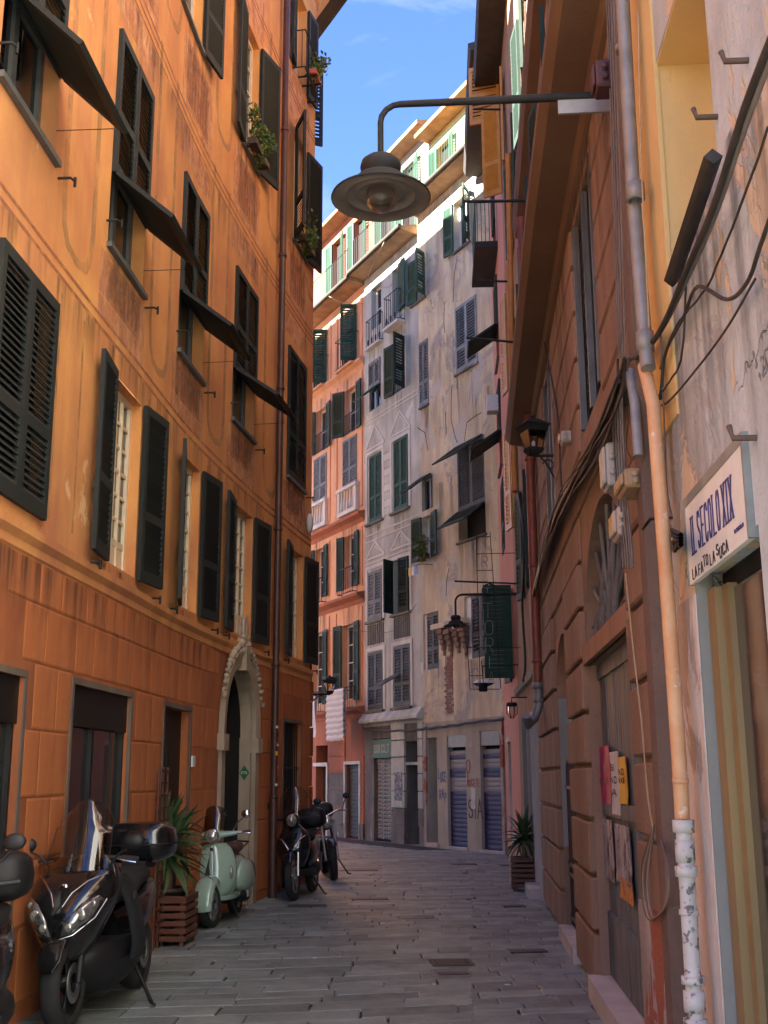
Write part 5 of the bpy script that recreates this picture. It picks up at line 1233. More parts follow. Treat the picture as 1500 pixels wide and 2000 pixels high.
for bld, qs_ in ((F3, ((.72, 1.74, 11.3), (3.18, 3.75, 11.0), (.55, 1.8, 7.05), (2.86, 3.66, 4.2), (.45, 1.62, 4.25), (.1, 1.2, 16.4), (1.9, 3.2, 16.4), (1.8, 3.0, 12.6), (.2, 1.0, 10.6), (2.0, 3.0, 8.8))), (F2, ((b0, b1, 8.48), (a0, a1, 8.48), (b0, b1, 5.74), (a0, a1, 5.74), (b0, b1, 13.68), (a0, a1, 13.78), (a0, a1, 11.85), (4.0, 6.6, 2.93))), (F1, ((Qr, Qr + 1, 13.35), (Ql, Ql + 1, 13.35), (Qr, Qr + 1, 8.75), (Ql, Ql + 1, 8.75), (Qr - .3, Qr + 1.2, 6.4), (Ql, Ql + 1, 6.4), (7.0, 9.4, 3.2)))):
    for a, b, z_ in qs_: drip(bld.root, FW, a, b, z_, 1.3, .004)
# ------------------------------------------------------------------ scooters and motorcycle
MT['gloss_black'] = paint('gloss_black_bodywork', L3(.008, .008, .009), L3(.012, .012, .013), .16, scale=3, bump=.0, coat=.6)
MT['matt_black'] = paint('matt_black_plastic', L3(.010, .010, .0105), L3(.007, .007, .008), .55, scale=5, bump=.15, fine=90)
MT['mint'] = paint('mint_green_enamel', L3(.33, .46, .36), L3(.30, .43, .335), .18, scale=2, bump=.0, coat=.8)
MT['brown_leather'] = paint('brown_vinyl', L3(.085, .034, .024), L3(.06, .026, .019), .5, scale=6, bump=.2)
MT['chrome'] = paint('chrome', L3(.75, .75, .74), L3(.6, .6, .6), .12, 1.0, bump=0)
MT['alu'] = paint('cast_aluminium', L3(.42, .42, .42), L3(.33, .33, .33), .35, .85, bump=.05)
MT['lens'] = paint('headlamp_lens', L3(.55, .53, .45), L3(.20, .20, .19), .06, .5, scale=22, bump=.0, coat=1.0)
MT['lens_dark'] = paint('smoked_headlamp', L3(.045, .045, .042), L3(.02, .02, .02), .05, .2, scale=14, bump=.0, coat=1.0)
MT['lens_mid'] = paint('headlamp_reflector', L3(.30, .29, .27), L3(.05, .05, .05), .08, .6, scale=16, bump=.0, coat=1.0); MT['amber'] = paint('amber_lens', L3(.6, .38, .16), rough=.1, coat=1.0); MT['red_lens'] = paint('red_lens', L3(.30, .012, .01), rough=.12, coat=1.0)
MT['fabric'] = paint('black_apron_fabric', L3(.009, .009, .010), L3(.014, .014, .015), .8, scale=9, bump=.5, fine=18)
MT['white_plate'] = paint('white_plate', L3(.7, .7, .68), rough=.4)
n = NT('clear_windscreen'); n.t.nodes.remove(n.b)
tr = n.N('ShaderNodeBsdfTransparent'); tr.inputs['Color'].default_value = (.74, .74, .72, 1)
gl = n.N('ShaderNodeBsdfGlossy'); gl.inputs['Roughness'].default_value = .03; gl.inputs['Color'].default_value = (1, 1, 1, 1)
fz = n.N('ShaderNodeFresnel'); fz.inputs['IOR'].default_value = 1.6; ms = n.N('ShaderNodeMixShader')
n.ln(n.math('ADD', fz.outputs[0], .03), ms.inputs[0]); n.ln(tr.outputs[0], ms.inputs[1]); n.ln(gl.outputs[0], ms.inputs[2]); n.ln(ms.outputs[0], n.out.inputs[0]); MT['screen'] = n.mat
def sgnp(v, p): return math.copysign(abs(v) ** p, v)
def hring(z, xf, xb, w, p=.8, n=20, dx=0.0):      # outline in a horizontal plane; x forward
    c, a = (xf + xb) / 2, (xf - xb) / 2
    return [Vector((c + a * sgnp(math.cos(2 * PI * k / n), p), w * sgnp(math.sin(2 * PI * k / n), p), z)) for k in range(n)]
def vring(x, z, w, h, p=.8, n=16, lean=0.0, up=0.0):   # outline in a cross-plane
    return [Vector((x + lean * math.sin(2 * PI * k / n), w * sgnp(math.cos(2 * PI * k / n), p), z + h * sgnp(math.sin(2 * PI * k / n), p))) for k in range(n)]
def smooth_rings(R_in, k=3):
    out = []
    n = len(R_in[0]); cols = [catmull([r[i] for r in R_in], k) for i in range(n)]
    return [[cols[i][j] for i in range(n)] for j in range(len(cols[0]))]
def shell(name, rings, mat, root, k=3, cap=True):
    mb = MB(); mb.loft(smooth_rings(rings, k), 0, cap); return mb.build(name, mat, root, True)
def wheel(name, root, x, r, w, rim_mat, spokes=5, M=None, hub=.05, disc=True):
    Mw = (M or Matrix()) @ Matrix.Translation((x, 0, r)) @ Matrix.Rotation(PI / 2, 4, 'X')
    t = MB(); prof = [(r * .68, -w * .36), (r * .80, -w * .48), (r * .92, -w * .47), (r * .985, -w * .28), (r, 0), (r * .985, w * .28), (r * .92, w * .47), (r * .80, w * .48), (r * .68, w * .36), (r * .68, -w * .36)]
    t.lathe(prof, 32, 0, Mw); o = t.build(name, MT['rubber'], root, True)
    g = MB(); g.lathe([(r * .69, -w * .36), (r * .70, -w * .40), (r * .62, -w * .34), (r * .60, 0), (r * .62, w * .34), (r * .70, w * .40), (r * .69, w * .36)], 32, 0, Mw)
    g.lathe([(.001, -w * .3), (hub, -w * .3), (hub, w * .3), (.001, w * .3)], 14, 0, Mw)
    for k in range(spokes):
        for s in ((-.11, .11) if spokes < 8 else (0,)):
            a = 2 * PI * k / spokes + s; b = 2 * PI * k / spokes + s * .4
            for zz in (-w * .22, w * .22): g.tube([Mw @ Vector((hub * .8 * math.cos(a), hub * .8 * math.sin(a), zz)), Mw @ Vector((r * .64 * math.cos(b), r * .64 * math.sin(b), zz))], .010, 6)
    g.build('rim', rim_mat, o, True)
    if disc:
        d = MB()
        for zz in (-w * .52,): d.lathe([(r * .22, zz), (r * .44, zz), (r * .44, zz - .005), (r * .22, zz - .005), (r * .22, zz)], 24, 0, Mw)
        d.build('brake_disc', MT['steel'], o, True)
    return o
def ell(mb, c, rx_, ry_, rz_, M=None, n=14, m=0, p=1.0):
    rings = []
    for i in range(9):
        a = -PI / 2 + PI * i / 8; ca, sa = max(math.cos(a), .02) ** p, sgnp(math.sin(a), p)
        ring = [Vector((c[0] + rx_ * ca * sgnp(math.cos(2 * PI * k / n), p), c[1] + ry_ * ca * sgnp(math.sin(2 * PI * k / n), p), c[2] + rz_ * sa)) for k in range(n)]
        rings.append([M @ q for q in ring] if M is not None else ring)
    return mb.loft(rings, m, True)
def mirror(root, x, y, z, sx, mat, arm=(0, .1, .16), r=(.02, .075, .05)):
    mb = MB(); mb.tube([(x, y, z), (x + arm[0] * .5, y + sx * arm[1] * .4, z + arm[2] * .6), (x + arm[0], y + sx * arm[1], z + arm[2])], .008, 6); st = mb.build('mirror', mat, root, True)
    mb = MB(); ell(mb, (x + arm[0], y + sx * arm[1], z + arm[2] + r[2] * .5), *r); mb.build('mirror_head', mat, st, True); return st
def bike_root(name, front, rear, label, lean=0.0):
    f, r = Vector((front.x, front.y, 0)), Vector((rear.x, rear.y, 0)); d = (f - r).normalized(); c = (f + r) / 2
    M = Matrix.Translation(c) @ Matrix.Rotation(math.atan2(d.y, d.x), 4, 'Z') @ Matrix.Rotation(lean, 4, 'X')
    return empty(name, M=M, label=label, cat='scooter' if 'scooter' in name else 'motorcycle')
def screen(root, x0, z0, w0, x1, z1, w1, bow=.10, top=.06, mat=None, n=10):
    mb = MB(); R = []
    for i in range(n + 1):
        t = i / n; w = w0 + (w1 - w0) * t
        if t > .7: w *= math.sqrt(max(0, 1 - ((t - .7) / .3) ** 2 * .62))
        xc, z = x0 + (x1 - x0) * t, z0 + (z1 - z0) * t
        R.append([Vector((xc - bow * (2 * k / 10 - 1) ** 2, w * (2 * k / 10 - 1), z - (top * (2 * k / 10 - 1) ** 2 if t > .6 else 0))) for k in range(11)])
    mb.loft(R, 0, False, True, False); o = mb.build('windscreen', mat or MT['screen'], root, True)
    rim = MB(); rim.tube([r[0] for r in R] + R[-1][1:-1] + [r[-1] for r in R[::-1]], .0035, 5); rim.build('screen_edge', MT['matt_black'], o, True); return o
def patch(surf, poly, off, mat, name, root, both=True):
    """a lens lying on a bodywork surface: surf(y, z) -> x"""
    for s in (1, -1):
        cy = sum(p[0] for p in poly) / len(poly); cz = sum(p[1] for p in poly) / len(poly); mb = MB(); n_ = len(poly); V = []
        for t, dx in ((1.0, -.01), (1.0, off), (.55, off * 1.5)):
            for y, z in poly:
                yy, zz = cy + (y - cy) * t, cz + (z - cz) * t; V.append((surf(yy, zz) + dx, s * yy, zz))
        V.append((surf(cy, cz) + off * 1.7, s * cy, cz)); F = []
        for r in (0, 1): F += [(r * n_ + i, r * n_ + (i + 1) % n_, (r + 1) * n_ + (i + 1) % n_, (r + 1) * n_ + i) for i in range(n_)]
        F += [(2 * n_ + i, 2 * n_ + (i + 1) % n_, 3 * n_) for i in range(n_)]
        mb.add(V, F, 0, True); yield s, mb.build(name, mat, root, True)
def surf_of(levels, p):
    def f(y, z):
        y = abs(y); lv = levels
        for a, b in zip(lv, lv[1:]):
            if a[0] <= z <= b[0] or b is lv[-1]:
                t = min(1, max(0, (z - a[0]) / (b[0] - a[0]))); xf, xb, w = [a[i] + (b[i] - a[i]) * t for i in (1, 2, 3)]; break
        c, h = (xf + xb) / 2, (xf - xb) / 2; u = min(.999, (y / w)) ** (1 / p)
        return c + h * (max(0, 1 - u * u)) ** (p / 2)
    return f
def maxi(front, rear, label, lean):
    g = bike_root('maxi_scooter', front, rear, label, lean); B, K = MT['gloss_black'], MT['matt_black']
    wheel('front_wheel', g, .78, .29, .13, MT['matt_black'], 5); wheel('rear_wheel', g, -.76, .27, .15, MT['matt_black'], 5)
    mb = MB()
    for s in (-1, 1): mb.tube([(.78, s * .10, .29), (.70, s * .10, .55), (.60, s * .09, .80)], .024, 8)
    mb.build('fork', K, g, True)
    mb = MB(); rr = []
    for i in range(13):
        a = R_(20 + 140 * i / 12); rr.append([Vector((.78 + (.325 + .02 * math.cos(2 * PI * k / 12)) * math.cos(a), .085 * math.cos(2 * PI * k / 12) * (1 if i not in (0, 12) else .5), .29 + (.325 + .025 * math.sin(2 * PI * k / 12)) * math.sin(a))) for k in range(12)])
    mb.loft(rr); mb.build('front_mudguard', B, g, True)
    LV = [(.40, .82, .50, .07), (.50, .90, .44, .15), (.60, .95, .40, .21), (.72, .95, .34, .265), (.84, .88, .30, .30), (.94, .77, .28, .285), (1.02, .62, .28, .235), (1.08, .50, .30, .16)]
    shell('front_fairing', [hring(z, a, b, w, .86, 24) for z, a, b, w in LV], B, g)
    sf_ = surf_of(LV, .86)
    for s, o in patch(sf_, [(.035, .60), (.10, .615), (.205, .70), (.262, .81), (.235, .84), (.15, .80), (.065, .70)], .012, MT['lens_mid'], 'headlight', g):
        for y, z, r in ((.085, .655, .028), (.155, .73, .036), (.215, .79, .022)):
            m_ = MB(); ell(m_, (sf_(y, z) + .012, s * y, z), .012, r, r); m_.build('reflector', MT['lens'], o, True)
        e_ = MB(); e_.tube([(sf_(y, z) + .014, s * y, z) for y, z in ((.03, .585), (.11, .605), (.225, .70), (.275, .81))], .005, 5); e_.build('chrome_line', MT['chrome'], o, True)
    for s in (-1, 1):
        e_ = MB(); e_.tube([(sf_(y, z) + .006, s * y, z) for y, z in ((.03, .78), (.07, .86), (.15, .93), (.24, .965))], .007, 5); e_.build('trim_line', MT['chrome'], g, True)
    m_ = MB(); ell(m_, (sf_(0, .9) + .0, 0, .9), .012, .03, .022); m_.build('badge', MT['chrome'], g, True)
    shell('lower_cowl', [hring(.16, .42, -.35, .12), hring(.26, .56, -.45, .22), hring(.40, .66, -.52, .26), hring(.50, .62, -.55, .25)], K, g)
    m_ = MB(); ell(m_, (.74, 0, .52), .10, .09, .06); m_.build('fender_badge', MT['matt_black'], g, True)
    m_ = MB(); m_.box(.835, .842, -.035, .02, .555, .60); m_.build('sticker', MT['white_plate'], g, True)
    screen(g, .70, .99, .23, .40, 1.46, .185, .10, .05)
    mb = MB(); mb.tube([(.36, -.34, 1.04), (.42, -.2, 1.06), (.44, 0, 1.05), (.42, .2, 1.06), (.36, .34, 1.04)], .016, 8); hb = mb.build('handlebar', K, g, True)
    for s in (-1, 1):
        mb = MB(); mb.tube([(.385, s * .26, 1.052), (.35, s * .37, 1.035)], .021, 8); mb.build('grip', MT['rubber'], hb, True)
        mb = MB(); mb.tube([(.43, s * .22, 1.05), (.44, s * .30, 1.035), (.42, s * .37, 1.02)], .008, 6); mb.build('lever', MT['chrome'], hb, True)
        mirror(g, .52, s * .22, 1.02, s, K, (.02, .17, .12), (.04, .085, .055))
    shell('seat', [vring(.12, .74, .10, .05), vring(.02, .77, .16, .07), vring(-.25, .79, .18, .07), vring(-.40, .84, .17, .08), vring(-.70, .87, .15, .06), vring(-.86, .88, .08, .03)], MT['fabric'], g)
    shell('rear_body', [vring(.10, .50, .15, .20), vring(-.15, .55, .21, .19), vring(-.50, .62, .21, .17), vring(-.85, .72, .15, .11), vring(-1.08, .80, .05, .04)], B, g)
    shell('floorboard', [hring(.30, .5, -.3, .25, .6), hring(.38, .52, -.32, .27, .6)], K, g, 1)
    mb = MB(); mb.tube([(-.35, -.17, .28), (-.7, -.20, .34), (-1.05, -.20, .42)], .06, 10, rs=[.03, .065, .06]); mb.build('exhaust', MT['steel'], g, True)
    # leg apron hanging on both sides
    for s in (1, -1):
        shell('leg_apron', [[Vector((x + dx, s * (y + dy), z)) for dx, dy in ((.10, 0), (.05, .035), (0, .045), (-.08, .045), (-.14, .03), (-.16, 0), (-.08, -.02), (.04, -.02))] for x, y, z in ((.42, .22, .95), (.34, .27, .84), (.26, .30, .66), (.20, .31, .48), (.16, .28, .36))], MT['fabric'], g)
    m_ = MB(); m_.box(.335, .36, .335, .345, .77, .82); m_.build('apron_tag', MT['brown_leather'], g, True)
    tc_ = MB(); ell(tc_, (-.92, 0, 1.10), .24, .29, .165, None, 22, 0, .62); top = tc_.build('top_case', B, g, True)
    m_ = MB(); ell(m_, (-.92, 0, 1.085), .246, .296, .012, None, 22, 0, .55); m_.build('case_seam', K, top, True)
    m_ = MB(); m_.box(-1.0, -.72, -.1, .1, .90, .96); m_.build('rack', K, g, True)
    mb = MB(); mb.tube([(-.05, .20, .34), (-.02, .36, .02), (.04, .40, .012)], .014, 6); mb.build('side_stand', K, g, True)
    return g
def mint(front, rear, label):
    g = bike_root('mint_scooter', front, rear, label, R_(4)); E_, K = MT['mint'], MT['matt_black']
    wheel('front_wheel', g, .66, .24, .105, MT['alu'], 10, Matrix.Translation((.66, 0, 0)) @ Matrix.Rotation(R_(-8), 4, 'Z') @ Matrix.Translation((-.66, 0, 0))); wheel('rear_wheel', g, -.66, .24, .11, MT['alu'], 10)
    # front mudguard: a deep rounded hood
    rr = []
    for i in range(15):
        a = R_(-8 + 150 * i / 14); wd = .085 + .03 * math.sin(PI * i / 14); q = .275 + .01 * math.sin(PI * i / 14)
        rr.append([Vector((.66 + (q + .035 * math.sin(PI * k / 10)) * math.cos(a), wd * math.cos(PI * k / 10), .24 + (q - .03 + .065 * math.sin(PI * k / 10)) * math.sin(a))) for k in range(11)])
    mb = MB(); mb.loft(rr, 0, False, True, False); mb.build('front_mudguard', E_, g, True)
    # leg shield
    rows_ = []
    for z, w, x in ((.30, .10, .44), (.36, .18, .455), (.45, .225, .46), (.56, .245, .45), (.68, .24, .43), (.80, .20, .40), (.88, .13, .375)):
        fr_ = [Vector((x - .10 * (t / 6) ** 2 + .035 * math.cos(PI * t / 12), w * t / 6, z)) for t in range(-6, 7)]
        rows_.append(fr_ + [p_ + Vector((-.03, 0, 0)) for p_ in fr_[::-1]])
    mb = MB(); mb.loft(smooth_rings(rows_, 3), 0, True); sh_ = mb.build('leg_shield', E_, g, True)
    mb = MB(); mb.loft(smooth_rings([[Vector((x + .03 + .02 * math.cos(PI * k / 6), .028 * math.cos(PI * k / 6) * w, z)) if False else Vector((x + .032 + .022 * math.sin(PI * k / 6), .034 * w * math.cos(PI * k / 6), z)) for k in range(7)] for x, z, w in ((.46, .45, .8), (.455, .60, 1.0), (.43, .74, .9), (.395, .86, .5))], 3), 0, False, True, False); mb.build('shield_tie', E_, sh_, True)
    for k in range(3):
        mb = MB(); mb.box(.492, .512, -.03, .03, .455 + .035 * k, .468 + .035 * k); mb.build('grille_slot', K, sh_, True)
    m_ = MB(); m_.box(.452, .464, -.018, .018, .80, .84); m_.build('badge', MT['chrome'], sh_, True)
    for s in (-1, 1):
        m_ = MB(); ell(m_, (.41, s * .205, .56), .03, .022, .075); m_.build('indicator', MT['lens'], g, True)
    # headset with round lamp, bars, grips
    shell('headset', [vring(.43, .965, .05, .05, .9), vring(.40, .97, .085, .07, .9), vring(.34, .965, .11, .07, .9), vring(.27, .96, .08, .05, .9)], E_, g)
    hb = MB(); hb.tube([(.32, -.33, .985), (.34, -.18, .98), (.36, 0, .975), (.34, .18, .98), (.32, .33, .985)], .036, 10, rs=[.018, .032, .05, .032, .018]); hbo = hb.build('handlebar', E_, g, True)
    hl = MB(); Mh = Matrix.Translation((.445, 0, .965)) @ Matrix.Rotation(PI / 2, 4, 'Y'); hl.lathe([(.001, .028), (.05, .022), (.072, .006), (.076, 0), (.076, -.03)], 24, 0, Mh); hlo = hl.build('headlight', MT['lens'], g, True)
    hl = MB(); hl.lathe([(.074, .008), (.084, .004), (.086, -.01), (.08, -.03)], 24, 0, Mh); hl.build('chrome_ring', MT['chrome'], hlo, True)
    for s in (-1, 1):
        m_ = MB(); m_.tube([(.325, s * .30, .985), (.30, s * .43, .99)], .018, 8); m_.build('grip', MT['brown_leather'], hbo, True)
        m_ = MB(); m_.tube([(.36, s * .27, .98), (.37, s * .36, .975), (.35, s * .43, .97)], .006, 6); m_.build('lever', MT['chrome'], hbo, True)
    mirror(g, .33, .22, 1.0, 1, MT['chrome'], (.0, .16, .16), (.015, .05, .05)); mirror(g, .33, -.22, 1.0, -1, K, (.0, .12, .34), (.02, .05, .06))
    m_ = MB(); m_.tube([(.34, .12, 1.0), (.33, .13, 1.20)], .006, 6); ell(m_, (.33, .13, 1.21), .02, .03, .018); m_.build('screen_stay', K, g, True)
    screen(g, .40, 1.03, .15, .27, 1.30, .17, .07, .04, MT['screen_smoke'])
    # body: tunnel, floor, seat, side cowls
    shell('floorboard', [hring(.26, .42, -.25, .20, .6), hring(.31, .44, -.25, .215, .6)], E_, g, 1)
    shell('body', [vring(-.10, .46, .13, .20), vring(-.22, .50, .17, .22), vring(-.50, .52, .19, .22), vring(-.80, .52, .15, .18), vring(-1.0, .50, .05, .08)], E_, g)
    for s in (-1, 1):
        m_ = MB(); ell(m_, (-.52, s * .15, .46), .38, .125, .20, None, 20, 0, .85); m_.build('side_cowl', E_, g, True)
    shell('seat', [vring(.0, .75, .08, .04), vring(-.12, .77, .14, .06), vring(-.35, .77, .155, .06), vring(-.60, .79, .15, .065), vring(-.80, .79, .10, .05), vring(-.86, .78, .05, .03)], MT['brown_leather'], g)
    m_ = MB(); m_.tube([(-.55, .14, .77), (-.9, .15, .83), (-1.0, 0, .84), (-.9, -.15, .83), (-.55, -.14, .77)], .011, 8); m_.build('grab_rail', MT['chrome'], g, True)
    m_ = MB(); m_.tube([(.12, -.18, .16), (-.25, -.20, .18), (-.45, -.20, .20), (-.75, -.20, .22)], .04, 10, rs=[.02, .03, .055, .05]); m_.build('exhaust', MT['steel'], g, True)
    m_ = MB(); ell(m_, (-.45, .15, .25), .26, .09, .09); m_.build('engine', K, g, True)
    m_ = MB()
    for k in range(4): m_.box(-.34 - .05 * k, -.31 - .05 * k, .20, .245, .22, .30)
    m_.build('engine_fins', MT['steel'], g, True)
    m_ = MB()
    for s in (-1, 1): m_.tube([(-.02, 0, .22), (-.02, s * .10, .22), (-.06, s * .17, .01)], .012, 6)
    m_.build('centre_stand', K, g, True)
    m_ = MB(); m_.tube([(.66, -.085, .24), (.56, -.08, .42), (.40, 0, .80)], .028, 8); m_.build('fork', K, g, True)
    return g
def black_scooter(front, rear, label):
    g = bike_root('black_scooter', front, rear, label, R_(5)); B, K = MT['gloss_black'], MT['matt_black']
    wheel('front_wheel', g, .66, .31, .095, MT['alu'], 5); wheel('rear_wheel', g, -.64, .30, .11, MT['alu'], 5)
    m_ = MB()
    for s in (-1, 1): m_.tube([(.66, s * .085, .31), (.56, s * .085, .62)], .024, 8, rs=[.022, .026])
    m_.build('fork', MT['chrome'], g, True)
    m_ = MB(); rr = []
    for i in range(11):
        a = R_(35 + 120 * i / 10); rr.append([Vector((.66 + (.345 + .012 * math.sin(PI * k / 8)) * math.cos(a), .07 * math.cos(PI * k / 8), .31 + (.33 + .03 * math.sin(PI * k / 8)) * math.sin(a))) for k in range(9)])
    m_.loft(rr, 0, False, True, False); m_.build('front_mudguard', B, g, True)
    LV = [(.42, .52, .30, .12), (.55, .58, .28, .20), (.70, .60, .26, .235), (.82, .55, .25, .22), (.92, .46, .25, .15), (.98, .38, .26, .08)]
    shell('leg_shield', [hring(z, a, b, w, .85, 20) for z, a, b, w in LV], B, g); sf_ = surf_of(LV, .85)
    for s in (-1, 1):
        m_ = MB(); m_.tube([(sf_(y, z) + .01, s * y, z) for y, z in ((.01, .62), (.06, .70), (.12, .78), (.19, .83))], .012, 6, rs=[.006, .013, .014, .006]); m_.build('indicator', MT['chrome'], g, True)
    hl = MB(); ell(hl, (.44, 0, 1.04), .09, .075, .09); hlo = hl.build('headlight', MT['lens'], g, True)
    m_ = MB(); ell(m_, (.37, 0, 1.04), .11, .10, .10); m_.build('headset', B, g, True)
    m_ = MB(); m_.tube([(.24, -.36, 1.06), (.32, -.15, 1.06), (.34, 0, 1.05), (.32, .15, 1.06), (.24, .36, 1.06)], .015, 8); hb = m_.build('handlebar', K, g, True)
    for s in (-1, 1): mirror(g, .30, s * .22, 1.06, s, K, (0, .13, .18), (.02, .06, .045))
    screen(g, .42, 1.10, .19, .22, 1.50, .20, .09, .05)
    shell('seat', [vring(.0, .77, .07, .04), vring(-.15, .79, .14, .06), vring(-.5, .82, .15, .06), vring(-.8, .84, .11, .05)], K, g)
    shell('rear_body', [vring(-.02, .50, .10, .18), vring(-.2, .55, .16, .20), vring(-.55, .62, .17, .16), vring(-.9, .72, .10, .08)], B, g)
    shell('floorboard', [hring(.30, .42, -.2, .2, .6), hring(.36, .44, -.2, .21, .6)], K, g, 1)
    m_ = MB(); ell(m_, (-.45, .05, .34), .3, .13, .12); m_.build('engine', K, g, True)
    tc_ = MB(); ell(tc_, (-.86, 0, 1.03), .20, .23, .15, None, 20, 0, .62); tc_.build('top_case', K, g, True)
    m_ = MB(); m_.tube([(-.3, -.17, .3), (-.6, -.19, .34), (-.95, -.19, .42)], .05, 10, rs=[.02, .05, .055]); m_.build('exhaust', MT['steel'], g, True)
    m_ = MB(); m_.tube([(-.02, .14, .26), (.02, .30, .015), (.10, .34, .012)], .013, 6); m_.build('side_stand', K, g, True)
    return g
def moto(front, rear, label):
    g = bike_root('motorcycle', front, rear, label, R_(6)); B, K = MT['gloss_black'], MT['matt_black']
    wheel('front_wheel', g, .72, .32, .12, MT['matt_black'], 10); wheel('rear_wheel', g, -.70, .32, .15, MT['matt_black'], 10)
    m_ = MB()
    for s in (-1, 1): m_.tube([(.72, s * .10, .32), (.46, s * .10, .95)], .024, 8)
    m_.build('fork', MT['alu'], g, True)
    m_ = MB(); rr = []
    for i in range(11):
        a = R_(40 + 110 * i / 10); rr.append([Vector((.72 + (.35 + .012 * math.sin(PI * k / 8)) * math.cos(a), .075 * math.cos(PI * k / 8), .32 + (.34 + .03 * math.sin(PI * k / 8)) * math.sin(a))) for k in range(9)])
    m_.loft(rr, 0, False, True, False); m_.build('front_mudguard', B, g, True)
    Mh = Matrix.Translation((.60, 0, .90)) @ Matrix.Rotation(PI / 2, 4, 'Y'); h_ = MB(); h_.lathe([(.001, .02), (.07, .012), (.095, 0), (.10, -.02), (.085, -.10), (.03, -.14)], 24, 0, Mh); hl = h_.build('headlight', MT['chrome'], g, True)
    h_ = MB(); h_.lathe([(.001, .026), (.06, .02), (.088, .004)], 24, 0, Mh); h_.build('headlight_lens', MT['lens'], hl, True)
    for s in (-1, 1):
        m_ = MB(); m_.tube([(.52, s * .10, .86), (.52, s * .2, .85)], .008, 6); ell(m_, (.53, s * .22, .85), .035, .025, .025); m_.build('indicator', MT['lens'], g, True)
        mirror(g, .40, s * .28, 1.05, s, K, (.0, .08, .22), (.02, .06, .05))
    m_ = MB(); m_.tube([(.26, -.38, 1.05), (.40, -.22, 1.08), (.43, 0, 1.0), (.40, .22, 1.08), (.26, .38, 1.05)], .013, 8); m_.build('handlebar', MT['chrome'], g, True)
    shell('fuel_tank', [vring(.36, .86, .06, .06), vring(.25, .88, .14, .11), vring(.05, .88, .16, .11), vring(-.12, .82, .10, .07)], B, g)
    shell('seat', [vring(-.08, .80, .10, .04), vring(-.3, .79, .14, .05), vring(-.7, .84, .12, .05), vring(-.85, .86, .07, .03)], K, g)
    m_ = MB(); ell(m_, (.02, 0, .45), .26, .18, .20, None, 14, 0, .7); m_.build('engine', MT['matt_black'], g, True)
    m_ = MB(); m_.tube([(.25, -.12, .45), (.22, -.16, .24), (-.3, -.18, .28), (-.85, -.2, .36)], .05, 10, rs=[.022, .03, .05, .05]); m_.build('exhaust', MT['steel'], g, True)
    m_ = MB()
    for s in (-1, 1): m_.tube([(.40, s * .04, .85), (.30, s * .12, .45), (-.2, s * .14, .40), (-.70, s * .10, .32)], .02, 6)
    m_.build('frame', K, g, True)
    tc_ = MB(); ell(tc_, (-.85, 0, 1.05), .22, .25, .15, None, 20, 0, .62); tc_.build('top_case', K, g, True)
    m_ = MB(); m_.tube([(-.1, .16, .3), (-.05, .32, .012), (.03, .35, .012)], .013, 6); m_.build('side_stand', K, g, True)
    return g
n = NT('smoked_windscreen'); n.t.nodes.remove(n.b)
tr = n.N('ShaderNodeBsdfTransparent'); tr.inputs['Color'].default_value = (.30, .28, .26, 1); gl = n.N('ShaderNodeBsdfGlossy'); gl.inputs['Roughness'].default_value = .03
fz = n.N('ShaderNodeFresnel'); fz.inputs['IOR'].default_value = 1.7; ms = n.N('ShaderNodeMixShader')
n.ln(n.math('ADD', fz.outputs[0], .03), ms.inputs[0]); n.ln(tr.outputs[0], ms.inputs[1]); n.ln(gl.outputs[0], ms.inputs[2]); n.ln(ms.outputs[0], n.out.inputs[0]); MT['screen_smoke'] = n.mat
V2 = lambda x, y: Vector((x, y, 0))
maxi(V2(-2.13, 8.05), V2(-1.99, 9.6), 'large black maxi scooter with tall clear windscreen and apron', R_(2))
mint(gpt(412, 1812), gpt(459, 1786), 'mint green classic scooter with brown seat by the arched portal')
black_scooter(gpt(572, 1760), gpt(613, 1740), 'black scooter with clear windscreen and chrome fork by the iron gate')
moto(gpt(655, 1722), gpt(634, 1704), 'black motorcycle with round headlight behind the black scooter')
# the scooter whose tail enters at the picture's left edge
black_scooter(V2(-2.12, 5.75), V2(-2.27, 7.05), 'dark scooter with a rounded top case parked beside the maxi scooter')
# ------------------------------------------------------------------ lamps
MT['lamp_dark'] = paint('weathered_lamp_enamel', L3(.013, .012, .0115), L3(.009, .0085, .008), .78, scale=5, wear=L3(.04, .033, .028), wear_at=.72)
MT['lamp_under'] = paint('dirty_white_reflector', L3(.135, .125, .115), L3(.095, .088, .08), .8, scale=6, wear=L3(.10, .08, .065), wear_at=.70)
n = NT('lamp_glass'); n.t.nodes.remove(n.b); tr = n.N('ShaderNodeBsdfTransparent'); tr.inputs['Color'].default_value = (.86, .85, .82, 1); gl = n.N('ShaderNodeBsdfGlossy'); gl.inputs['Roughness'].default_value = .25
fz = n.N('ShaderNodeFresnel'); fz.inputs['IOR'].default_value = 1.25; ms = n.N('ShaderNodeMixShader'); n.ln(n.math('ADD', fz.outputs[0], .01), ms.inputs[0]); n.ln(tr.outputs[0], ms.inputs[1]); n.ln(gl.outputs[0], ms.inputs[2]); n.ln(ms.outputs[0], n.out.inputs[0]); MT['lamp_glass'] = n.mat
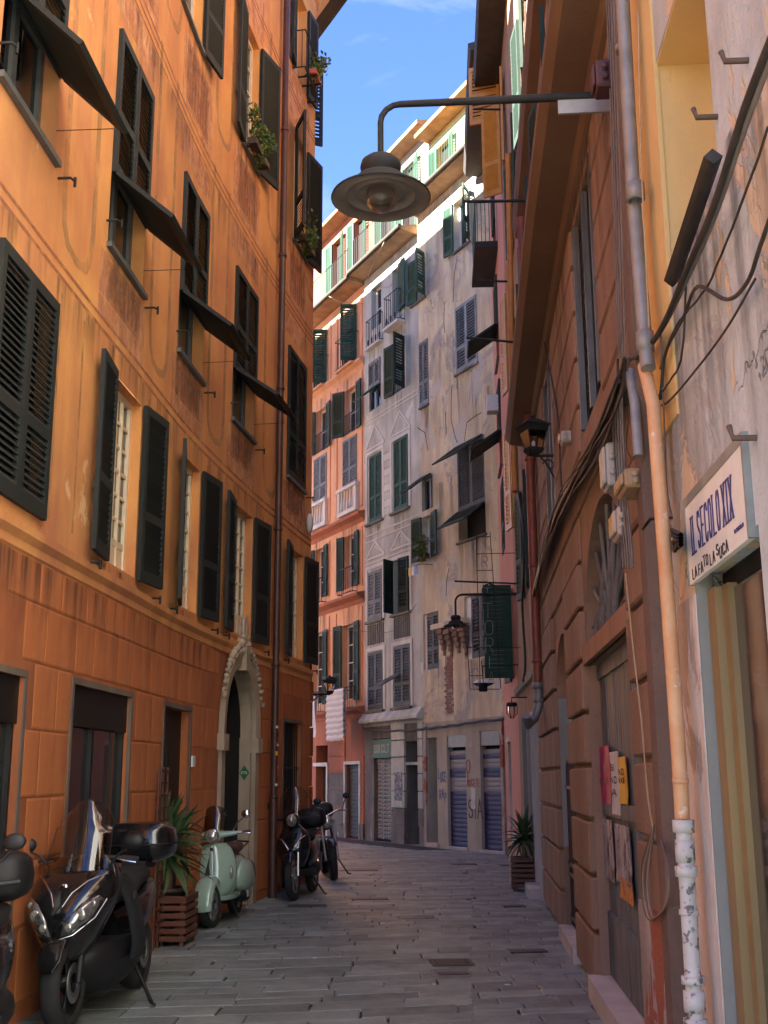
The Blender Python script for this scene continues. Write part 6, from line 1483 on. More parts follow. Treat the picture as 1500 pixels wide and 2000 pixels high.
def street_lamp(wallp, tip, drop, D, label, group=None, bracket=True):
    """arm from the wall to above the lamp, then down; D is the shade's diameter"""
    g = empty('street_lamp', wallp, 0, label, 'street lamp', group)
    d = (tip - wallp); r = .12; e = Vector((d.x, d.y, 0)).normalized(); k = D / .5
    pts = [wallp - e * .05, wallp + d * .5, tip - e * r] + [tip - e * r * (1 - math.sin(a)) - Vector((0, 0, r * (1 - math.cos(a)))) for a in (R_(20), R_(45), R_(70), R_(90))] + [tip - Vector((0, 0, drop))]
    mb = MB(); mb.tube(pts, .026, 10, rs=[.027, .026, .021] + [.019] * 5); mb.build('arm', MT['lamp_dark'], g)
    M = Matrix.Translation(tip - Vector((0, 0, drop))) @ Matrix.Scale(k, 4)
    mb = MB(); mb.lathe([(.001, .012), (.03, .012), (.075, .004), (.098, -.016), (.105, -.045), (.10, -.075), (.088, -.088), (.09, -.098), (.125, -.110), (.148, -.135), (.155, -.16), (.16, -.168), (.25, -.208), (.253, -.216), (.247, -.218)], 36, 0, M); h = mb.build('shade', MT['lamp_dark'], g)
    mb = MB(); mb.lathe([(.247, -.218), (.18, -.195), (.178, -.203), (.172, -.203), (.170, -.190), (.12, -.182), (.118, -.190), (.112, -.190), (.110, -.178), (.001, -.176)], 36, 0, M); mb.build('reflector', MT['lamp_under'], g)
    mb = MB(); mb.lathe([(.075, -.179), (.078, -.225), (.068, -.258), (.04, -.282), (.001, -.290)], 24, 0, M); mb.build('globe', MT['lamp_glass'], g)
    return g
wp = RW.pp(1192, 186, .02); lt = Vector((0, 0, 0))
nn = RW.n(rx(1192, 186)[0]); 
def along(x): # point on the arm whose picture column is x
    best = None
    for i in range(400):
        t = i * .01; p_ = Vector((wp.x + nn.x * t, wp.y + nn.y * t, wp.z)); v = p_ - CAMP; u = 750 + FPX * v.dot(RT) / v.dot(FWD)
        if best is None or abs(u - x) < best[0]: best = (abs(u - x), p_)
    return best[1]
tip = along(744)
v = ray(743, 312); t_ = (tip.y - CAMP.y) / v.y; zlamp = CAMP.z + v.z * t_
tip.z = wp.z - .0
big = street_lamp(wp, tip, tip.z - zlamp, .60, 'dark enamel street lamp on a long arm from the brown palazzo')
mb = MB(); RW.box(mb, rx(1192, 186, .02)[0] - .01, rx(1192, 186, .02)[0] + .01, wp.z - .115, wp.z - .02, 0, .34); mb.build('gusset', paint('bare_steel_plate', L3(.36, .34, .31), rough=.5, metal=.4), big)
w2 = RW.pp(1013, 1160, .02); n2 = RW.n(rx(1013, 1160)[0])
def along2(x):
    best = None
    for i in range(500):
        t = i * .01; p_ = Vector((w2.x + n2.x * t, w2.y + n2.y * t, w2.z)); v = p_ - CAMP; u = 750 + FPX * v.dot(RT) / v.dot(FWD)
        if best is None or abs(u - x) < best[0]: best = (abs(u - x), p_)
    return best[1]
street_lamp(w2, along2(889), .36, .42, 'small dark street lamp on an arm in front of the beige house')
def lantern(p, s, label, wallq=None, W=None, z=None):
    """four-sided wall lantern on a scrolled bracket; p is the lantern's foot"""
    g = empty('wall_lantern', p, 0, label, 'lantern'); M = Matrix.Translation(p) @ Matrix.Scale(s, 4) @ Matrix.Rotation(R_(20), 4, 'Z')
    mb = MB(); R0 = [[M @ Vector((w * sx, w * sy, z_)) for sx, sy in ((-1, -1), (1, -1), (1, 1), (-1, 1))] for w, z_ in ((.24, .50), (.25, .53), (.08, .66), (.03, .68), (.03, .72))]; mb.loft(R0, 0, True, False); mb.build('roof', MT['lamp_dark'], g)
    mb = MB()
    for sx, sy in ((-1, -1), (1, -1), (1, 1), (-1, 1)): mb.tube([M @ Vector((.12 * sx, .12 * sy, .08)), M @ Vector((.20 * sx, .20 * sy, .50))], .014 * s, 6)
    R0 = [[M @ Vector((w * sx, w * sy, z_)) for sx, sy in ((-1, -1), (1, -1), (1, 1), (-1, 1))] for w, z_ in ((.03, -.06), (.10, -.02), (.14, .05), (.14, .09))]; mb.loft(R0, 0, True, False)
    R0 = [[M @ Vector((w * sx, w * sy, z_)) for sx, sy in ((-1, -1), (1, -1), (1, 1), (-1, 1))] for w, z_ in ((.205, .40), (.225, .50))]; mb.loft(R0, 0, False, False); mb.build('frame', MT['lamp_dark'], g)
    for sx, sy in ((-1, 0), (1, 0), (0, -1), (0, 1)):
        a = [(-.115, .09), (.115, .09), (.185, .40), (-.185, .40)]; k = lambda u, z_: M @ Vector(((u if sy else sx * (.117 + .075 * (z_ - .09) / .31)), (u if sx else sy * (.117 + .075 * (z_ - .09) / .31)), z_))
        mb = MB(); mb.add([k(u, z_) for u, z_ in a], [(0, 1, 2, 3)]); mb.build('pane', MT['lamp_glass'], g)
    mb = MB(); mb.lathe([(.03, .08), (.035, .2), (.001, .25)], 10, 0, M); mb.build('bulb', MT['white'], g)
    if W is not None:
        q_ = wallq; a = W.p(q_, p.z - .06 * s, 0); mb = MB(); mb.tube([p + Vector((0, 0, -.05 * s)), a], .016, 6)
        b = W.p(q_, p.z - .55 * s, 0); mb.tube([p * .7 + a * .3 + Vector((0, 0, -.03)), p * .5 + b * .5 + Vector((0, 0, .06)), b], .012, 6)
        c = a * .6 + b * .4 + (p - a) * .3; ax = (p - a).normalized(); mb.tube([c + ax * .07 * math.cos(t) * (1 - t / 9) + Vector((0, 0, .07 * math.sin(t) * (1 - t / 9))) for t in [i * .6 for i in range(12)]], .009, 5)
        mb.build('bracket', MT['iron'], g)
    return g
ql = rx(1085, 900)[0]; pl = RW.p(ql, rx(1085, 900)[1] + .05, .0); nl = RW.n(ql)
best = min((abs(750 + FPX * ((pl + Vector((nl.x, nl.y, 0)) * t) - CAMP).dot(RT) / ((pl + Vector((nl.x, nl.y, 0)) * t) - CAMP).dot(FWD) - 1043), t) for t in [i * .01 for i in range(150)])[1]
lantern(Vector((pl.x + nl.x * best, pl.y + nl.y * best, ypt(1043, 885, pl.y + nl.y * best).z)), .56, 'black four-sided lantern on a scrolled bracket on the brown palazzo', ql, RW)
qf = LW.px(613, 1300)[0] + .3; pf = LW.p(qf, 3.0, .42); lantern(pf, .42, 'black lantern on the corner of the orange palazzo', qf, LW)
def dome_lamp(p, label):
    g = empty('dome_lamp', p, 0, label, 'lamp'); M = Matrix.Translation(p)
    mb = MB(); mb.lathe([(.001, .0), (.07, 0), (.08, .02), (.08, .09), (.16, .12), (.20, .14)], 20, 0, M); mb.build('housing', MT['lamp_dark'], g)
    mb = MB(); mb.lathe([(.19, .14), (.15, .18), (.10, .21), (.001, .22)], 20, 0, M); mb.build('cover', MT['white'], g)
    mb = MB(); mb.tube([p + Vector((0, 0, .2)), p + Vector((0, 0, .45)), RW.p(rx(1012, 1300)[0], p.z + .45, 0)], .012, 6); mb.build('bracket', MT['iron'], g); return g
dome_lamp(RW.pp(1012, 1350, 0) + Vector((RW.n(26).x * .62, RW.n(26).y * .62, 0)), 'white domed lamp under the green shutter of the pink house')
def cage_lamp(p, q_, label):
    g = empty('cage_lamp', p, 0, label, 'lamp'); M = Matrix.Translation(p)
    mb = MB(); mb.lathe([(.001, .22), (.08, .22), (.09, .18), (.07, .16)], 14, 0, M); mb.build('cap', MT['iron'], g)
    mb = MB(); mb.lathe([(.055, .16), (.06, .08), (.04, .01), (.001, 0)], 12, 0, M); mb.build('globe', MT['lamp_glass'], g)
    mb = MB()
    for k in range(6): a = k * PI / 3; mb.tube([M @ Vector((.085 * math.cos(a), .085 * math.sin(a), .19)), M @ Vector((.085 * math.cos(a), .085 * math.sin(a), .05)), M @ Vector((.02 * math.cos(a), .02 * math.sin(a), -.03))], .006, 5)
    mb.tube([M @ Vector((0, 0, .22)), M @ Vector((0, 0, .30)), RW.p(q_, p.z + .30, 0)], .012, 6); mb.build('cage', MT['iron'], g); return g
q_ = rx(1030, 1370)[0]; cage_lamp(RW.p(q_, rx(1030, 1400)[1], .25), q_, 'small caged lamp on the wall of the ochre house')
# ------------------------------------------------------------------ pipes
def pipe(name, pts, r, mat, label, rings=(), rmat=None, n=12, rs=None):
    g = empty(name, pts[-1] if pts[-1].z < pts[0].z else pts[0], 0, label, 'pipe'); mb = MB(); mb.tube(pts, r, n, rs=rs); mb.build('tube', mat, g)
    for (p_, h_, k_) in rings:
        mb = MB(); mb.lathe([(r * .9, -h_ / 2), (r * k_, -h_ / 2), (r * k_, h_ / 2), (r * .9, h_ / 2)], 14, 0, Matrix.Translation(p_)); mb.build('collar', rmat or mat, g)
    return g
qd_ = qx(518, 1745); P_ = lambda z, o=.10: LW.p(qd_, z, o)
pg = pipe('downpipe', [P_(16.0), P_(1.35)], .052, MT['pipe_brown'], 'brown downpipe running down the orange palazzo', [(P_(z), .05, 1.25) for z in (1.35, 3.2, 5.2, 7.4, 9.6, 11.8)])
mb = MB(); mb.tube([P_(1.36), P_(.0)], .062, 14); mb.build('shoe', MT['pipe_brown'], pg)
stk = [MT['white_p'], MT['red_lens'], MT['white_plate'], MT['yellow_p']]
for i, z in enumerate((1.50, 1.62, 1.74, 1.92, 2.05, 2.18, 2.30)):
    mb = MB(); a0 = R_(-70 + 22 * (i % 3)); mb.add([P_(z) + Vector((.0545 * math.cos(a0 + t * .4), .0545 * math.sin(a0 + t * .4), dz_)) for dz_ in (0, .06 if i % 2 else .035) for t in (0, 1, 2)], [(0, 1, 4, 3), (1, 2, 5, 4)]); o = mb.build('sticker', stk[i % 4], pg)
MT['zinc'] = paint('weathered_zinc', L3(.25, .235, .22), L3(.18, .165, .15), .5, .3, scale=5, wear=L3(.34, .30, .26), wear_at=.68)
MT['peeled_pipe'] = paint('peeling_cream_orange_pipe', L3(.60, .36, .19), L3(.52, .22, .08), .6, scale=3.2, wear=L3(.62, .55, .47), wear_at=.60, bump=.3)
MT['white_iron'] = paint('peeling_white_iron', L3(.56, .53, .49), L3(.44, .41, .38), .6, scale=7, wear=L3(.13, .12, .115), wear_at=.53, bump=.4)
MT['grey_iron'] = paint('grey_cast_iron', L3(.20, .22, .24), L3(.30, .31, .32), .5, .2, scale=7, wear=L3(.10, .10, .10), wear_at=.66)
qz = QB + .03
up_ = [RW.pp(x, y, .10) for x, y in ((1213, -60), (1238, 400), (1262, 690))]
pipe('drainpipe', up_ + [RW.pp(1266, 720, .10)], .036, MT['zinc'], 'grey zinc drainpipe high beside the yellow recess', [(RW.pp(1218, 95, .10), .03, 1.25), (RW.pp(1241, 375, .10), .09, 1.3), (RW.pp(1260, 668, .10), .10, 1.2)])
lo_ = [RW.pp(x, y, .10) for x, y in ((1258, 715), (1276, 790), (1300, 1110), (1326, 1480), (1333, 1600))]
pipe('drainpipe', lo_, .032, MT['peeled_pipe'], 'drainpipe with peeling cream and orange paint between pale and brown walls', [(RW.pp(1329, 1525, .10), .02, 1.1)])
b0_ = RW.pp(1333, 1600, .10); qq_ = rx(1334, 1600, .10)[0]; Z_ = lambda z: RW.p(qq_, z, .10)
pipe('standpipe', [Z_(1.42), Z_(.62)], .034, MT['white_iron'], 'peeling white cast iron standpipe beside the grey double door', [(Z_(1.40), .05, 1.35), (Z_(1.30), .09, 1.2), (Z_(1.22), .04, 1.38), (Z_(1.06), .02, 1.2), (Z_(.80), .03, 1.4), (Z_(.72), .08, 1.3), (Z_(.64), .03, 1.45)])
pipe('standpipe', [Z_(.61), Z_(.0)], .046, MT['grey_iron'], 'grey cast iron foot pipe standing below the white standpipe', [(Z_(.58), .10, 1.1)])
MT['red_pipe'] = paint('red_brown_pipe_paint', L3(.26, .06, .028), L3(.18, .045, .022), .5)
qr_ = rx(1046, 1200, .1)[0]; pipe('downpipe', [RW.p(qr_, 9.0, .1), RW.p(qr_, 2.75, .1)], .06, MT['red_pipe'], 'red brown downpipe on the ochre house', [(RW.p(qr_, z, .1), .04, 1.2) for z in (3.0, 4.2, 5.6, 7.0)])
pipe('downpipe', [RW.p(qr_, 2.74, .1), RW.p(qr_, 2.45, .1), RW.p(qr_, 2.30, .16), RW.p(qr_ - .1, 2.22, .24), RW.p(qr_ - .16, 2.32, .26)], .055, MT['zinc'], 'grey bent outlet hanging below the red downpipe', [(RW.p(qr_, 2.7, .1), .08, 1.3), (RW.p(qr_, 2.52, .1), .05, 1.2)])
MT['orange_pipe'] = paint('orange_painted_pipe', L3(.56, .22, .04), L3(.46, .17, .03), .5)
pipe('downpipe', [RW.pp(993, 300, .12), RW.pp(1003, 900, .12), RW.pp(1006, 960, .12)], .05, MT['orange_pipe'], 'orange painted downpipe on the ochre house beside the pink house')
# ------------------------------------------------------------------ cables and boxes on the right-hand walls
MT['cable'] = paint('black_cable', L3(.022, .018, .016), L3(.04, .032, .027), .6); MT['cable_grey'] = paint('dusty_grey_cable', L3(.17, .145, .125), L3(.11, .09, .08), .7); MT['cable_tan'] = paint('tan_cord', L3(.42, .30, .18), rough=.7)
def cable(pts, r, mat, label, o=.06, name='cable', group=None, W=None, jit=0.0):
    W = W or RW; P = [W.pp(p[0], p[1], p[2] if len(p) > 2 else o) for p in pts]; P = catmull(P, 6) if len(P) > 2 else P
    if jit:
        rj = random.Random(str(pts)); P = [p_ + Vector((0, 0, rj.uniform(-jit, jit))) for p_ in P]
    mb = MB(); mb.tube(P, r, 6); ob = mb.build(name, mat); tag(ob, label, 'cable', group); return ob
cable([(1520, 40), (1455, 210), (1395, 400), (1340, 530), (1300, 625), (1265, 680), (1225, 708), (1210, 740)], .014, MT['cable'], 'thick black cable sweeping down the pale plaster wall', .07)
cable([(1520, 75), (1455, 250), (1395, 425), (1335, 560), (1295, 640), (1255, 692), (1222, 716), (1213, 760)], .011, MT['cable_grey'], 'dusty grey cable beside the thick black cable on the pale wall', .05)
cable([(1520, 380), (1485, 480), (1460, 550), (1420, 585), (1362, 560), (1335, 620), (1300, 690), (1290, 780)], .008, MT['cable'], 'thin looping black cable on the pale plaster wall', .04)
cable([(1475, 545), (1420, 640), (1365, 715), (1310, 780), (1285, 795)], .005, MT['cable'], 'thin black wire running to the orange pipe', .03)
tray = MB(); tray.tube([RW.pp(1393, 305, .06), RW.pp(1312, 548, .06)], .035, 4); tag(tray.build('cable_tray', MT['cable']), 'dark metal cable tray along the sill of the yellow recess', 'cable tray')
for i in range(7):
    d_ = i * 3.2; cable([(1212 - d_ * .3, 745), (1196 - d_, 800 + d_), (1160 - d_, 880 + d_), (1110 - d_, 975 + d_), (1075 - d_ * .7, 1050 + d_ * 2), (1052 - d_ * .4, 1110 + d_ * 2), (1040, 1180)], .018 - .001 * (i % 3), (MT['cable'], MT['cable_grey'])[i == 3], 'dark cable in the bundle sagging along the brown palazzo', .05 + .012 * i, group='cable bundle on the brown palazzo', jit=.008)
for i, x in enumerate((1190, 1194, 1199, 1204)):
    cable([(x - 6, -20), (x + 6, 300), (x + 14, 560), (x + 18, 700)], .005, MT['cable_grey'], 'thin grey wire hanging beside the zinc drainpipe', .07 + .01 * i, 'wire', 'wires beside the zinc drainpipe', jit=.0)
for i, x in enumerate((1196, 1201, 1206, 1211, 1215)):
    cable([(x, 760), (x + 2, 850), (x + 8, 950), (x + 16, 1040), (x + 22, 1110)], .006, MT['cable_grey'], 'thin grey wire running past the junction boxes', .06 + .012 * i, 'wire', 'wires past the junction boxes', jit=.004)
cable([(1222, 1120), (1236, 1260), (1252, 1400), (1266, 1560), (1280, 1640)], .005, MT['cable_tan'], 'tan cord hanging down the brown palazzo wall', .08)
for i in range(5):
    c0 = (1268 + 5 * i, 1660); cable([(1278, 1610), (1252 + 4 * i, 1700 + 6 * i), (1262 + 4 * i, 1790), (1292 + 3 * i, 1780 - 5 * i), (1306, 1700), (1290, 1640)], .004, (MT['cable_grey'], MT['cable_tan'])[i % 2], 'loose coil of thin wire hanging by the standpipe', .075 + .006 * i, 'wire', 'coil of wire by the standpipe')
cable([(1246, 20), (1252, 300), (1262, 520), (1268, 640)], .004, MT['cable_tan'], 'thin pale cord hanging over the granular corner strip', .10, 'wire')
cable([(1053, 620), (1088, 800), (1094, 900), (1100, 1000)], .008, MT['cable'], 'thin dark wire down the far bay of the brown palazzo', .06)
cable([(1012, 960), (1024, 1060), (1020, 1180), (1026, 1290), (1022, 1330)], .02, MT['cable'], 'dark cable bundle hanging on the ochre house', .08)
cable([(710, 1424), (760, 1428), (822, 1424), (880, 1416), (985, 1404)], .03, MT['cable'], 'dark cables along the ledge of the grey and beige houses', .06, W=FW, jit=.02)
def jbox(xl, yt, xr, yb, dep, mat, label, text=None, o=.05):
    qa = rx(xr, (yt + yb) / 2, o)[0]; qb = rx(xl, (yt + yb) / 2, o + dep)[0]; z0_ = rx((xl + xr) / 2, yb, o + dep / 2)[1]; z1_ = rx((xl + xr) / 2, yt, o + dep / 2)[1]
    if qb - qa < .12: qb = qa + .16
    q_ = (qa + qb) / 2; w = qb - qa
    g = empty('junction_box', RW.p(q_, z0_, o), 0, label, 'junction box'); M = RW.M(q_, z0_, o) @ Matrix.Translation((-w / 2, 0, 0))
    mb = MB(); mb.bbox(0, w, -o - .01, dep, 0, z1_ - z0_, .012, 0, M); mb.build('case', mat, g)
    mb = MB(); mb.bbox(.02, w - .02, dep, dep + .02, .02, z1_ - z0_ - .02, .008, 0, M); mb.build('lid', mat, g)
    for z_ in (.3, .65):
        mb = MB(); mb.lathe([(.018, 0), (.018, .03), (.001, .03)], 8, 0, M @ Matrix.Translation((0, dep * .5, (z1_ - z0_) * z_)) @ Matrix.Rotation(-PI / 2, 4, 'Y')); mb.build('gland', mat, g)
    if text:
        t = MB()
        for i, s_ in enumerate(text): letters(t, s_, lambda u, v, d: M @ Vector((w * .88 - u, dep + .0205 + d, (z1_ - z0_) * (.62 - .26 * i) + v)), w * .18, (z1_ - z0_) * .16, .006, .006, .2, thick=.001)
        t.build('print', MT['yellow_p'], g)
    return g
MT['box_grey'] = paint('grey_plastic_box', L3(.40, .40, .38), L3(.32, .32, .30), .5, wear=L3(.22, .2, .18)); MT['box_tan'] = paint('tan_plastic_box', L3(.34, .23, .13), L3(.27, .18, .10), .55); MT['box_cream'] = paint('cream_plastic_box', L3(.46, .40, .34), L3(.38, .33, .28), .55); MT['box_maroon'] = paint('maroon_metal_box', L3(.075, .028, .034), L3(.055, .022, .027), .55)
jbox(1176, 868, 1204, 960, .055, MT['box_grey'], 'grey plastic junction box above the lunette of the brown palazzo')
jbox(1204, 925, 1260, 965, .10, MT['box_tan'], 'tan plastic junction box beside the grey one')
jbox(1194, 995, 1222, 1055, .045, MT['box_cream'], 'cream junction box with yellow lettering over the lunette', ['TRI', '28'])
jbox(1168, 98, 1198, 165, .10, MT['box_maroon'], 'maroon metal box above the lamp arm')
jbox(1100, 832, 1110, 858, .06, MT['box_cream'], 'tiny white box with a dangling wire on the brown palazzo')
rc = random.Random(5)
for i in range(6):
    d_ = rc.uniform(-10, 14); e_ = rc.uniform(-12, 12)
    cable([(1216 + d_, 700), (1200 + e_, 780 + d_), (1150 + d_, 870 + e_ + 24 * rc.random()), (1105 + e_, 960 + d_), (1068 + d_ * .5, 1052 + e_), (1046, 1150)], .007, (MT['cable'], MT['cable_grey'], MT['cable'])[i % 3], 'thin stray wire looping round the cable bundle', .10 + .01 * i, 'wire', 'stray wires on the brown palazzo', jit=.012)
for i, pts_ in enumerate((((1500, 250), (1440, 420), (1380, 560), (1320, 640), (1290, 720)), ((1290, 640), (1296, 800), (1302, 950), (1312, 1010)), ((1340, 560), (1330, 700), (1296, 760), (1262, 800)), ((1236, 720), (1228, 800), (1222, 870), (1236, 900)))):
    cable(list(pts_), .005, MT['cable_grey'] if i % 2 else MT['cable'], ('faint wire parallel to the thick cable on the pale wall', 'thin grey wire beside the peeling drainpipe', 'thin black wire crossing behind the peeling drainpipe', 'thin grey wire curling above the tan box')[i], .035, 'wire', jit=.006)
# conduit, hooks and brackets
pipe('conduit', [RW.pp(1230, 725, .09), RW.pp(1240, 790, .09), RW.pp(1247, 890, .09)], .026, MT['grey_iron'], 'grey conduit elbow ending above the tan box')
for i, (x, y) in enumerate(((1462, 118), (1478, 855), (1402, 228))):
    mb = MB(); p_ = RW.pp(x, y, 0); q_, z_ = rx(x, y); mb.tube([RW.p(q_, z_, -.02), RW.p(q_, z_, .08), RW.p(q_ + (.02), z_ + .05, .085)], .011, 6); o = mb.build('wall_hook', paint('rusty_iron', L3(.10, .06, .04), rough=.8)); tag(o, ('bent iron hook high on the pale wall', 'rusty stub beside the shop sign', 'small peg by the yellow recess')[i], 'hook')
mb = MB(); q_, z_ = rx(1310, 1015); mb.tube([RW.p(q_ + .2, z_, .10), RW.p(q_ - .02, z_, .10), RW.p(q_ - .05, z_, -.02)], .008, 6); tag(mb.build('pipe_clip', MT['iron']), 'iron clip holding the peeling drainpipe', 'bracket')
mb = MB()
for k in range(4): mb.tube([RW.pp(1310 + 4 * k, 1035 + 10 * k, .03), RW.pp(1330, 1045 + 6 * k, .10), RW.pp(1318, 1075, .05), RW.pp(1308 + 3 * k, 1060, .03)], .012, 6)
tag(mb.build('cable_coil', MT['cable']), 'coiled black cable beside the shop sign', 'cable')
# ------------------------------------------------------------------ neon sign frame: outlined letters of a vertical sign
ns = empty('neon_sign', RW.p(rx(1012, 1200)[0], 3.6, 0), 0, 'rusty vertical frame of a dead neon sign over the lane', 'sign')
yS = RW.p(rx(1012, 1200)[0], 0, 0).y
def sp(x, y): return ypt(x, y, yS)
mb = MB()
for a, b in (((930, 1048), (938, 1345)), ((957, 1040), (978, 1345)), ((930, 1082), (1008, 1080)), ((930, 1114), (962, 1114)), ((913, 1265), (918, 1346)), ((914, 1265), (1015, 1265)), ((918, 1346), (976, 1346)), ((916, 1320), (942, 1319)), ((930, 1048), (958, 1048)), ((940, 1290), (945, 1346))): mb.tube([sp(*a), sp(*b)], .007, 5)
mb.tube([sp(962, 1160), RW.pp(1012, 1160, 0)], .016, 6); mb.tube([sp(1008, 1080), RW.pp(1012, 1080, 0)], .016, 6); mb.tube([sp(1015, 1265), RW.pp(1017, 1265, 0)], .012, 6)
mb.build('frame', MT['iron'], ns)
MT['tube'] = paint('dead_neon_tube', L3(.30, .28, .26), rough=.5)
for i, (ch, x, y, w, h) in enumerate((('T', 940, 1050, 14, 18), ('R', 938, 1086, 16, 22), ('A', 940, 1120, 16, 24), ('T', 944, 1148, 16, 14), ('T', 944, 1178, 18, 30), ('O', 945, 1212, 20, 28), ('R', 946, 1246, 20, 30), ('I', 950, 1282, 12, 22), ('A', 952, 1312, 16, 24), ('D', 921, 1322, 16, 20), ('A', 921, 1294, 16, 20))):
    mb = MB()
    for g_ in GL[ch]: mb.tube([sp(x + u * w, y + h * (1 - v_)) for u, v_ in g_], .006, 5)
    mb.build('letter', MT['tube'], ns)
mb = MB(); q_ = rx(1010, 1140)[0]; a = RW.p(q_, rx(1010, 1140)[1], 0); mb.tube([a, a + Vector((-1.1, 0, .05))], .016, 6)
mb.tube([a + Vector((-.5, 0, .02)) + Vector((.16 * math.cos(t) * (1 - t / 12), 0, -.15 + .15 * math.sin(t) * (1 - t / 12))) for t in [i * .5 for i in range(18)]], .012, 5); tag(mb.build('iron_bracket', MT['iron']), 'scrolled iron bracket above the small street lamp', 'bracket')
qa_, za_ = rx(977, 235); _, zb_ = rx(977, 80)
shutter(OB.root, leaf_M(RW, qa_, za_, 'L', 75, .0), .62, zb_ - za_, MT['amber_sh'], .075, (.5,))
# rods sticking out of the right-hand houses
for i, (x0, y0, x1, lab) in enumerate(((1040, 392, 965, 'black iron rod at the height of the dark balcony'), (1022, 670, 968, 'black iron rod tilted over the pink wall'), (985, 214, 946, 'short iron rod under the amber shutter'), (1000, 550, 955, 'rusty iron rod on the ochre house'))):
    q_, z_ = rx(x0, y0); mb = MB(); a = RW.p(q_, z_, -.02); nn_ = RW.n(q_); L_ = .9 if i < 2 else .6; b = a + Vector((nn_.x * L_, nn_.y * L_, .03 if i != 1 else .12)); mb.tube([a, b], .02, 6); tag(mb.build('iron_rod', MT['iron']), lab, 'rod')
# ------------------------------------------------------------------ planters with yuccas, trellis
MT['slat_wood'] = wood('reddish_slat_wood', L3(.15, .050, .026), L3(.095, .032, .018), .55, (1, 1, 4)); MT['pot'] = paint('brown_plastic_pot', L3(.07, .04, .03), rough=.55); MT['soil'] = paint('soil', L3(.03, .022, .017), rough=1.0)
n = NT('yucca_leaf'); n.base(n.mix(n.ramp(n.noise(3, 3, .5), .3, .7), L3(.040, .085, .030), L3(.075, .115, .040))); n.set(Roughness=.42, Subsurface_Weight=0.0); MT['yucca'] = n.mat
n = NT('yucca_leaf_dry'); n.base(L3(.20, .15, .06)); n.set(Roughness=.6); MT['yucca_dry'] = n.mat
MT['trunk'] = wood('yucca_trunk', L3(.20, .13, .08), L3(.11, .07, .045), .8)
_leaf = []
for k, (L_, w, bend) in enumerate(((.50, .026, .10), (.56, .028, .28), (.44, .024, .02), (.52, .027, .48))):
    mb = MB(); R = []
    for i in range(7):
        t = i / 6; a = bend * t * 1.6; ww = w * (1 - .55 * (2 * t - .75) ** 2 if t < .85 else .35 * (1 - t) / .15 + .02)
        x = L_ * t * math.cos(a * .6); z = -L_ * t * math.sin(a * .6) * t
        R.append([Vector((x, -ww, z)), Vector((x, 0, z - ww * .45)), Vector((x, ww, z))])
    mb.loft(R, 0, False, True, False); _leaf.append((mb.mesh('leaf', MT['yucca']), mb.mesh('leaf', MT['yucca_dry'])))
def yucca(p, s, n_, label, heads):
    g = empty('yucca', p, 0, label, 'plant'); rr = random.Random(label)
    mb = MB(); mb.tube([p - Vector((0, 0, .03)), p + Vector((.01, 0, .14 * s)), p + Vector((.0, .01, .34 * s))], .045, 9, rs=[.06 * s, .05 * s, .035 * s]); mb.build('trunk', MT['trunk'], g)
    for hx, hy, hz, share in heads:
        for i in range(int(n_ * share)):
            el_ = R_(-40 + 125 * (i / (n_ * share)) ** .9); az_ = i * 2.399 + rr.uniform(-.3, .3); sc_ = s * rr.uniform(.75, 1.1)
            M = Matrix.Translation(p + Vector((hx, hy, hz)) * s + Vector((0, 0, .10 * s * i / (n_ * share)))) @ Matrix.Rotation(az_, 4, 'Z') @ Matrix.Rotation(-el_, 4, 'Y') @ Matrix.Rotation(rr.uniform(-.5, .5), 4, 'X') @ Matrix.Scale(sc_, 4)
            lf = _leaf[rr.choice((0, 1, 3)) if el_ < .6 else rr.choice((0, 2))]
            place('leaf', lf[1] if (el_ < -.3 and rr.random() < .25) else lf[0], g, M)
    return g
def planter(c, w, h, rz, label, nsl=6):
    g = empty('slatted_planter', c, rz, label, 'planter'); t = .022; sh = h * .93 / nsl
    for k in range(nsl):
        z0_ = .05 + k * sh; z1_ = z0_ + sh * .70
        for M in (Matrix(), Matrix.Rotation(PI, 4, 'Z'), Matrix.Rotation(PI / 2, 4, 'Z'), Matrix.Rotation(-PI / 2, 4, 'Z')):
            mb = MB(); mb.bbox(-w / 2, w / 2, -w / 2, -w / 2 + t, z0_, z1_, .004, 0, None)
            side = M in (Matrix.Rotation(PI / 2, 4, 'Z'),)
            o = place('slat', mb.mesh('slat', MT['slat_wood']), g, local=M @ Matrix.Translation((0, -.002 if k % 2 else 0, 0)) @ Matrix.Scale(.955 if abs(M[0][0]) < .5 else 1, 4, Vector((1, 0, 0))))
    for sx in (-1, 1):
        for sy in (-1, 1):
            mb = MB(); mb.box(sx * (w / 2 - .045) - .02, sx * (w / 2 - .045) + .02, sy * (w / 2 - .045) - .02, sy * (w / 2 - .045) + .02, 0, h - .01); mb.build('post', MT['slat_wood'], g, True)
    mb = MB(); mb.box(-w / 2 + .03, w / 2 - .03, -w / 2 + .03, w / 2 - .03, .05, .07); mb.build('bottom', MT['slat_wood'], g, True)
    for sx, sy, a, b in ((0, -1, w, .05), (0, 1, w, .05), (-1, 0, .05, w - .1), (1, 0, .05, w - .1)):
        mb = MB(); cx, cy = sx * (w / 2 - .02), sy * (w / 2 - .02); mb.bbox(cx - a / 2, cx + a / 2, cy - b / 2, cy + b / 2, h - .01, h + .015, .004); mb.build('top_rail', MT['slat_wood'], g, True)
    return g
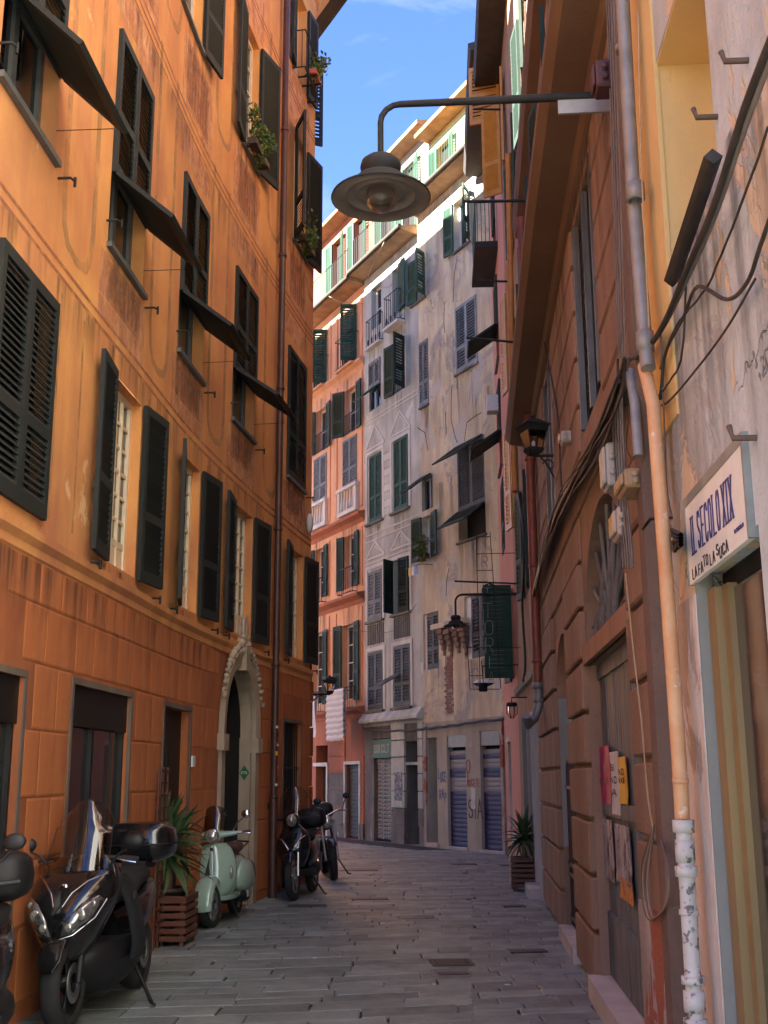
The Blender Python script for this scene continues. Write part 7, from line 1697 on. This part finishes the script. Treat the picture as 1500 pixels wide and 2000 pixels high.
def pot(c, r, h, label):
    g = empty('plant_pot', c, 0, label, 'pot'); mb = MB(); mb.lathe([(.001, 0), (r * .75, 0), (r * .95, h * .8), (r * 1.05, h * .82), (r * 1.05, h), (r * .93, h), (r * .92, h * .88)], 20, 0, Matrix.Translation(c)); mb.build('body', MT['pot'], g)
    mb = MB(); mb.lathe([(r * .93, h * .88), (.001, h * .92)], 20, 0, Matrix.Translation(c)); mb.build('soil', MT['soil'], g); return g
eL = LW.e(15.5); aL_ = math.atan2(eL.y, eL.x) - PI / 2
pc = gpt(365, 1850) + Vector((-.27, .27, 0)); pc.z = 0
planter(pc, .54, .46, aL_, 'reddish slatted wooden planter beside the black maxi scooter'); pot(pc + Vector((0, 0, .30)), .21, .24, 'brown round pot in the planter by the maxi scooter')
yucca(pc + Vector((0, 0, .52)), 1.05, 120, 'bushy yucca in the planter beside the maxi scooter', ((0, 0, .30, .6), (-.06, .05, .46, .4)))
pr_ = gpt(1000, 1741); rz_ = math.atan2(RW.e(22).y, RW.e(22).x) - PI / 2; pc2 = Vector((pr_.x + .215, pr_.y + .21, 0))
planter(pc2, .42, .45, rz_, 'reddish slatted wooden planter against the ochre house'); pot(pc2 + Vector((0, 0, .30)), .16, .17, 'small dark pot in the planter against the ochre house')
yucca(pc2 + Vector((0, 0, .44)), .80, 90, 'spiky yucca in the planter against the ochre house', ((0, 0, .30, .7), (.04, .0, .44, .3)))
tq = qx(309, 1500); tr_ = empty('trellis', LW.p(tq, 0, .06), 0, 'narrow red wooden trellis standing by the dark doorway', 'trellis')
for t in (-.17, 0, .17): mb = MB(); LW.box(mb, tq + t - .012, tq + t + .012, 0, 1.72, .05, .068); mb.build('upright', MT['slat_wood'], tr_)
for k in range(14): mb = MB(); z_ = .12 + k * .12; LW.box(mb, tq - .19, tq + .19, z_, z_ + .016, .0682, .084); mb.build('rung', MT['slat_wood'], tr_)
# ------------------------------------------------------------------ laundry
n = NT('white_quilt'); n.base(n.mix(n.ramp(n.noise(5, 3, .5), .3, .7), L3(.74, .74, .76), L3(.66, .66, .69))); n.set(Roughness=.85); n.bump(n.noise(30, 4, .6), .3, .01); MT['quilt'] = n.mat
lr_ = MB(); ya = FW.px(672, 1357, .5); yb_ = FW.px(600, 1362, .5); lr_.tube([FW.p(Qr + .05, 3.98, .1), FW.p(Qr + .05, 3.98, .62), FW.p(yb_[0] + .6, 3.98, .62), FW.p(yb_[0] + .6, 3.98, .0)], .012, 6); tag(lr_.build('drying_line', MT['iron']), 'drying line in front of the lowest balconies of the apricot house', 'line')
def hang(xl, xr, yt, yb, rolls, label):
    qa, z1_ = FW.px(xr, yt, .62); qb, _ = FW.px(xl, yt, .62); z1_ = 3.99; _, z0_ = FW.px((xl + xr) / 2, yb, .62)
    mb = MB(); R = []; n_ = 60
    for side_ in (1, -1):
        rr = []
        for i in range(n_ + 1):
            t = i / n_; z = z1_ - (z1_ - z0_) * t if side_ > 0 else z1_ - (z1_ - z0_) * .9 * t
            puff = (.035 * abs(math.sin(PI * t * rolls)) if rolls else .02 * math.sin(6 * t)) + .012
            rr.append([FW.p(qa + (qb - qa) * k / 12 + .02 * math.sin(5 * t + k) * t, z + .012 * math.sin(k * 1.3) * t, .62 + side_ * (puff + .006) + .012 * math.sin(k * 1.1 + 3 * t) * t) for k in range(13)])
        R = rr[::-1] + R if side_ > 0 else R + rr
    mb.loft(R, 0, False, True, False); tag(mb.build('laundry', MT['quilt']), label, 'laundry')
hang(640, 673, 1356, 1447, 9, 'quilted white duvet hanging below the apricot house balcony'); hang(602, 617, 1362, 1441, 0, 'plain white sheet hanging beside the quilted duvet')
pa_ = FW.px(800, 1118, .35)
for i, (m_, lb) in enumerate(((MT['yellow_p'], 'small yellow cloth pegged below the planted window'), (MT['white_p'], 'small white cloth pegged beside the yellow cloth'), (paint('blue_cloth', L3(.12, .16, .42)), 'small blue cloth pegged beside the white cloth'))):
    mb = MB(); FW.box(mb, pa_[0] - .28 + .0 - .16 * i + .2, pa_[0] - .28 - .16 * i + .34, pa_[1] - .1, pa_[1] + .12, .34, .352); tag(mb.build('small_cloth', m_), lb, 'cloth')
mb = MB(); mb.tube([FW.p(pa_[0] + .25, pa_[1] + .12, -.02), FW.p(pa_[0] + .25, pa_[1] + .12, .346), FW.p(pa_[0] - .6, pa_[1] + .12, .346), FW.p(pa_[0] - .6, pa_[1] + .12, -.02)], .008, 5); tag(mb.build('drying_line', MT['iron']), 'short drying line below the planted window of the beige house', 'line')
# ------------------------------------------------------------------ window plants
n = NT('window_foliage'); n.base(n.mix(n.ramp(n.noise(7, 3, .5), .35, .65), L3(.05, .105, .025), L3(.13, .16, .03))); n.set(Roughness=.5); MT['foliage'] = n.mat
def bush(c, sx, sy, sz, n_, label, boxp=None, leaf=.05, name='window_plant', seed=1):
    g = empty(name, boxp or (c - Vector((0, 0, sz))), 0, label, 'plant'); rr = random.Random(seed); mb = MB()
    stems = MB()
    for k in range(9):
        a = Vector((c.x + rr.uniform(-.4, .4) * sx, c.y + rr.uniform(-.4, .4) * sy, c.z - sz)); b = Vector((c.x + rr.uniform(-1, 1) * sx, c.y + rr.uniform(-1, 1) * sy, c.z + rr.uniform(-.6, 1) * sz)); stems.tube([a, (a + b) / 2 + Vector((0, 0, .05)), b], .004, 4)
        for i in range(n_ // 9):
            p_ = a + (b - a) * rr.random() ** .6 + Vector((rr.gauss(0, .035), rr.gauss(0, .035), rr.gauss(0, .035))); L_ = leaf * rr.uniform(.6, 1.3)
            M = Matrix.Translation(p_) @ Matrix.Rotation(rr.uniform(0, 6.28), 4, 'Z') @ Matrix.Rotation(rr.uniform(-1.2, 1.2), 4, 'Y') @ Matrix.Rotation(rr.uniform(-1, 1), 4, 'X')
            mb.add([M @ Vector(q) for q in ((0, 0, 0), (L_ * .5, L_ * .3, .006), (L_, 0, 0), (L_ * .5, -L_ * .3, .006))], [(0, 1, 2, 3)])
    tag(mb.build('foliage', MT['foliage'], g), kind='stuff'); stems.build('stems', MT['trunk'], g); return g
def wbox_plant(W, q0_, q1_, z, label, n_=160, mat=None, o=.16, seed=1, up=.18):
    g = bush(W.p((q0_ + q1_) / 2, z + .14 + up * .6, o), .16, (q1_ - q0_) / 1.8, up * 1.3, n_ * 3, label, W.p((q0_ + q1_) / 2, z, o), .085, seed=seed)
    mb = MB(); W.box(mb, q0_, q1_, z, z + .10, o - .08, o + .04); mb.build('window_box', mat or MT['pot'], g)
    mb = MB(); W.box(mb, q0_ + .05, q0_ + .08, z - .02, z, -.02, o + .05); W.box(mb, q1_ - .08, q1_ - .05, z - .02, z, -.02, o + .05); mb.build('box_bracket', MT['iron'], g); return g
wbox_plant(LW, 19.57, 20.33, Z3 + .0, 'leafy plant trailing from a third floor window of the orange palazzo', 200, seed=2, up=.26); wbox_plant(LW, 22.58, 23.3, Z3 + .0, 'leafy plant at the corner window of the orange palazzo', 170, seed=3, up=.22)
MT['terra'] = paint('terracotta_pot', L3(.46, .12, .06), rough=.7)
wbox_plant(LW, 22.75, 23.15, 13.62, 'red window box with plants on the top balcony', 110, MT['terra'], .28, 4, .2)
wbox_plant(FW, 3.12, 3.6, 6.98, 'green plants in the white window of the beige house', 150, seed=5, up=.3)
# ------------------------------------------------------------------ small signs and street ironwork
def plate(W, x, y, w, h, mat, label, text=None, ink=None, o=.008, dia=False):
    q_, z_ = W.px(x, y); g = empty('wall_plate', W.p(q_, z_ - h / 2, o), 0, label, 'sign'); mb = MB()
    if dia: mb.prism([(-w / 2, 0), (0, -h / 2), (w / 2, 0), (0, h / 2)], -.01, o, lambda u, v, d: W.p(q_ + u, z_ + v, d))
    else: W.box(mb, q_ - w / 2, q_ + w / 2, z_ - h / 2, z_ + h / 2, -.01, o)
    mb.build('plate', mat, g); s_ = 1 if W.side > 0 else -1
    if text: t = MB(); letters(t, text, lambda u, v, d: W.p(q_ + s_ * (u - w * .32), z_ - h * .25 + v, o + .0005 + d), w * .26, h * .5, w * .04, w * .04, .25, thick=.001); t.build('number', ink or MT['ink'], g)
    return g
plate(LW, 497, 1479, .20, .17, MT['stone_cream'], 'cream house number plate beside the arched portal', '35', o=.03); plate(LW, 374, 1487, .10, .12, MT['white'], 'small white plate with red edge by the dark doorway', '1', MT['red_lens'], o=.03)
q_ = pb - .031; g = empty('wall_plate', LW.p(q_, 1.6, -.09), 0, 'green diamond sign on the portal jamb', 'sign'); nj = LW.e(q_); mb = MB()
for (u, v) in [(0, 0)]: mb.prism([(-.10, 0), (0, -.10), (.10, 0), (0, .10)], .001, .006, lambda u, v, d: LW.p(q_ - d, 1.68 + v, -.095 + u * .7)); mb.build('plate', paint('green_sign_enamel', L3(.02, .17, .05), rough=.4), g)
t = MB(); letters(t, 'OTTO', lambda u, v, d: LW.p(q_ - .0065 - d, 1.665 + v, -.14 + u * .7), .026, .03, .003, .003, .2, thick=.001); t.build('lettering', MT['white'], g)
def grate(c, w, l, label, bars=14, frame=True):
    g = empty('drain_grate', c, R_(4), label, 'grate'); f = MB()
    for a, b, c_, d in ((-w / 2, w / 2, -l / 2, -l / 2 + .04), (-w / 2, w / 2, l / 2 - .04, l / 2), (-w / 2, -w / 2 + .04, -l / 2 + .04, l / 2 - .04), (w / 2 - .04, w / 2, -l / 2 + .04, l / 2 - .04)): f.box(a, b, c_, d, -.02, .012)
    f.build('frame', MT['castiron'], g, True); p_ = MB(); p_.box(-w / 2 + .03, w / 2 - .03, -l / 2 + .03, l / 2 - .03, -.028, .004); p_.build('well', MT['dark'], g, True)
    for k in range(bars):
        x = -w / 2 + .05 + (w - .1) * (k + .5) / bars; b_ = MB(); b_.box(x - .008, x + .008, -l / 2 + .04, l / 2 - .04, .004, .011); b_.build('bar', MT['castiron'], g, True)
    b_ = MB(); b_.box(-w / 2 + .04, w / 2 - .04, -.015, .015, .0045, .012); b_.build('cross_bar', MT['castiron'], g, True); return g
MT['castiron'] = paint('worn_cast_iron', L3(.07, .068, .066), L3(.045, .044, .043), .5, .5)
def cover(x, y, w, l, label):
    c = gpt(x, y); mb = MB(); mb.bbox(-w / 2, w / 2, -l / 2, l / 2, -.02, .010, .004); o = place('manhole_cover', mb.mesh('manhole_cover', MT['castiron']), None, Matrix.Translation(c) @ Matrix.Rotation(R_(5), 4, 'Z')); tag(o, label, 'manhole cover')
grate(gpt(882, 1881), .37, .34, 'iron drain grate in the middle of the lane'); cover(1003, 1770, .30, .22, 'small dark iron cover on the kerb line near the planter'); cover(1030, 1858, .36, .2, 'brown iron cover in the paving strip by the iron gate')
cover(600, 1770, .5, .28, 'rust stained cover beside the black scooter'); cover(905, 1688, .5, .4, 'dark iron cover in front of the green door'); cover(1000, 1690, .5, .35, 'dark iron cover in front of the blue roller shutters'); cover(700, 1700, .7, .3, 'dark cover near the motorcycle'); cover(722, 1756, .5, .25, 'worn cover in the lane beyond the black scooter')
mb = MB(); c = gpt(885, 1902); mb.bbox(-.13, .13, -.06, .06, -.02, .008, .003); tag(place('water_cover', mb.mesh('water_cover', MT['castiron']), None, Matrix.Translation(c) @ Matrix.Rotation(R_(8), 4, 'Z')), 'small oblong iron cover just before the drain grate', 'manhole cover')
# satellite details: white notice box on the pink wall, sphere lamp on the palazzo corner
mb = MB(); q_, z_ = rx(976, 790); RW.box(mb, q_ - .15, q_ + .15, z_ - .18, z_ + .18, 0, .28); tag(mb.build('air_vent_box', MT['white']), 'white box mounted on the pink house wall', 'box')
mb = MB(); p_ = LW.pp(605, 1022, .1); ell(mb, p_, .06, .10, .17); tag(mb.build('bulkhead_light', MT['f2_light']), 'pale oval bulkhead light at the corner of the orange palazzo', 'lamp')
# strings of cable high between the houses
mb = MB(); mb.tube(catmull([FW.p(4.6, 16.1, .56), FW.p(5.1, 15.2, .8), FW.p(4.2, 14.6, .6), FW.p(3.8, 15.4, .4)], 6), .010, 5); tag(mb.build('cable', MT['cable_tan']), 'pale looping cable under the eave of the grey house', 'cable')
mb = MB(); mb.tube(catmull([FW.p(8.4, 16.0, .55), FW.p(7.8, 15.6, .45), FW.p(7.0, 15.3, .05)], 5), .012, 5); tag(mb.build('cable', MT['cable_tan']), 'pale cable from the gutter of the apricot house', 'cable')
mb = MB(); mb.tube(catmull([FW.p(9.8, 5.85, .3), FW.p(7.5, 5.65, .35), FW.p(4.8, 5.3, .3), FW.p(3.9, 5.9, .05)], 6), .008, 5); tag(mb.build('cable', MT['cable_grey']), 'thin cable sagging across the apricot and grey houses', 'cable')

rl = random.Random(21)
for i in range(26):
    y_ = rl.uniform(7.6, 20); x_ = rl.uniform(xL(y_) + .3, xR(y_) - .15); s_ = rl.uniform(.012, .03); mb = MB()
    P_l = [(math.cos(a) * s_ * rl.uniform(.6, 1.1), math.sin(a) * s_ * rl.uniform(.5, 1.0)) for a in [k * PI / 3 for k in range(6)]]
    mb.prism(P_l, 0, .003, lambda u, v, d: Vector((x_ + u, y_ + v, .006 + d)))
    tag(mb.build('litter_scrap', (MT['white_p'], MT['box_tan'], MT['paper_grey'])[i % 3]), ('tiny white paper scrap lying on the paving', 'tiny tan scrap lying on the paving', 'tiny dark scrap lying on the paving')[i % 3], 'litter', ('white scraps on the paving', 'tan scraps on the paving', 'dark scraps on the paving')[i % 3])
